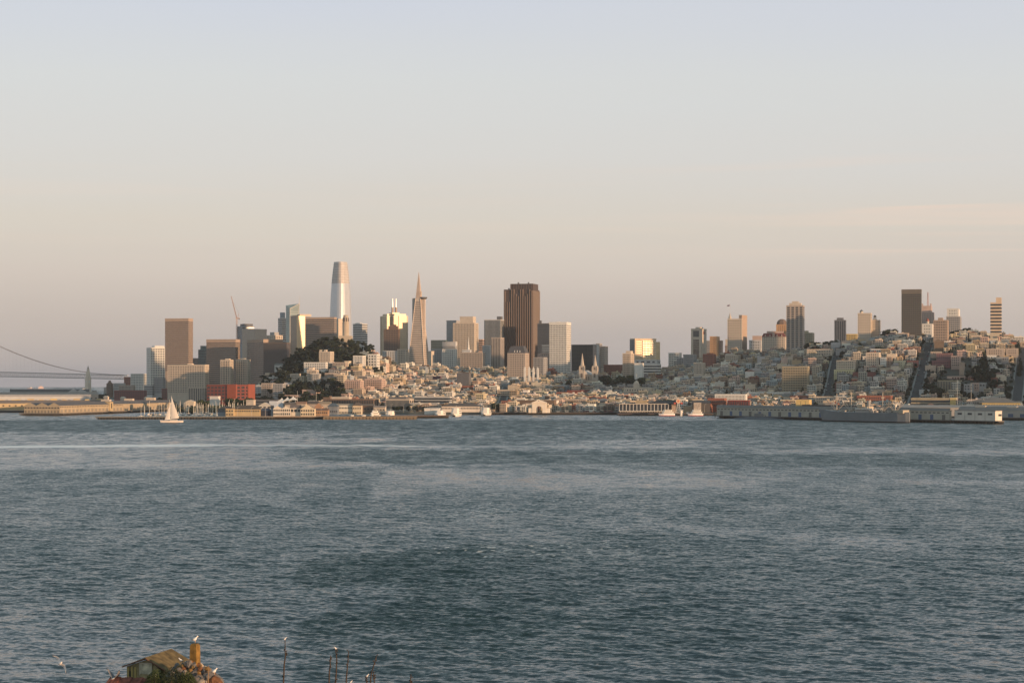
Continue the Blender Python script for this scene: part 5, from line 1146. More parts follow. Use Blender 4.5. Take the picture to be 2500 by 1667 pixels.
for q in TREQ[292:]:   # the smallest ones in the picture as one wood
    me = random.choice(TP[q[4][0], q[4][1]])[0]
    if me.name not in CA:
        v = np.zeros(len(me.vertices)*3, np.float32); me.vertices.foreach_get('co', v); CA[me.name] = (v.reshape(-1, 3), [tuple(p.vertices) for p in me.polygons])
    v, f = CA[me.name]; a = random.uniform(0, 6.28); h = q[3]*1.1; sx = h*1.1
    wv.append(np.stack([(v[:,0]*cos(a)-v[:,1]*sin(a))*sx+q[1], (v[:,0]*sin(a)+v[:,1]*cos(a))*sx+q[2], v[:,2]*h+G(q[1], q[2])-.2], 1)); wf += [tuple(i+wo for i in ff) for ff in f]; wo += len(v)
if wv:
    me = bpy.data.meshes.new('woodland'); me.from_pydata(np.concatenate(wv).tolist(), [], wf); me.materials.append(LEAF['dark']); tag(link('woodland', me), kind='stuff')
print('trees', len(tlab), len(TREQ))
uniq(tlab)
def undergrowth():  # scrub between the trees of the wooded hill
    b = MB(); r = random.Random(4)
    for (a, c, d0, d1, n) in ((600,960,2700,3110,1400), (640,840,2480,2760,900), (2240,2440,2360,2600,260), (1900,2500,2400,2860,500)):
        for _ in range(n):
            d = r.uniform(d0, d1); x = X_(r.uniform(a, c), d)
            if not free_of(x, d, 0, TWS): continue
            z = G(x, d); s_ = r.uniform(1.6, 3.6); h = r.uniform(1.5, 4)
            for k in range(5):
                t_ = r.uniform(0, 3.14); ox, oy = r.uniform(-s_, s_)*.6, r.uniform(-s_, s_)*.6
                b.poly([(x+ox-s_*.5*cos(t_), d+oy-s_*.5*sin(t_), z-.5), (x+ox+s_*.5*cos(t_), d+oy+s_*.5*sin(t_), z-.5), (x+ox+s_*.35*cos(t_+.5), d+oy+s_*.35*sin(t_+.5), z+h*r.uniform(.6,1)), (x+ox-s_*.3*cos(t_), d+oy-s_*.3*sin(t_), z+h)], [(0,1,2,3)])
    tag(b.build('undergrowth', LEAF['dark']), kind='stuff')
undergrowth()
# cars parked along the two steep streets and the waterfront
def car_proto():
    b = MB().prism([(-.9,-2.2),(.9,-2.2),(.9,2.2),(-.9,2.2)], .35, .95); c = MB().prism([(-.85,-1.1),(.85,-1.1),(.85,1.5),(-.85,1.5)], .951, 1.5, 0, [(-.7,-.6),(.7,-.6),(.7,1.1),(-.7,1.1)])
    wm_ = MB().lathe([(.33,-.1),(.33,.1)], 10).mesh('wheel', PM((.03,.03,.03)))
    return b.mesh('body', M('car_paint', 'OBJ', .35, .3, var=.02)), c.mesh('cabin', GLASS()), wm_
CB, CC, CW = car_proto(); clab = []
CCOL = [('white',(.7,.7,.7)),('silver',(.45,.45,.46)),('black',(.03,.03,.03)),('red',(.35,.04,.03)),('blue',(.06,.10,.22)),('grey',(.2,.2,.2))]
def car(x, y, z, rz, where, px):
    n, c = rt.choice(CCOL); o = empty('car', (x, y, z), rz, None, 'car', 'cars parked in the city')
    link('body', CB, o, color=c); link('cabin', CC, o)
    for a in ((-.88,-1.4),(.88,-1.4),(.88,1.4),(-.88,1.4)): q = link('wheel', CW, o, (a[0], a[1], .33)); q.rotation_euler = (0, R(90), 0)
    clab.append((o, '%s car parked %s' % (n, where), px))
for (x0, y0, x1, y1, hw_), n, nm in zip(STREETS[:2], (26, 30), ('on the left steep street', 'on the right steep street')):
    for i in range(n):
        s_ = 1 if i % 2 else -1; t_ = (i+.5)/n; dx, dy = x1-x0, y1-y0; Ln = sqrt(dx*dx+dy*dy); x = x0+dx*t_+s_*dy/Ln*(hw_-4.6); y = y0+dy*t_-s_*dx/Ln*(hw_-4.6)
        car(x, y, G(x0+dx*t_, y0+dy*t_)+1.0, -atan2(dx, dy), nm, CX+x/y*F)
for px in np.arange(1360, 1745, 11.):
    d = 2246; x = X_(px+rt.uniform(-3, 3), d); car(x, d, 3.1, R(90+rt.uniform(-5, 5)), 'on the quay '+('before the long waterfront hotel' if px < 1490 else 'behind the glassy restaurant'), px)
uniq(clab)
# ================================================ waterfront
def shed(label, cat, pl, pc, pr, ye, yr, d, th, wall, roof, kind='gable', n=1, axis='x', zb=3., name=None, Ddef=14, nwin=0, win_rows=1, ov=.5, wz=.45, wh=1.4, side=0, doors=0, fill=.6, rough=.8):
    t = R(th); x0, W_, D_ = solve(pl, pc, pr, d, t, Ddef); he = Z_(ye, d)-zb; hr = Z_(yr, d)-zb
    root = empty(name or cat.replace(' ', '_'), (x0, d, zb), t, label, cat); wm = PM(WALLS[wall] if isinstance(wall, str) else wall, .85); rm = PM(WALLS[roof] if isinstance(roof, str) else roof, rough)
    MB().box(-W_, 0, 0, D_, -.4, he).build('wall', wm, root)
    if kind == 'gable':
        for k in range(n):
            if axis == 'x': MB().gable(-W_, 0, D_*k/n, D_*(k+1)/n, he+.01, hr, 'x', ov=ov if n == 1 else 0).build('roof', rm, root)
            else:
                x1, x2 = -W_+W_*k/n, -W_+W_*(k+1)/n
                MB().gable(x1, x2, .25, D_, he+.01, hr, 'y').build('roof', rm, root); MB().poly([(x1, 0, he+.01), (x2, 0, he+.01), ((x1+x2)/2, 0, hr), (x1, .24, he+.01), (x2, .24, he+.01), ((x1+x2)/2, .24, hr)], [(0,1,2),(5,4,3),(0,3,4,1),(1,4,5,2),(2,5,3,0)]).build('gable_end', wm, root)
    elif kind == 'hip': MB().hip(-W_, 0, 0, D_, he+.01, hr, .45, ov=.8).build('roof', rm, root)
    elif kind == 'flat': MB().box(-W_-.3, .3, -.3, D_+.3, he+.01, max(hr, he+.4)).build('roof', rm, root)
    gm = GLASS()
    for r_ in range(win_rows):
        z = he*(wz+.0) if win_rows == 1 else he*(.12+.5*r_)
        if nwin:
            p = W_/nwin; me = MB().box(-p*fill/2, p*fill/2, -.15, .05, z, z+wh).mesh('window', gm)
            for j in range(nwin): link('window', me, root, (-W_+(j+.5)*p, 0, 0))
        if side:
            p = D_/side; me = MB().box(-.05, .15, -p*fill/2, p*fill/2, z, z+wh).mesh('window', gm)
            for j in range(side): link('window', me, root, (0, (j+.5)*p, 0))
    if doors:
        p = D_/doors if side or W_ < 5 else W_/doors
        if side or W_ < 5: me = MB().box(-.05, .12, -p*.22, p*.22, 0, he*.42).mesh('door', PM((.16,.15,.14)))
        else: me = MB().box(-p*.22, p*.22, -.12, .05, 0, he*.5).mesh('door', PM((.10,.14,.22)))
        for j in range(doors): link('door', me, root, (0, (j+.5)*p, 0) if (side or W_ < 5) else (-W_+(j+.5)*p, 0, 0))
    return root, W_, D_, he, hr
def pier(label, pl, pc, pr, d, th, Ddef=20, zt=3., col=(.20,.18,.16), npile=40, nside=0, pc_col=(.07,.06,.05), cat='pier', W=None):
    t = R(th); x0, W_, D_ = solve(pl, pc, pr, d, t, Ddef); root = empty(cat, (x0, d, 0), t, label, cat)
    MB().box(-W_, 0, 0, D_, zt-1.0, zt).build('deck', PM(col, .9), root)
    MB().box(-W_+.8, -.8, 1.2, D_-.5, -4, zt-1.01).build('shaded_piles', PM((.035,.032,.03), .95), root) if False else None
    pm = PM(pc_col, .9); me = MB().lathe([(.38, -3), (.33, zt-1.01)], 7).mesh('pile', pm)
    for j in range(npile):
        link('pile', me, root, (-W_+(j+.5)*W_/npile, .5, 0))
        if npile+nside+j < 98 and j % 2 == 0: link('pile', me, root, (-W_+(j+1)*W_/npile, 5, 0))
    for j in range(nside): link('pile', me, root, (-.5, (j+.7)*D_/nside, 0))
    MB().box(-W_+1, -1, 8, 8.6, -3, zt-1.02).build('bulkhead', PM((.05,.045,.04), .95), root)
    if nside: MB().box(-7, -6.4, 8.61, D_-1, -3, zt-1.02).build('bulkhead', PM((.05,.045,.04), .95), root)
    return root
Y_ = WALLS['yellow']; OCH = (.50,.38,.22)
# ---- far left piers
pier('dark piled pier carrying the triple-gabled ochre shed', 47, 150, 452, 2184, -12, npile=46, nside=46)
r_, W_, D_, he, hr = shed('long ochre pier shed with three gables and a slate roof, far left', 'pier shed', 59, 146, 432, 990.5, 983, 2190, -12, (.40,.32,.22), (.11,.105,.11), 'gable', 3, 'y', nwin=12, wz=.62, wh=1.5, side=0)
for j in range(11): MB().box(-W_+(j+.3)*W_/11, -W_+(j+.7)*W_/11, -.14, .05, 0, 3.0).build('door', PM((.17,.15,.13)), r_)
for j in range(34): MB().box(-.05, .16, (j+.2)*D_/34, (j+.72)*D_/34, .6, 3.8).build('bay_opening', PM((.25,.22,.18)), r_)
for j in range(40): MB().box(-.05, .14, (j+.25)*D_*.5/40, (j+.7)*D_*.5/40, he-2.0, he-.9).build('window', GLASS(), r_)
for y_ in (D_*.40,): MB().box(-10, .8, y_-5, y_+5, 0, he+3.2).build('head_house', PM(OCH), r_); MB().box(.81, .95, y_-1.2, y_+1.2, he-5, he+1.5).build('tall_window', GLASS(), r_)
for k in range(3): MB().box(-W_*.5-6, -W_*.5+6, D_*(.5+.2*k)-3, D_*(.5+.2*k)+3, he-.5, hr+2+.6*k).build('ventilator', PM(WALLS['cream']), r_)
pier('dark piled pier at the very far left under the ochre shed', -60, 58, 62, 2390, -12, npile=40)
r_, W_, D_, he, hr = shed('ochre lit pier shed cut by the left edge of the picture', 'pier shed', -64, -60, 61, 985, 977, 2420, -74, OCH, (.12,.12,.13), 'gable', 1, 'y', side=8, wz=.55, wh=1.6, fill=.28)
for k in range(3): MB().box(-8, -1, D_*(.12+.3*k), D_*(.12+.3*k)+11, he-.2, hr+.6).build('roof_monitor', PM(WALLS['yellow']), r_)
r_, W_, D_, he, hr = shed('dark-roofed pier shed with raised ochre roof monitors behind the triple-gabled shed', 'pier shed', 30, 34, 262, 984, 977, 2620, -76, OCH, (.13,.125,.13), 'gable', 1, 'y', side=0)
for k in range(8): MB().box(-12, -1.5, D_*(.02+.123*k), D_*(.02+.123*k)+D_*(.05+.02*(k % 2)), he-.2, hr+1.2+1.0*(k % 2)).build('roof_monitor', PM(OCH if k % 3 else WALLS['yellow']), r_)
for lb, pl, pr, ye, yr, d, c, rc in (('pale grey long flat pier roof, nearest of three behind the ochre sheds', -60, 222, 968, 963, 3000, 'lgrey', (.30,.30,.31)), ('pale beige long pier roof, middle one of three behind the ochre sheds', -30, 240, 963, 957, 3350, 'beige', (.38,.36,.34)), ('dark grey long pier shed with small gables, farthest of three before the open bay', 24, 218, 957, 950, 3800, 'bluegrey', (.13,.14,.15))):
    r_, W_, D_, he, hr = shed(lb, 'pier shed', pl-3, pl, pr, ye, yr, d, -80, c, rc, 'gable', 1, 'y', side=24, wz=.4, wh=2, fill=.4)
    if d == 3800:
        for q in (.8, .9): MB().gable(-2, 3, D_*q-12, D_*q+12, he, hr+1, 'x').build('gable_end', PM(WALLS['lgrey']), r_)
shed('pale stone head house at the foot of the clock tower', 'pier shed', 224, 230, 236, 955, 953, 3900, -50, 'beige', 'grey', 'flat')
# low roofs and small houses before the left skyline
for i, (lb, a, b_, yt, yb, d, c) in enumerate((('small cream headhouse with domed roof, left of three', 253, 263, 966, 975, 2750, 'cream'), ('small cream headhouse with domed roof, middle of three', 294, 304, 968, 976, 2700, 'cream'), ('small cream headhouse with domed roof, right of three', 352, 366, 968, 977, 2600, 'cream'))):
    r_, W_, D_, he, hr = shed(lb, 'pier shed', a, b_, b_+3, yt+4, yt, d, -30, c, c, 'hip', zb=2, nwin=2)
shed('cream gabled boathouse at the left end of the marina', 'boathouse', 453, 473, 478, 980, 976, 2320, -16, (.66,.55,.42), (.50,.44,.38), 'gable', 1, 'y', nwin=2, wz=.5)
# ---- breakwater and the restaurant pier
r_ = pier('long low concrete breakwater fringed with piles, in front of the marina', 232, 668, 669, 1966, 1.2, Ddef=4, zt=3.1, col=(.17,.165,.15), npile=60, pc_col=(.10,.09,.075), cat='breakwater')
r_ = pier('brown lit breakwater with square fender blocks before the yachts', 790, 1018, 1019, 1962, 1.0, Ddef=5, zt=3.4, col=(.22,.17,.12), npile=0, cat='breakwater')
for j in range(28): MB().box(-102+j*3.65, -102+j*3.65+2.5, -.7, -.01, -2, 2.38).build('fender', PM((.20,.15,.10)), r_)
MB().box(-102, -.2, .01, .5, -2, 2.38).build('wall', PM((.13,.10,.075)), r_)
pier('brown wooden pier holding the gabled restaurants', 560, 798, 800, 1968, 0, Ddef=240, zt=3.4, col=(.30,.22,.16), npile=66)
pier('dark wooden pier with ramps between the yachts and the ferries', 960, 1096, 1098, 2030, -3, Ddef=120, zt=3.2, col=(.16,.12,.10), npile=50)
W1 = (.68,.60,.50)
shed('brown hip-roofed wharf restaurant with lit upper windows, leftmost on the wooden pier', 'restaurant', 572, 634, 637, 999, 989, 1986, -4, OCH, (.075,.07,.065), 'hip', zb=3.4, nwin=14, wz=.62, wh=1.5, Ddef=28)
shed('grey-sided left wing of the brown hip-roofed restaurant', 'restaurant', 532, 552, 572, 1000, 992, 1992, -10, 'bluegrey', (.075,.07,.065), 'hip', zb=3.4, nwin=4, wz=.6, wh=2, Ddef=20)
shed('small ochre two-storey front with a flagged balcony on the wooden pier', 'restaurant', 551, 570, 573, 998, 996, 1982, -4, OCH, 'brown', 'flat', zb=3.4, nwin=3, win_rows=2, Ddef=10)
shed('white gabled hall rising behind the dark blue awning', 'restaurant', 631, 662, 666, 990, 982, 2050, -16, W1, 'grey', 'gable', 1, 'y', zb=3.4, nwin=3, wz=.75, Ddef=20)
shed('white double-gabled restaurant with a long window row', 'restaurant', 667, 709, 710, 997, 991, 1984, -2, W1, (.20,.17,.14), 'gable', 2, 'y', zb=3.4, nwin=9, win_rows=2, wh=2.2, Ddef=22)
shed('small slate-roofed annex left of the double-gabled restaurant', 'restaurant', 661, 667, 668, 996, 989, 1990, -2, 'bluegrey', (.10,.10,.11), 'gable', 1, 'x', zb=3.4, Ddef=14)
shed('slate-roofed hall with three wide windows right of the double-gabled restaurant', 'restaurant', 709, 734, 735, 996, 988, 1990, -2, W1, (.12,.11,.115), 'gable', 1, 'x', zb=3.4, nwin=3, wz=.5, wh=3, fill=.8, Ddef=20)
shed('wide low-gabled cream restaurant with dark windows on the pier', 'restaurant', 734, 768, 771, 998, 988, 1984, -4, (.66,.54,.38), (.20,.16,.13), 'gable', 1, 'y', zb=3.4, nwin=6, win_rows=2, wh=2.0, Ddef=24)
r_, W_, D_, he, hr = shed('dark blue curved awning pavilion between the restaurants', 'pavilion', 637, 660, 661, 1003, 996, 1990, -2, (.035,.045,.07), (.05,.07,.11), 'hip', zb=3.4, Ddef=10)
shed('orange-brown slope-roofed shop behind the right pier end', 'shop', 768, 786, 790, 992, 984, 2050, -10, (.42,.24,.15), (.25,.17,.12), 'gable', 1, 'y', zb=3.4, nwin=3, Ddef=20)
shed('brown low shop with stairs at the right pier end', 'shop', 770, 800, 804, 1002, 997, 2000, -6, (.38,.24,.15), (.20,.13,.10), 'gable', 1, 'x', zb=3.4, nwin=6, Ddef=14)
shed('blue hip-roofed shop right of the wooden pier shops', 'shop', 800, 824, 828, 992, 984, 2080, -8, (.20,.22,.25), (.09,.12,.15), 'hip', zb=3.2, nwin=5, wz=.3, Ddef=18)
shed('long white two-storey restaurant facing the yachts', 'restaurant', 812, 860, 863, 989, 985, 2090, -6, (.72,.66,.56), (.30,.25,.20), 'gable', 1, 'x', zb=3.2, nwin=13, win_rows=2, wh=1.7, Ddef=16)
shed('cream two-storey restaurant with dark hip roof right of the long white one', 'restaurant', 861, 882, 885, 990, 983, 2085, -6, (.62,.52,.38), (.14,.11,.09), 'hip', zb=3.2, nwin=4, win_rows=2, wh=1.4, Ddef=16)
shed('blue and white flat roof hall behind the gabled restaurants', 'shop', 658, 688, 692, 984, 979, 2150, -10, (.55,.60,.66), (.60,.63,.68), 'flat', zb=3.2, Ddef=20)
for lb, a, b_, ye, yr, d, wl, rf in (('small brown-roofed shop behind the slate-roofed hall', 695, 722, 988, 983, 2110, 'cream', (.15,.12,.10)), ('white shop with red-brown roof behind the wide cream restaurant', 722, 746, 986, 980, 2130, 'cream', (.28,.17,.12)), ('dark-roofed shop row behind the pier restaurants, right part', 748, 776, 986, 979, 2140, 'beige', (.10,.09,.085)), ('tan-roofed shop behind the blue hip-roofed shop', 780, 806, 986, 980, 2160, 'cream', (.30,.24,.18)), ('dark flat shop row behind the yachts', 878, 912, 990, 986, 2190, 'brown', (.16,.14,.12)), ('low white kiosk by the yachts and the small park', 912, 940, 994, 990, 2180, 'cream', (.25,.22,.2))):
    shed(lb, 'shop', a, b_, b_+3, ye, yr, d, -14, wl, rf, 'gable', 1, 'y' if b_ % 2 else 'x', zb=3.2, nwin=4, Ddef=16)
# white tent roofs
r_ = empty('tent', (X_(704, 2120), 2120, 3.2), R(-10), 'white peaked tent roofs behind the gabled restaurants', 'tent')
for k in range(3):
    MB().ring([[(k*7-8+a*q, b_*q, Z_(980-2*k, 2120)-3.2+z) for a, b_ in ((-4.5,-4),(4.5,-4),(4.5,4),(-4.5,4))] for q, z in ((1, 0), (.3, 2.4), (.04, 4.2))]).build('tent_roof', PM((.78,.74,.68)), r_)
    for a in (-4, 4): MB().bar((k*7-8+a, -3.8, -.2), (k*7-8+a, -3.8, Z_(980-2*k, 2120)-3.2), .15).build('pole', PM(WALLS['white']), r_)
# ---- ferry pier restaurant, quay and arch
shed('low white-walled pier restaurant with dark long hip roof behind the ferries', 'restaurant', 1078, 1172, 1176, 992, 984, 2250, -4, (.66,.58,.50), (.12,.10,.09), 'hip', zb=3, nwin=26, wz=.55, wh=1.6, Ddef=24)
shed('white ticket booth wall left of the ferries', 'shop', 1036, 1072, 1075, 999, 996, 2120, -4, 'white', 'lgrey', 'flat', zb=3.2, Ddef=8)
pier('dark low quay on piles running from the ferries past the arch', 1190, 1512, 1514, 2226, 0, Ddef=30, zt=3.0, col=(.09,.08,.075), npile=64)
def arch():
    d = 2200; s = d/F; x = X_(1316, d); zb = 3; r_ = empty('arch', (x, d, zb), R(-8), 'cream pedimented ferry arch with a tall round-headed opening on the quay', 'arch')
    wm = PM((.80,.70,.58), .85); w2 = 17*s*1.0; he = Z_(982.5, d)-zb; hr = Z_(975.5, d)-zb; ow = 8*s; hs = Z_(999, d)-zb
    dp = 6
    # wall with an arched opening
    n = 12; P = [(ow*cos(pi*k/n), hs+ow*sin(pi*k/n)) for k in range(n+1)]
    b = MB()
    for y0, fl in ((0, 1), (dp, 0)):
        def q(pts): 
            v = [(x_, y0, z_) for x_, z_ in pts]; b.poly(v, [tuple(range(len(v))) if fl else tuple(range(len(v)-1, -1, -1))])
        q([(-w2, 0), (-ow, 0), (-ow, hs), (-w2, hs)]); q([(ow, 0), (w2, 0), (w2, hs), (ow, hs)])
        for k in range(n):
            a, c = P[k], P[k+1]; q([a, (a[0] if 0 < k else w2, he) if k else (w2, he), (c[0] if k < n-1 else -w2, he), c][::1]) if k not in (0, n-1) else None
        q([P[0], (w2, hs), (w2, he), (P[1][0], he), P[1]]); q([P[n-1], (P[n-1][0], he), (-w2, he), (-w2, hs), P[n]])
    for k in range(n): a, c = P[k], P[k+1]; b.poly([(a[0],0,a[1]),(c[0],0,c[1]),(c[0],dp,c[1]),(a[0],dp,a[1])], [(0,1,2,3)])
    for sx_ in (-1, 1):
        b.poly([(sx_*ow,0,0),(sx_*ow,dp,0),(sx_*ow,dp,hs),(sx_*ow,0,hs)], [(0,1,2,3)]); b.poly([(sx_*w2,0,0),(sx_*w2,dp,0),(sx_*w2,dp,he),(sx_*w2,0,he)], [(0,1,2,3)])
    b.build('wall', wm, r_)
    MB().gable(-w2-.6, w2+.6, -.6, dp+.6, he+.02, hr, 'y').build('pediment', wm, r_)
    MB().box(-w2-.8, w2+.8, -.8, dp+.8, he-.6, he+.01).build('cornice', wm, r_)
    for sx_ in (-1, 1):
        a, c = sorted((sx_*(w2+.01), sx_*(w2+4.5))); MB().box(a, c, .5, dp-.5, 0, Z_(996, d)-zb).build('side_wing', wm, r_)
    MB().prism([(-.5,-.9),(.5,-.9),(.5,-.61),(-.5,-.61)], hr-2.2, hr-.8).build('keystone', PM((.5,.4,.3)), r_)
arch()
# glass-fronted restaurant with slanted white frames
def glassy():
    d = 2205; t = R(-2); pl, pc = 1512, 1632; x0, W_, D_ = solve(pl, pc, pc+1, d, t, 18); zb = 3
    r_ = empty('restaurant', (x0, d, zb), t, 'long glass-fronted restaurant with slanted white frames on the quay', 'restaurant'); h = Z_(985.5, d)-zb; h0 = Z_(1003, d)-zb
    MB().box(-W_, 0, 1.6, D_, 0, h-.6).build('wall', PM((.16,.14,.13)), r_); MB().box(-W_-.4, .4, .2, D_, h-.59, h).build('roof', PM(WALLS['cream']), r_)
    MB().box(-W_-.5, .5, -2, 1.59, h0-.4, h0+.1).build('terrace', PM(WALLS['white']), r_)
    for k in range(15):
        x = -W_+k*W_/14; MB().bar((x, -1.6, h0), (x, .5, h-.4), .28).build('frame', PM(WALLS['white']), r_)
    for k in range(14):
        x = -W_+(k+.5)*W_/14; MB().box(x-1.4, x+1.4, 1.45, 1.59, h0+.3, h-1).build('window', GLASS(), r_)
    for k in range(20): MB().box(-W_+(k+.2)*W_/20, -W_+(k+.65)*W_/20, 1.45, 1.59, .5, h0-.6).build('window', PM((.5,.48,.45)), r_)
glassy()
pier('dark piled deck under the glass-fronted restaurant', 1508, 1742, 1744, 2190, 0, Ddef=26, zt=2.6, col=(.12,.10,.10), npile=60)
shed('dark long roofed hall behind the glass-fronted restaurant', 'shop', 1582, 1690, 1694, 985, 977, 2250, -6, (.07,.065,.06), (.055,.05,.05), 'hip', zb=2, Ddef=24)
r_, W_, D_, he, hr = shed('dark wharf building carrying a big beige picture board', 'shop', 1690, 1734, 1738, 984, 978, 2225, -6, (.09,.08,.075), (.07,.07,.075), 'gable', 1, 'x', zb=2, Ddef=18)
MB().box(-W_*.92, -W_*.50, -.9, -.3, he*.12, he+.8).build('picture_board', M('board', (.42,.36,.31), .8, var=.3, scale=.6), r_)
shed('tan low shop between the board building and the dark roofed hall', 'shop', 1640, 1650, 1652, 990, 987, 2215, -4, 'tan', 'brown', 'flat', zb=2.6, Ddef=8)
# wheel-shaped wharf sign
def wharf_sign():
    d = 2200; r_ = empty('sign', (X_(1656, d), d, 3), 0, 'round orange and white wharf sign with red wing panels on a white lattice mast', 'sign'); h = Z_(979, d)-3; wm = PM(WALLS['white']); b = MB()
    for a in (-1, 1): b.bar((a*3.2, 0, 0), (a*.8, 0, h-3), .25)
    for k in range(4): z = k*(h-3)/4; w_ = 3.2-2.4*k/4; b.bar((-w_, 0, z), (w_-.5, 0, z+(h-3)/4), .16); b.bar((-w_, 0, z), (w_, 0, z), .16)
    b.build('mast', wm, r_)
    o = MB().lathe([(0, -.25), (2.7, -.25), (2.7, .25), (0, .25)], 22).build('wheel', PM((.72,.50,.36)), r_, (0, 0, h)); o.rotation_euler.x = R(90)
    o = MB().lathe([(0, -.3), (1.6, -.3), (1.6, .3), (0, .3)], 18).build('crab_disc', PM((.55,.20,.12)), r_, (0, 0, h)); o.rotation_euler.x = R(90)
    for s_ in (-1, 1): a, c = sorted((s_*2.75, s_*5.5)); MB().box(a, c, -.2, .2, h-3.6, h-1.6).build('panel', PM((.42,.08,.06)), r_)
wharf_sign()
# ---- right pier with two grey sheds
pier('long dark piled pier under the right-hand grey sheds', 1742, 2438, 2452, 1752, -50.2, zt=3.0, col=(.13,.12,.11), npile=90, nside=6)
r_, W_, D_, he, hr = shed('long grey-beige pier shed with blue doors behind the submarine and the ship', 'pier shed', 1750, 2318, 2323, 1003, 996, 1800, -50.2, (.42,.39,.33), (.20,.19,.18), 'gable', 1, 'x', Ddef=30)
for j in range(22):
    MB().box(-W_*(j+.62)/22, -W_*(j+.35)/22, -.12, .05, 0, 5.0).build('door', PM((.10,.14,.24) if j % 3 else (.16,.15,.14)), r_)
for j in range(60): MB().box(-W_*(j+.8)/60, -W_*(j+.2)/60, -.12, .05, he-2.4, he-1.5).build('window', GLASS(), r_)
MB().box(-W_*.62, -W_*.36, 6, 12, hr-3, hr+1.4).build('roof_monitor', PM((.08,.07,.07)), r_)
r_, W_, D_, he, hr = shed('white pier head building with four dark windows and a sunlit end, far right', 'pier shed', 2331, 2430, 2446, 1003.5, 1002, 1756, -50.2, (.66,.60,.53), (.25,.23,.21), 'flat', nwin=4, wz=.58, wh=1.9, fill=.42)
for k in range(5): MB().box(-W_*k/4-.25 if k else -.5, -W_*k/4+.25 if k else 0, -.3, -.01, 0, he-.5).build('pilaster', PM((.5,.46,.4)), r_)
MB().box(.01, .2, 5, 10, 4.5, 6.5).build('window', GLASS(), r_)
r_, W_, D_, he, hr = shed('grey pier shed on the second pier cut by the right edge', 'pier shed', 2340, 2600, 2610, 1003, 994, 1900, -38, (.40,.37,.33), (.19,.185,.18), 'gable', 1, 'x', nwin=0, doors=9, Ddef=30)
for k in range(3): MB().box(-W_*(.2+.3*k)-6, -W_*(.2+.3*k)+5, 4, 9, hr-4, hr+.5).build('roof_monitor', PM(WALLS['cream']), r_)
pier('dark pier on piles cut by the right edge', 2440, 2620, 2630, 1878, -38, zt=3.0, col=(.12,.11,.10), npile=50)
shed('long pale grey low roof behind the second pier shed', 'pier shed', 2200, 2500, 2510, 995, 989, 2030, -10, (.36,.34,.32), (.30,.29,.28), 'gable', 1, 'x', zb=2.5, Ddef=20)
r_, W_, D_, he, hr = shed('wide grey hip roof over the olive waterfront restaurant', 'restaurant', 2392, 2486, 2490, 983, 971, 2100, -10, 'olive', (.18,.17,.16), 'hip', zb=2.2, Ddef=30)
# ---- vessels
def hull(b, Ln, B_, H_, bow=.35, mi=0, keel=-1.2, sheer=.25, stern=.8):
    xs = [-.5, -.46, -.38, -.25, 0, .3, .45, .5]; ws = [.04, .30, .62, .90, 1, .96, .9, stern]
    if stern < .6: xs = [-.5, -.46, -.38, -.25, 0, .28, .40, .47, .5]; ws = [.04, .30, .62, .90, 1, .92, .66, .30, .05]
    rg = []
    for x, wv in zip(xs, ws):
        sh = H_*(1+sheer*max(0, (-x-.1)/.4)**2+sheer*.4*max(0, (x-.1)/.4)**2); o = (-Ln*.04 if x <= -.46 else 0)
        a = B_/2*wv; rg.append([(x*Ln+(-o if x == -.5 else 0), -a*.25, keel), (x*Ln, -a*.85, 0), (x*Ln+(o if x == -.5 else 0), -a, sh), (x*Ln+(o if x == -.5 else 0), a, sh), (x*Ln, a*.85, 0), (x*Ln+(-o if x == -.5 else 0), a*.25, keel)])
    b.ring(rg, mi); return b
WH = PM((.76,.72,.66), .5); DKW = GLASS()
def yacht(label, px, d, Ln, rz, decks=2, group=None, name='yacht', hullc=(.76,.72,.66), H_=1.8, B_=None, trim=None):
    B_ = B_ or Ln*.28; r_ = empty(name, (X_(px, d), d, 0), R(rz), label, 'boat', group); hull(MB(), Ln, B_, H_).build('hull', PM(hullc, .5), r_)
    if trim: hull(MB(), Ln*1.006, B_*1.02, .7, keel=-.9, sheer=0).build('boot_stripe', PM(trim), r_)
    z = H_*1.02
    for k in range(decks):
        f = 1-.22*k; a0, a1 = -Ln*.22*f+k*Ln*.03, Ln*.40*f; w_ = B_*.45*(1-.09*k)
        MB().prism([(a0-1.5,-w_*.5),(a0,-w_),(a1,-w_),(a1,w_),(a0,w_),(a0-1.5,w_*.5)], z, z+2.2).build('cabin', WH, r_)
        MB().prism([(a0-.9,-w_*.55),(a0+.3,-w_-.06),(a1-.8,-w_-.06),(a1-.8,w_+.06),(a0+.3,w_+.06),(a0-.9,w_*.55)], z+.9, z+1.7).build('window_band', DKW, r_)
        MB().box(a0-.5, a1+1.2, -w_-.5, w_+.5, z+2.21, z+2.4).build('deck', WH, r_); z += 2.42
    MB().bar((Ln*.05, 0, z), (Ln*.08, 0, z+Ln*.14), .12).build('mast', WH, r_)
    return r_
yacht('white excursion ferry with open top deck left of the dark wooden pier', 953, 2045, 15, 92, 2, hullc=(.74,.70,.66), B_=10.5, H_=3)
for lb, px, d, c in (('white catamaran ferry seen end-on, leftmost of three at the ferry pier', 1074, 2110, 0), ('white catamaran ferry seen end-on, middle of three at the ferry pier', 1113, 2140, 0), ('white catamaran ferry seen end-on, rightmost of three at the ferry pier', 1186, 2170, 1)):
    r_ = yacht(lb, px, d, 22, 80, 3 if px > 1080 else 2, B_=11.5, H_=2.6, trim=(.08,.10,.14) if c else None, name='ferry')
    MB().box(-11.4, -10.2, -1.6, 1.6, -.2, 1.7).build('tunnel', PM((.03,.035,.04)), r_)
yacht('large white triple-deck motor yacht behind the brown breakwater', 914, 2010, 16, 20, 3, H_=2)
yacht('white motor yacht in front of the large triple-deck one', 908, 1990, 12, 100, 2, hullc=(.74,.66,.5))
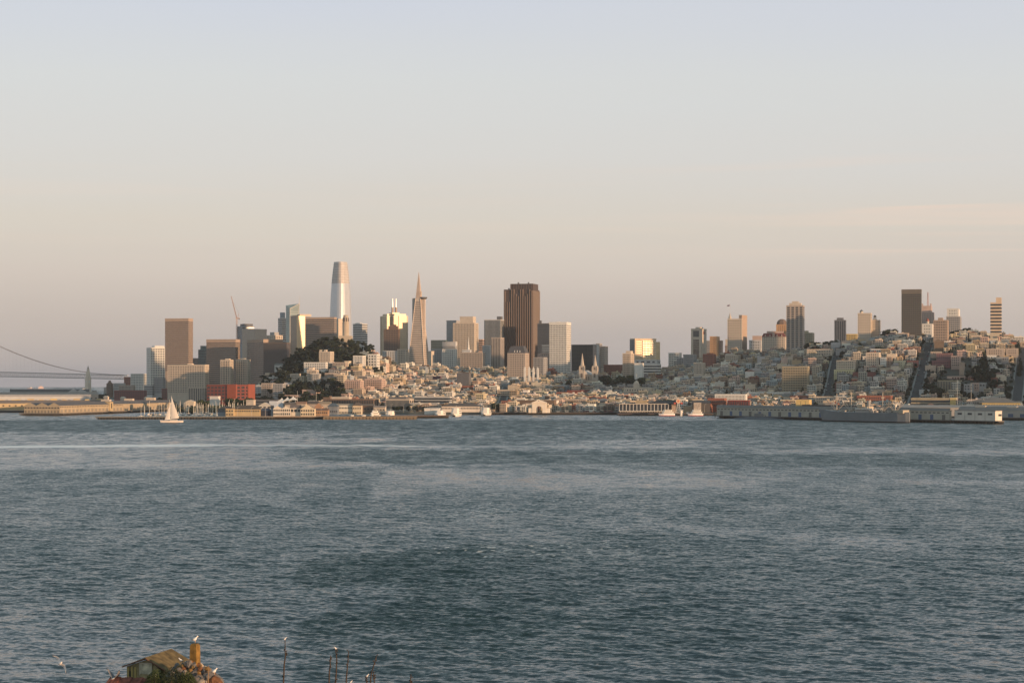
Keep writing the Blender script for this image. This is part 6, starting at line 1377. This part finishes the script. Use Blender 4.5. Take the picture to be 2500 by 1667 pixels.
yacht('small red-topped tour boat left of the large yachts', 888, 1990, 9, 90, 1, hullc=(.60,.18,.14), B_=5)
yacht('white fishing boat with rigging left of the red-topped tour boat', 859, 1988, 9, 100, 1, B_=4.6)
for lb, px, d, Ln in (('red and white sightseeing boat right of the glass-fronted restaurant', 1628, 2165, 19, ), ('red and white sightseeing boat in front of the beige picture board', 1698, 2165, 18)):
    yacht(lb, px, d, Ln, 8, 2, hullc=(.74,.70,.68), trim=(.42,.05,.06), H_=2.6, name='tour_boat', B_=5.5)
yacht('white fishing boat cluster boat moored under the wharf sign', 1664, 2170, 10, 70, 2, hullc=(.5,.5,.5))
yacht('dark small boat between the two red and white sightseeing boats', 1680, 2172, 9, 60, 1, hullc=(.10,.10,.12))
def big_sail():
    d = 1821; s = d/F; x = X_(420, d); r_ = empty('sailboat', (x, d, 0), R(4), 'large white catamaran sailboat under full sail in front of the breakwater', 'boat')
    for o in (-2.6, 2.6): hull(MB(), 22, 1.9, 1.8).build('hull', PM((.72,.62,.54), .5), r_, (0, o, 0))
    MB().box(-6, 8, -2.4, 2.4, 1.1, 1.85).build('bridge_deck', WH, r_); MB().prism([(-2,-2),(5.5,-2.2),(5.5,2.2),(-2,2)], 1.86, 3.1).build('cabin', WH, r_); MB().prism([(-2.06,-2.05),(5.56,-2.25),(5.56,2.25),(-2.06,2.05)], 2.2, 2.7).build('window_band', DKW, r_)
    mt = Z_(966, d); MB().bar((-1.2, 0, 1.8), (-.6, 0, mt), .16, 6, r2=.09).build('mast', WH, r_)
    sm = M('sailcloth', (.78,.70,.62), .8, var=.05, scale=.8)
    def sail(A, Bc, Cc, bulge, nm):
        A, Bc, Cc = map(Vector, (A, Bc, Cc)); n = 8; g = MB(); idx = {}
        for side in (0, .06):
            for i in range(n+1):
                for j in range(n+1-i):
                    u, v = i/n, j/n; p = A*(1-u-v)+Bc*u+Cc*v; p.y += bulge*4*(u*v+u*(1-u-v)+v*(1-u-v))*.75+side; idx[side, i, j] = len(g.v); g.v.append(tuple(p))
            for i in range(n):
                for j in range(n-i):
                    f = (idx[side,i,j], idx[side,i+1,j], idx[side,i,j+1]); g.f.append(f if side else f[::-1]); g.m.append(0)
                    if j < n-i-1: f = (idx[side,i+1,j], idx[side,i+1,j+1], idx[side,i,j+1]); g.f.append(f if side else f[::-1]); g.m.append(0)
        g.build(nm, sm, r_, smooth=True)
    sail((-.9, 0, 3.6), (7.2, -1.4, 4.4), (-.5, 0, mt-.8), -.9, 'mainsail')
    sail((-7.4, 0, 2.4), (-1.8, -.8, 2.8), (-1.4, 0, mt-6.5), -.6, 'jib')
    MB().bar((-1, 0, 3.4), (7.4, -1.4, 4.1), .14).build('boom', PM(WALLS['dgrey']), r_)
    MB().bar((-7.6, 0, 2.1), (-.9, 0, mt-5.9), .05).build('forestay', PM(WALLS['grey']), r_)
big_sail()
def liberty():
    db, ds_ = 1893, 1806; xb, xs_ = X_(2008, db), X_(2221, ds_); Ln = sqrt((xb-xs_)**2+(db-ds_)**2); a = atan2(ds_-db, xs_-xb)
    r_ = empty('ship', ((xb+xs_)/2, (db+ds_)/2, 0), a, 'long grey cargo ship with high bow moored at the right pier', 'ship'); g = PM((.19,.205,.22), .55)
    hull(MB(), Ln, 17, 9.5, sheer=.32, stern=.3).build('hull', g, r_); hull(MB(), Ln*1.002, 17.1, 1.0, keel=-1.5, sheer=0, stern=.3).build('boot_stripe', PM((.06,.05,.05)), r_)
    tanw = PM((.55,.45,.34)); z = 9.6
    MB().box(-8, 10, -6, 6, z-.6, z+3).build('deckhouse', PM((.40,.38,.36)), r_); MB().box(-6, 7, -5, 5, z+3.01, z+6).build('deckhouse', tanw, r_); MB().box(-5, 2, -6.5, 6.5, z+6.01, z+8.4).build('bridge_house', tanw, r_); MB().box(-5.1, -4.9, -6, 6, z+7, z+7.9).build('window_band', DKW, r_)
    MB().lathe([(2, z+6), (1.9, z+12)], 14, cx=5).build('funnel', PM((.35,.33,.31)), r_)
    MB().box(Ln*.38, Ln*.46, -5, 5, z-.3, z+3).build('stern_house', PM((.42,.36,.28)), r_)
    for mx, hh in ((-Ln*.33, 19), (-Ln*.16, 21), (Ln*.20, 21), (Ln*.34, 16)):
        m = MB().bar((mx, 0, z-.5), (mx, 0, z+hh), .7, 8, r2=.4).build('mast', PM((.46,.40,.33)), r_); MB().box(mx-.3, mx+.3, -3, 3, z+hh*.72, z+hh*.72+.4).build('crosstree', PM((.46,.40,.33)), m)
        for s_, y_ in ((-1, 2.5), (1, -2.5), (-1, -2.5), (1, 2.5)): MB().bar((mx+s_*.6, y_*.3, z+1.5), (mx+s_*11, y_, z+11.5), .4).build('cargo_boom', PM((.42,.36,.30)), r_)
        for s_ in (-1, 1): MB().bar((mx, 0, z+hh), (mx+s_*14, 4, z-.3), .06).build('stay', PM((.2,.2,.2)), r_)
    for k, (mx, y_) in enumerate(((-Ln*.42, 0), (-Ln*.26, 3), (-Ln*.26, -3), (Ln*.10, -4), (Ln*.10, 4), (Ln*.27, 0), (Ln*.42, 0))):
        MB().lathe([(1.9, z-.4), (1.9, z+1.8), (1.2, z+2.2)], 10, cx=mx, cy=y_).build('gun_tub', PM((.36,.33,.30)), r_); MB().bar((mx, y_, z+2), (mx-3, y_, z+3.4), .15).build('gun', PM((.2,.2,.2)), r_)
    for mx in (-4, 4, 12): 
        for s_ in (-1, 1): hull(MB(), 6.5, 2, 1.1, keel=-.2).build('lifeboat', WH, r_, (mx, s_*7, z+3.2))
liberty()
def submarine():
    d = 1962; r_ = empty('submarine', (X_(1852, d), d, 0), R(-50), 'low dark grey submarine moored beside the grey pier shed', 'submarine'); g = PM((.10,.11,.13), .5)
    rg = []
    for x, q in ((-.5,.05),(-.45,.4),(-.35,.75),(-.15,1),(.15,1),(.35,.7),(.47,.3),(.5,.05)): rg.append([(x*84, q*4.1*cos(a), -1.2+q*4.3*sin(a)) for a in np.linspace(0, 2*pi, 13)[:-1]])
    MB().ring(rg).build('hull', g, r_); MB().box(-34, 32, -1.5, 1.5, 2.4, 3.5).build('deck', PM((.13,.13,.14)), r_)
    MB().prism([(-5,-1.4),(5,-1.4),(7,0),(5,1.4),(-5,1.4),(-6.5,0)], 3.51, 6.6).build('conning_tower', PM((.20,.20,.20)), r_)
    for x, h in ((-1, 12), (1.2, 11), (3, 9)): MB().bar((x, 0, 6.61), (x, 0, h), .22).build('periscope', g, r_)
    for x in (-12, 10): MB().bar((x, 0, 3.51), (x, 0, 4.6), .5).build('gun_mount', g, r_); MB().bar((x, 0, 4.7), (x-4, 0, 5.2), .16).build('gun', g, r_)
submarine()
# ships far out under the bridge
def far_ship(label, px, d, Ln, c, sc):
    r_ = empty('ship', (X_(px, d), d, 0), R(6), label, 'ship'); hull(MB(), Ln, Ln*.16, Ln*.09).build('hull', PM(c), r_)
    MB().box(-Ln*.05, Ln*.35, -Ln*.05, Ln*.05, Ln*.09, Ln*.20).build('deckhouse', PM(sc), r_); MB().box(Ln*.05, Ln*.28, -Ln*.04, Ln*.04, Ln*.2001, Ln*.28).build('bridge_house', PM(sc), r_); MB().bar((Ln*.12, 0, Ln*.28), (Ln*.12, 0, Ln*.42), Ln*.012).build('mast', PM((.3,.3,.3)), r_)
far_ship('blue-hulled ship with rosy white upper decks anchored under the bridge', 95, 8600, 62, (.16,.20,.26), (.75,.55,.48))
far_ship('small pink-white vessel left of the blue-hulled ship', 74, 9800, 30, (.45,.25,.22), (.75,.68,.62))
far_ship('white vessel half hidden left of the clock tower', 200, 7000, 44, (.7,.68,.66), (.75,.7,.68))
for lb, px, d, Ln in (('tiny dark sailing boat far out, left of two beyond the dark pier shed', 122, 8200, 12), ('tiny dark sailing boat far out, right of two beyond the dark pier shed', 144, 8400, 12)):
    r_ = empty('sailboat', (X_(px, d), d, 0), R(10), lb, 'boat'); hull(MB(), Ln, 4, 2.5).build('hull', PM((.12,.14,.16)), r_); MB().bar((0,0,2), (0,0,13), .25).build('mast', PM((.2,.2,.2)), r_)
# marina: moored boats, each its own
def moored(kind):
    P = {}; L_ = {'sloop':11,'ketch':14,'cruiser':10}[kind]; b = hull(MB(), L_, L_*.27, 1.3); P['hull'] = b.mesh('hull', PM((.72,.68,.62), .5))
    P['cabin'] = MB().prism([(-L_*.2,-.9),(L_*.15,-1.1),(L_*.15,1.1),(-L_*.2,.9)], 1.32, 2.2 if kind != 'cruiser' else 3.6).mesh('cabin', WH if kind != 'cruiser' else PM((.6,.56,.5)))
    if kind != 'cruiser':
        hm = 14.5 if kind == 'sloop' else 18.5; P['mast'] = MB().bar((-.6,0,1.6), (-.6,0,hm), .20, 6, r2=.15).mesh('mast', PM((.74,.68,.58), .5)); P['boom'] = MB().bar((-.5,0,2.6), (L_*.36,0,2.7), .2).mesh('boom', PM((.10,.14,.24)))
        P['rigging'] = MB().bar((-.6,0,hm), (-L_*.48,0,1.5), .03).mesh('rigging', PM((.3,.3,.3)))
    else: P['window_band'] = MB().prism([(-L_*.21,-.93),(L_*.16,-1.13),(L_*.16,1.13),(-L_*.21,.93)], 2.4, 3.1).mesh('window_band', DKW)
    return P
MK = {k: moored(k) for k in ('sloop','ketch','cruiser')}; ml = []; rm_ = random.Random(8)
KB = dict(sloop='white bare-masted sloop', ketch='large tall-masted yacht', cruiser='white cabin cruiser')
for i in range(130):
    d = rm_.choice([2035, 2070, 2105, 2140, 2175, 2210, 2235])+rm_.uniform(-6, 6); px = rm_.uniform(478, 612) if rm_.random() < .72 else rm_.uniform(335, 478); 
    if px > 530 and d < 2085: continue
    k = rm_.choices(['sloop','ketch','cruiser'], [5, 2 if px > 478 else 3, 2 if px > 478 else 4])[0]
    o = empty('moored_boat', (X_(px, d), d, 0), R(rm_.choice([70, 75, 250])+rm_.uniform(-6, 6)), None, 'boat', 'boats moored in the marina')
    o.scale = (1, 1, rm_.uniform(.85, 1.15))
    for nm, me in MK[k].items(): link(nm, me, o)
    ml.append((o, '%s moored %s' % (KB[k], 'by the ochre pier shed' if px < 430 else 'near the catamaran' if px < 478 else 'in the crowded marina' if px < 530 else 'behind the left restaurant'), px))
uniq(ml)
# floating docks and lamp posts
for k, d in enumerate((2052, 2088, 2122, 2158, 2192)):
    o = MB().box(X_(470, d), X_(612, d), d-1, d+1, .1, .7).build('dock', PM((.35,.33,.30))); tag(o, 'narrow grey floating dock in the marina, %s row from the breakwater' % ORD[k].replace('leftmost', 'first'), 'dock')
ll = []
lp = dict(pole=MB().bar((0,0,0), (0,0,10), .16, 6, r2=.09).mesh('pole', PM((.55,.5,.45))), arm=MB().bar((0,0,9.8), (1.5,0,10.1), .08).mesh('arm', PM((.55,.5,.45))), lamp_head=MB().box(1.1, 2.0, -.2, .2, 9.95, 10.2).mesh('lamp_head', PM((.6,.6,.6))))
for px in list(range(580, 790, 34))+list(range(835, 1000, 30))+list(range(1210, 1740, 34))+list(range(1760, 2000, 40)):
    d = 1975 if px < 790 else 2215 if px < 1000 else 2232; d = d if px < 1700 else 2205; o = empty('street_lamp', (X_(px, d), d, 3.2), 0, None, 'street lamp', 'lamps along the waterfront')
    for nm, me in lp.items(): link(nm, me, o)
    ll.append((o, 'tall pale street lamp %s' % ('on the restaurant pier' if px < 790 else 'behind the yachts' if px < 1000 else 'along the quay right of the ferries' if px < 1500 else 'on the quay by the wharf sign'), px))
uniq(ll)
# flagpoles
for lb, px, d, y0, y1 in (('tall flagpole at the left of the cream columned hotel',942,2030,1012,972),('flagpole above the brown shops behind the pier restaurants',726,2150,990,955),('flagpole above the flat brown long building',772,2150,985,958),('thin white flagpole between the slope foot trees and the parking deck',2337,2120,995,928),('thin white flagpole right of the parking deck building',2371,2120,995,935)):
    r_ = empty('flagpole', (X_(px, d), d, max(Z_(y0, d), 2)), 0, lb, 'flagpole'); h = Z_(y1, d)-max(Z_(y0, d), 2); MB().bar((0,0,0), (0,0,h), .2, 6, r2=.1).build('pole', WH, r_); MB().lathe([(0, h), (.3, h+.2), (0, h+.5)], 8).build('finial', WH, r_)
# ================================================ the near island slope
def island():
    # hut, rubble and shrubs stand on a knoll that drops to the water below the picture
    xs = np.linspace(-60, 30, 91); ys = np.linspace(60, 190, 66); X, Y = np.meshgrid(xs, ys)
    Z = 18.6-np.clip(np.abs(X+25)-6, 0, 99)**1.2*.22-np.clip(Y-134, 0, 99)*.42-np.clip(128-Y, 0, 99)*.10+.5*vnoise(X/2, Y/2, 60, 4)
    Z = np.maximum(Z, -2+vnoise(X/3, Y/3, 61, 3))
    return X, Y, Z
IX, IY, IZ = island(); me = grid_mesh('island', IX, IY, IZ); me.materials.append(M('island_ground', (.12,.085,.05), .95, var=.5, scale=.6)); tag(link('island', me), kind='structure')
def ig(x, y):
    i = int(np.clip((x+60), 0, 90)); j = int(np.clip((y-60)/2, 0, 65)); return float(IZ[j, i])
FD = 134.
def fx(px, d=FD): return X_(px, d)
def fz(py, d=FD): return Z_(py, d)
MOSS = M('lichen_roof', (.135,.095,.040), .95, var=.55, scale=1.6); PL = M('stained_plaster', (.26,.22,.12), .95, var=.5, scale=1.8)
def hut():
    d = 138.; x0 = fx(392, d); zb = fz(1655, d); t = R(-32)
    r_ = empty('hut', (x0, d, zb), 0, 'derelict little hut with mossy yellow roof and boarded window, bottom left', 'hut')
    # front gable faces the camera, slightly turned
    o = r_; o.rotation_euler.z = R(-14)
    xl, xr = (305-392)/F*d/cos(R(14)), (392-392)/F*d
    he_l = fz(1629, d)-zb; hp_ = fz(1607, d)-zb; he_r = fz(1633, d)-zb; xp = xl*.40; dp = 4.2
    MB().poly([(xl,0,-2),(.0,0,-2),(0,0,he_r),(xp,0,hp_-.15),(xl,0,he_l),(xl,dp,-2),(0,dp,-2),(0,dp,he_r),(xp,dp,hp_-.15),(xl,dp,he_l)], [(0,1,2,3,4),(9,8,7,6,5),(0,5,6,1),(1,6,7,2),(2,7,8,3),(3,8,9,4),(4,9,5,0)]).build('wall', PL, r_)
    b = MB()
    for (a, za), (c, zc) in (((xl-.25, he_l-.06), (xp, hp_)), ((xp, hp_), (1.25, he_r-.42))):
        n = 8
        b.poly([(a,-.3,za),(c,-.3,zc),(c,dp+.2,zc),(a,dp+.2,za),(a,-.3,za+.1),(c,-.3,zc+.1),(c,dp+.2,zc+.1),(a,dp+.2,za+.1)], [(0,3,2,1),(4,5,6,7),(0,1,5,4),(1,2,6,5),(2,3,7,6),(3,0,4,7)])
    b.build('roof', MOSS, r_)
    MB().bar((xl-.25,-.32,he_l), (xp,-.32,hp_+.02), .05).build('barge_board', PM((.16,.08,.05)), r_); MB().bar((xp,-.32,hp_+.02), (.9,-.32,he_r-.2), .05).build('barge_board', PM((.16,.08,.05)), r_)
    wb = MB().box(xl*.60, xl*.26, -.06, .0, fz(1646, d)-zb, fz(1621, d)-zb).build('boarded_window', M('board_ply', (.46,.43,.32), .9, var=.45, scale=3), r_)
    for a, c in ((xl*.62, xl*.60), (xl*.26, xl*.24)): MB().box(a, c, -.1, .0, fz(1649, d)-zb, fz(1619, d)-zb).build('frame', PM((.42,.38,.30)), r_)
    MB().box(xl*.62, xl*.24, -.1, .0, fz(1621, d)-zb+.001, fz(1619, d)-zb+.03).build('frame', PM((.42,.38,.30)), r_)
    for q in (.95, .84, .74): MB().box(xl*q-.07, xl*q+.07, -.07, 0, -1, he_l-.02).build('post', PM((.34,.27,.10)), r_)
    MB().box(xl*.93, xl*.86, -.03, 0, -.2, he_l-.35).build('opening', PM((.03,.03,.025)), r_); MB().box(xl*.20, xl*.10, -.03, 0, -.3, he_r-.5).build('opening', PM((.03,.03,.025)), r_)
hut()
def slab():
    d = 131.; x = fx(300, d); r_ = empty('roof_slab', (x, d, fz(1672, d)), R(-10), 'dark red flaking lower roof in front of the derelict hut', 'roof')
    b = MB(); n = 14
    for k in range(n): a = -1.35+k*.29; b.poly([(a,-1.2,-.35),(a+.285,-1.2,-.35),(a+.285,.9,.42+.03*(k % 3)),(a,.9,.42+.03*(k % 3)),(a,-1.2,-.42),(a+.285,-1.2,-.42),(a+.285,.9,.34),(a,.9,.34)], [(0,1,2,3),(7,6,5,4),(0,4,5,1),(1,5,6,2),(2,6,7,3),(3,7,4,0)])
    b.build('boards', M('red_flake', (.17,.055,.035), .9, var=.6, scale=3), r_); MB().box(-1.3, 2.6, -1.1, .8, -3, -.45).build('wall', PM((.12,.08,.06)), r_)
slab()
def pillar():
    d = 134.; x = fx(476, d); zb = fz(1626, d); r_ = empty('pillar', (x, d, zb), R(-22), 'tall orange lichen-covered concrete pillar standing on the rubble heap', 'pillar'); h = fz(1570, d)-zb
    a = .27
    MB().ring([[(sx_*a*q, sy_*a*q, z) for sx_, sy_ in ((-1,-1),(1,-1),(1,1),(-1,1))] for q, z in ((1.15, -.6), (1.05, h*.5), (1.0, h-.14), (.7, h))]).build('shaft', M('lichen_orange', (.20,.115,.028), .95, var=.50, scale=2.5), r_)
    return x, d, zb+h
px_, pd_, pz_ = pillar()
def rock(name, x, y, z, s, seed, col):
    r = np.random.default_rng(seed); rg = []
    for th in (.25, .8, 1.4, 2.0, 2.7): rg.append([(s*sin(th)*cos(a)*r.uniform(.7,1.25), s*sin(th)*sin(a)*r.uniform(.7,1.25), s*.75*cos(th)*r.uniform(.85,1.1)) for a in np.linspace(0, 2*pi, 8)[:-1]])
    o = MB().ring(rg[::-1]).build(name, M('rubble_'+col, dict(grey=(.13,.12,.115), rust=(.15,.07,.035), pale=(.30,.25,.20), ochre=(.21,.13,.05))[col], .95, var=.45, scale=3), None, (x, y, z)); o.rotation_euler = (r.uniform(0,3), r.uniform(0,3), 0); return o
rr2 = random.Random(3); rl = []
for i in range(78):
    d = rr2.uniform(131.5, 135.5); px = rr2.gauss(468, 34)
    if not 402 < px < 536: continue
    top = np.interp(px, [402, 430, 460, 490, 520, 540], [1641, 1625, 1615, 1618, 1636, 1652]); py = top+abs(rr2.gauss(0, 15)); c = rr2.choice(['grey','grey','rust','pale','ochre']); s_ = rr2.uniform(.14, .33)
    o = rock('rubble', fx(px, d), d, fz(py+3, d), s_, i, c)
    rl.append((o, '%s chunk of broken concrete in the rubble %s the pillar' % (dict(grey='grey', rust='rusty', pale='pale', ochre='ochre')[c], 'left of' if px < 468 else 'under' if px < 490 else 'right of'), px)); tag(o, None, 'rubble', 'broken concrete heaped round the pillar')
uniq(rl)
for lb, px, py, s_, c in (('big pale orange boulder face at the bottom right of the heap', 497, 1662, .62, 'pale'), ('big rusty boulder under the right-hand standing gull', 527, 1658, .58, 'rust'), ('dark grey boulder between the two big boulders', 505, 1646, .42, 'grey'), ('wedge of grey concrete left of the big boulders', 480, 1655, .5, 'grey')):
    o = rock('boulder', fx(px, 131), 131., fz(py+8, 131), s_, px, c); tag(o, lb, 'boulder')
MB_ = MB().bar((0,0,-.5), (.05,0,.95), .05, 5, r2=.02); o = MB_.build('stake', PM((.24,.15,.08)), None, (fx(508, 130.5), 130.5, fz(1655, 130.5))); tag(o, 'thin rusty stake sticking up between the big boulders', 'stake')
# heap core
me = MB().ring([[(fx(468)+q*2.1*cos(a), 134+q*1.4*sin(a), z) for a in np.linspace(0, 2*pi, 15)[:-1]] for q, z in ((1.35, fz(1700)), (1.1, fz(1655)), (.75, fz(1636)), (.3, fz(1626)))]).build('rubble_mound', M('rubble_grey')); tag(me, 'grey mound of crumbled concrete carrying the pillar', 'rubble mound')
# shrubs below the heap
def shrub(label, px, py, d, w_, h, seed):
    r = random.Random(seed); b = MB(); x, z = fx(px, d), fz(py, d)
    for k in range(1500):
        a = r.uniform(0, 6.28); q = sqrt(r.random()); zz = r.random(); p = Vector((x+q*cos(a)*w_*(1-.35*zz), d+q*sin(a)*w_*.7*(1-.3*zz), z+h*zz*(1-.5*q*q))); s_ = r.uniform(.03, .07)
        u = Vector((r.gauss(0,1), r.gauss(0,1), r.gauss(0,1))).normalized(); v = u.orthogonal().normalized(); b.poly([p-u*s_, p+v*s_*.6, p+u*s_, p-v*s_*.6], [(0,1,2,3)])
    root = empty('shrub', (x, d, z), 0, label, 'shrub'); o = b.build('leaves', LEAF['mid' if seed % 2 else 'dark'], root, (-x, -d, -z)); MB().bar((0,0,-.8), (0,0,h*.5), .05, 5).build('stem', BARK, root)
shrub('dense dark green shrub in front of the hut and the rubble, left part', 382, 1672, 130, 1.0, 1.2, 1)
shrub('dense dark green shrub in front of the rubble, middle part', 418, 1672, 129.8, 1.1, 1.35, 2)
shrub('dense dark green shrub in front of the rubble, right part', 455, 1672, 130, .9, 1.05, 3)
# ------------------------------------------------ gulls
def gull(label, px, py, d, kind='stand', face=1, sc=1., base=None):
    x = X_(px, d); z = Z_(py, d); r_ = empty('gull', (x, d, z), 0 if face > 0 else pi, label, 'gull'); r_.scale = (sc, sc, sc)
    w_ = PM((.78,.74,.70), .8); gr = PM((.16,.16,.17), .8)
    def body(sp):   # spine: (x, z, rx, rz)
        rg = [[(cx_+0, a_*1.3*cos(t_), cz_+b_*1.3*sin(t_)) for t_ in np.linspace(0, 2*pi, 13)[:-1]] for cx_, cz_, a_, b_ in sp]
        return MB().ring(rg)
    if kind == 'stand':
        # upright bird: body leans forward, head up; feet at z=0
        sp = [(-.26,.17,.01,.01),(-.20,.19,.05,.04),(-.10,.21,.09,.075),(0,.24,.10,.095),(.07,.29,.085,.085),(.10,.35,.055,.06),(.12,.40,.048,.05),(.15,.425,.045,.045),(.185,.42,.03,.03),(.20,.415,.01,.01)]
        body(sp).build('body', w_, r_, smooth=True)
        for s_ in (-1, 1):
            MB().ring([[(-.30+q[0], s_*(.075+q[1]), .17+q[2]+k) for k in (-.05*q[3], .03*q[3])]+[(-.30+q[0], s_*(.092+q[1]), .17+q[2])] for q in ((0,-.05,.0,.2),(.12,.005,.03,1),(.26,.012,.07,1.6),(.36,0,.10,.5))]).build('wing', gr, r_)
            MB().bar((-.01, s_*.035, 0), (0, s_*.035, .17), .012, 5).build('leg', PM((.55,.35,.22)), r_)
        MB().bar((.19,0,.415), (.25,0,.40), .014, 5, r2=.004).build('beak', PM((.65,.42,.08)), r_)
    else:
        up = kind == 'landing'
        sp = [(-.27,0,.02,.008),(-.2,0,.05,.03),(-.08,0,.075,.065),(.05,.0,.075,.07),(.13,.01,.05,.05),(.19,.015,.04,.042),(.23,.01,.015,.02)]
        body(sp).build('body', w_, r_, smooth=True)
        for s_ in (-1, 1):
            if up: pts = [(0, .05, .02), (.03, .28, .24), (-.06, .42, .45), (-.16, .50, .62)]
            else: pts = [(0, .05, .02), (.06, .30, .10), (.0, .52, .06), (-.14, .68, -.02)]
            g = MB(); ch = [.24, .22, .15, .03]
            rg = [[(p[0]+c*.5, s_*p[1], p[2]), (p[0], s_*p[1], p[2]+.018), (p[0]-c, s_*p[1], p[2]-.005), (p[0], s_*p[1], p[2]-.012)] for p, c in zip(pts, ch)]
            g.ring(rg).build('wing', gr if up else w_, r_); 
            t_ = pts[-1]; q_ = pts[-2]; MB().ring([[(q_[0]*.4+t_[0]*.6+.03, s_*(q_[1]*.4+t_[1]*.6), q_[2]*.4+t_[2]*.6+.02), (q_[0]*.4+t_[0]*.6-.07, s_*(q_[1]*.4+t_[1]*.6), q_[2]*.4+t_[2]*.6+.02), (q_[0]*.4+t_[0]*.6-.02, s_*(q_[1]*.4+t_[1]*.6), q_[2]*.4+t_[2]*.6-.03)], [(t_[0]-.05, s_*(t_[1]+.09), t_[2]+.02), (t_[0]-.07, s_*(t_[1]+.09), t_[2]+.02), (t_[0]-.06, s_*(t_[1]+.09), t_[2]+.0)]]).build('wing_tip', PM((.03,.03,.03)), r_)
        MB().poly([(-.24,-.02,0),(-.24,.02,0),(-.36,.07,0),(-.36,-.07,0),(-.24,-.02,.012),(-.24,.02,.012),(-.36,.07,.012),(-.36,-.07,.012)], [(0,1,2,3),(7,6,5,4),(0,4,5,1),(2,6,7,3),(1,5,6,2),(3,7,4,0)]).build('tail', w_, r_)
        MB().bar((.22,0,.01), (.285,0,0), .014, 5, r2=.004).build('beak', PM((.65,.42,.08)), r_)
    return r_
gull('gull standing on top of the orange pillar', 477, 1567, 134., 'stand', 1, 1.05)
gull('gull standing at the left edge of the rubble heap', 441, 1617, 134., 'stand', -1, .8)
gull('gull crouching on the rubble, second left of the pillar', 456, 1619, 133.6, 'stand', 1, .62)
gull('gull standing on the rusty boulder right of the pillar', 524, 1645, 131., 'stand', 1, 1.0)
gull('gull resting in front of the hut, half behind the shrub', 378, 1656, 133., 'stand', 1, .7)
g = gull('flying gull banking steeply low over the water, far left', 147, 1618, 117., 'fly'); yv = Vector((.61, 0, -.79)); xv = Vector((.55, -.72, .425)).normalized(); g.rotation_euler = Matrix((xv, yv, xv.cross(yv))).transposed().to_euler()
g = gull('dark-winged gull landing on the red lower roof with raised wings', 281, 1655, 132., 'landing', 1, 1.1); g.rotation_euler.z = R(60)
# ------------------------------------------------ dry flower stalks with gulls on top
SK = M('dry_stalk', (.05,.036,.027), .95, var=.4, scale=4)
def stalk(label, pts, d, seed, seeds=True):
    r = random.Random(seed); x0, z0 = X_(pts[-1][0], d), Z_(pts[-1][1], d); r_ = empty('flower_stalk', (x0, d, z0-3), 0, label, 'plant')
    P = [(X_(p[0], d)-x0, r.uniform(-.03,.03), Z_(p[1], d)-z0+3) for p in pts]+[(0, 0, 0)]
    b = MB(); rg = []
    n = len(P)
    for i, p in enumerate(P): rad = .034+.045*i/(n-1); rg.append([(p[0]+rad*cos(a), p[1]+rad*sin(a), p[2]) for a in np.linspace(0, 2*pi, 7)[:-1]])
    b.ring(rg).build('stem', SK, r_)
    for k in range(9 if seeds else 3):
        i = r.randrange(n-2); t_ = r.random(); p = Vector(P[i]).lerp(Vector(P[i+1]), t_); a = r.uniform(0, 6.28); q = p+Vector((.12*cos(a), .12*sin(a), .06)); MB().ring([[(c.x+rr*cos(e), c.y+rr*sin(e), c.z) for e in (0, 1.57, 3.14, 4.71)] for c, rr in ((p, .02), (q, .06), (q+Vector((0,0,.10)), .015))]).build('seed_pod', SK, r_)
for lb, pts, sd in (('tall dry stalk with a gull on its tip, leftmost of the stalks', [(696, 1562), (696, 1590), (697, 1600), (694, 1620), (691, 1690)], 1),
   ('dry stalk immediately left of the middle gull-topped stalk', [(807, 1599), (806, 1620), (804, 1640), (803, 1690)], 2), ('dry stalk with a gull on its tip, in the middle group', [(819, 1585), (822, 1605), (821, 1640), (817, 1690)], 3),
   ('bare pointed dry stalk right of the middle gull-topped stalk', [(851, 1588), (849, 1620), (846, 1650), (844, 1690)], 4), ('slanting dry stalk leaning right beside the low perched gull', [(919, 1600), (912, 1625), (906, 1645), (902, 1690)], 5),
   ('short dry stalk carrying the low perched gull', [(896, 1652), (895, 1665), (893, 1690)], 6), ('short crooked stalk right of the slanting one', [(911, 1640), (914, 1660), (912, 1690)], 7), ('short faint dry stalk, rightmost of the stalks', [(1003, 1648), (1002, 1665), (1001, 1690)], 8)):
    stalk(lb, pts, 150., sd)
gull('gull perched on the tip of the leftmost tall stalk', 696, 1563, 150., 'stand', 1, .62)
gull('gull perched on the tip of the middle stalk', 819, 1586, 150., 'stand', -1, .62)
gull('gull perched on the low stalk beside the slanting one', 897, 1653, 150., 'stand', 1, .66)
gull('gull at the very bottom edge between two stalk groups', 857, 1668, 150., 'stand', 1, .6)
haze()
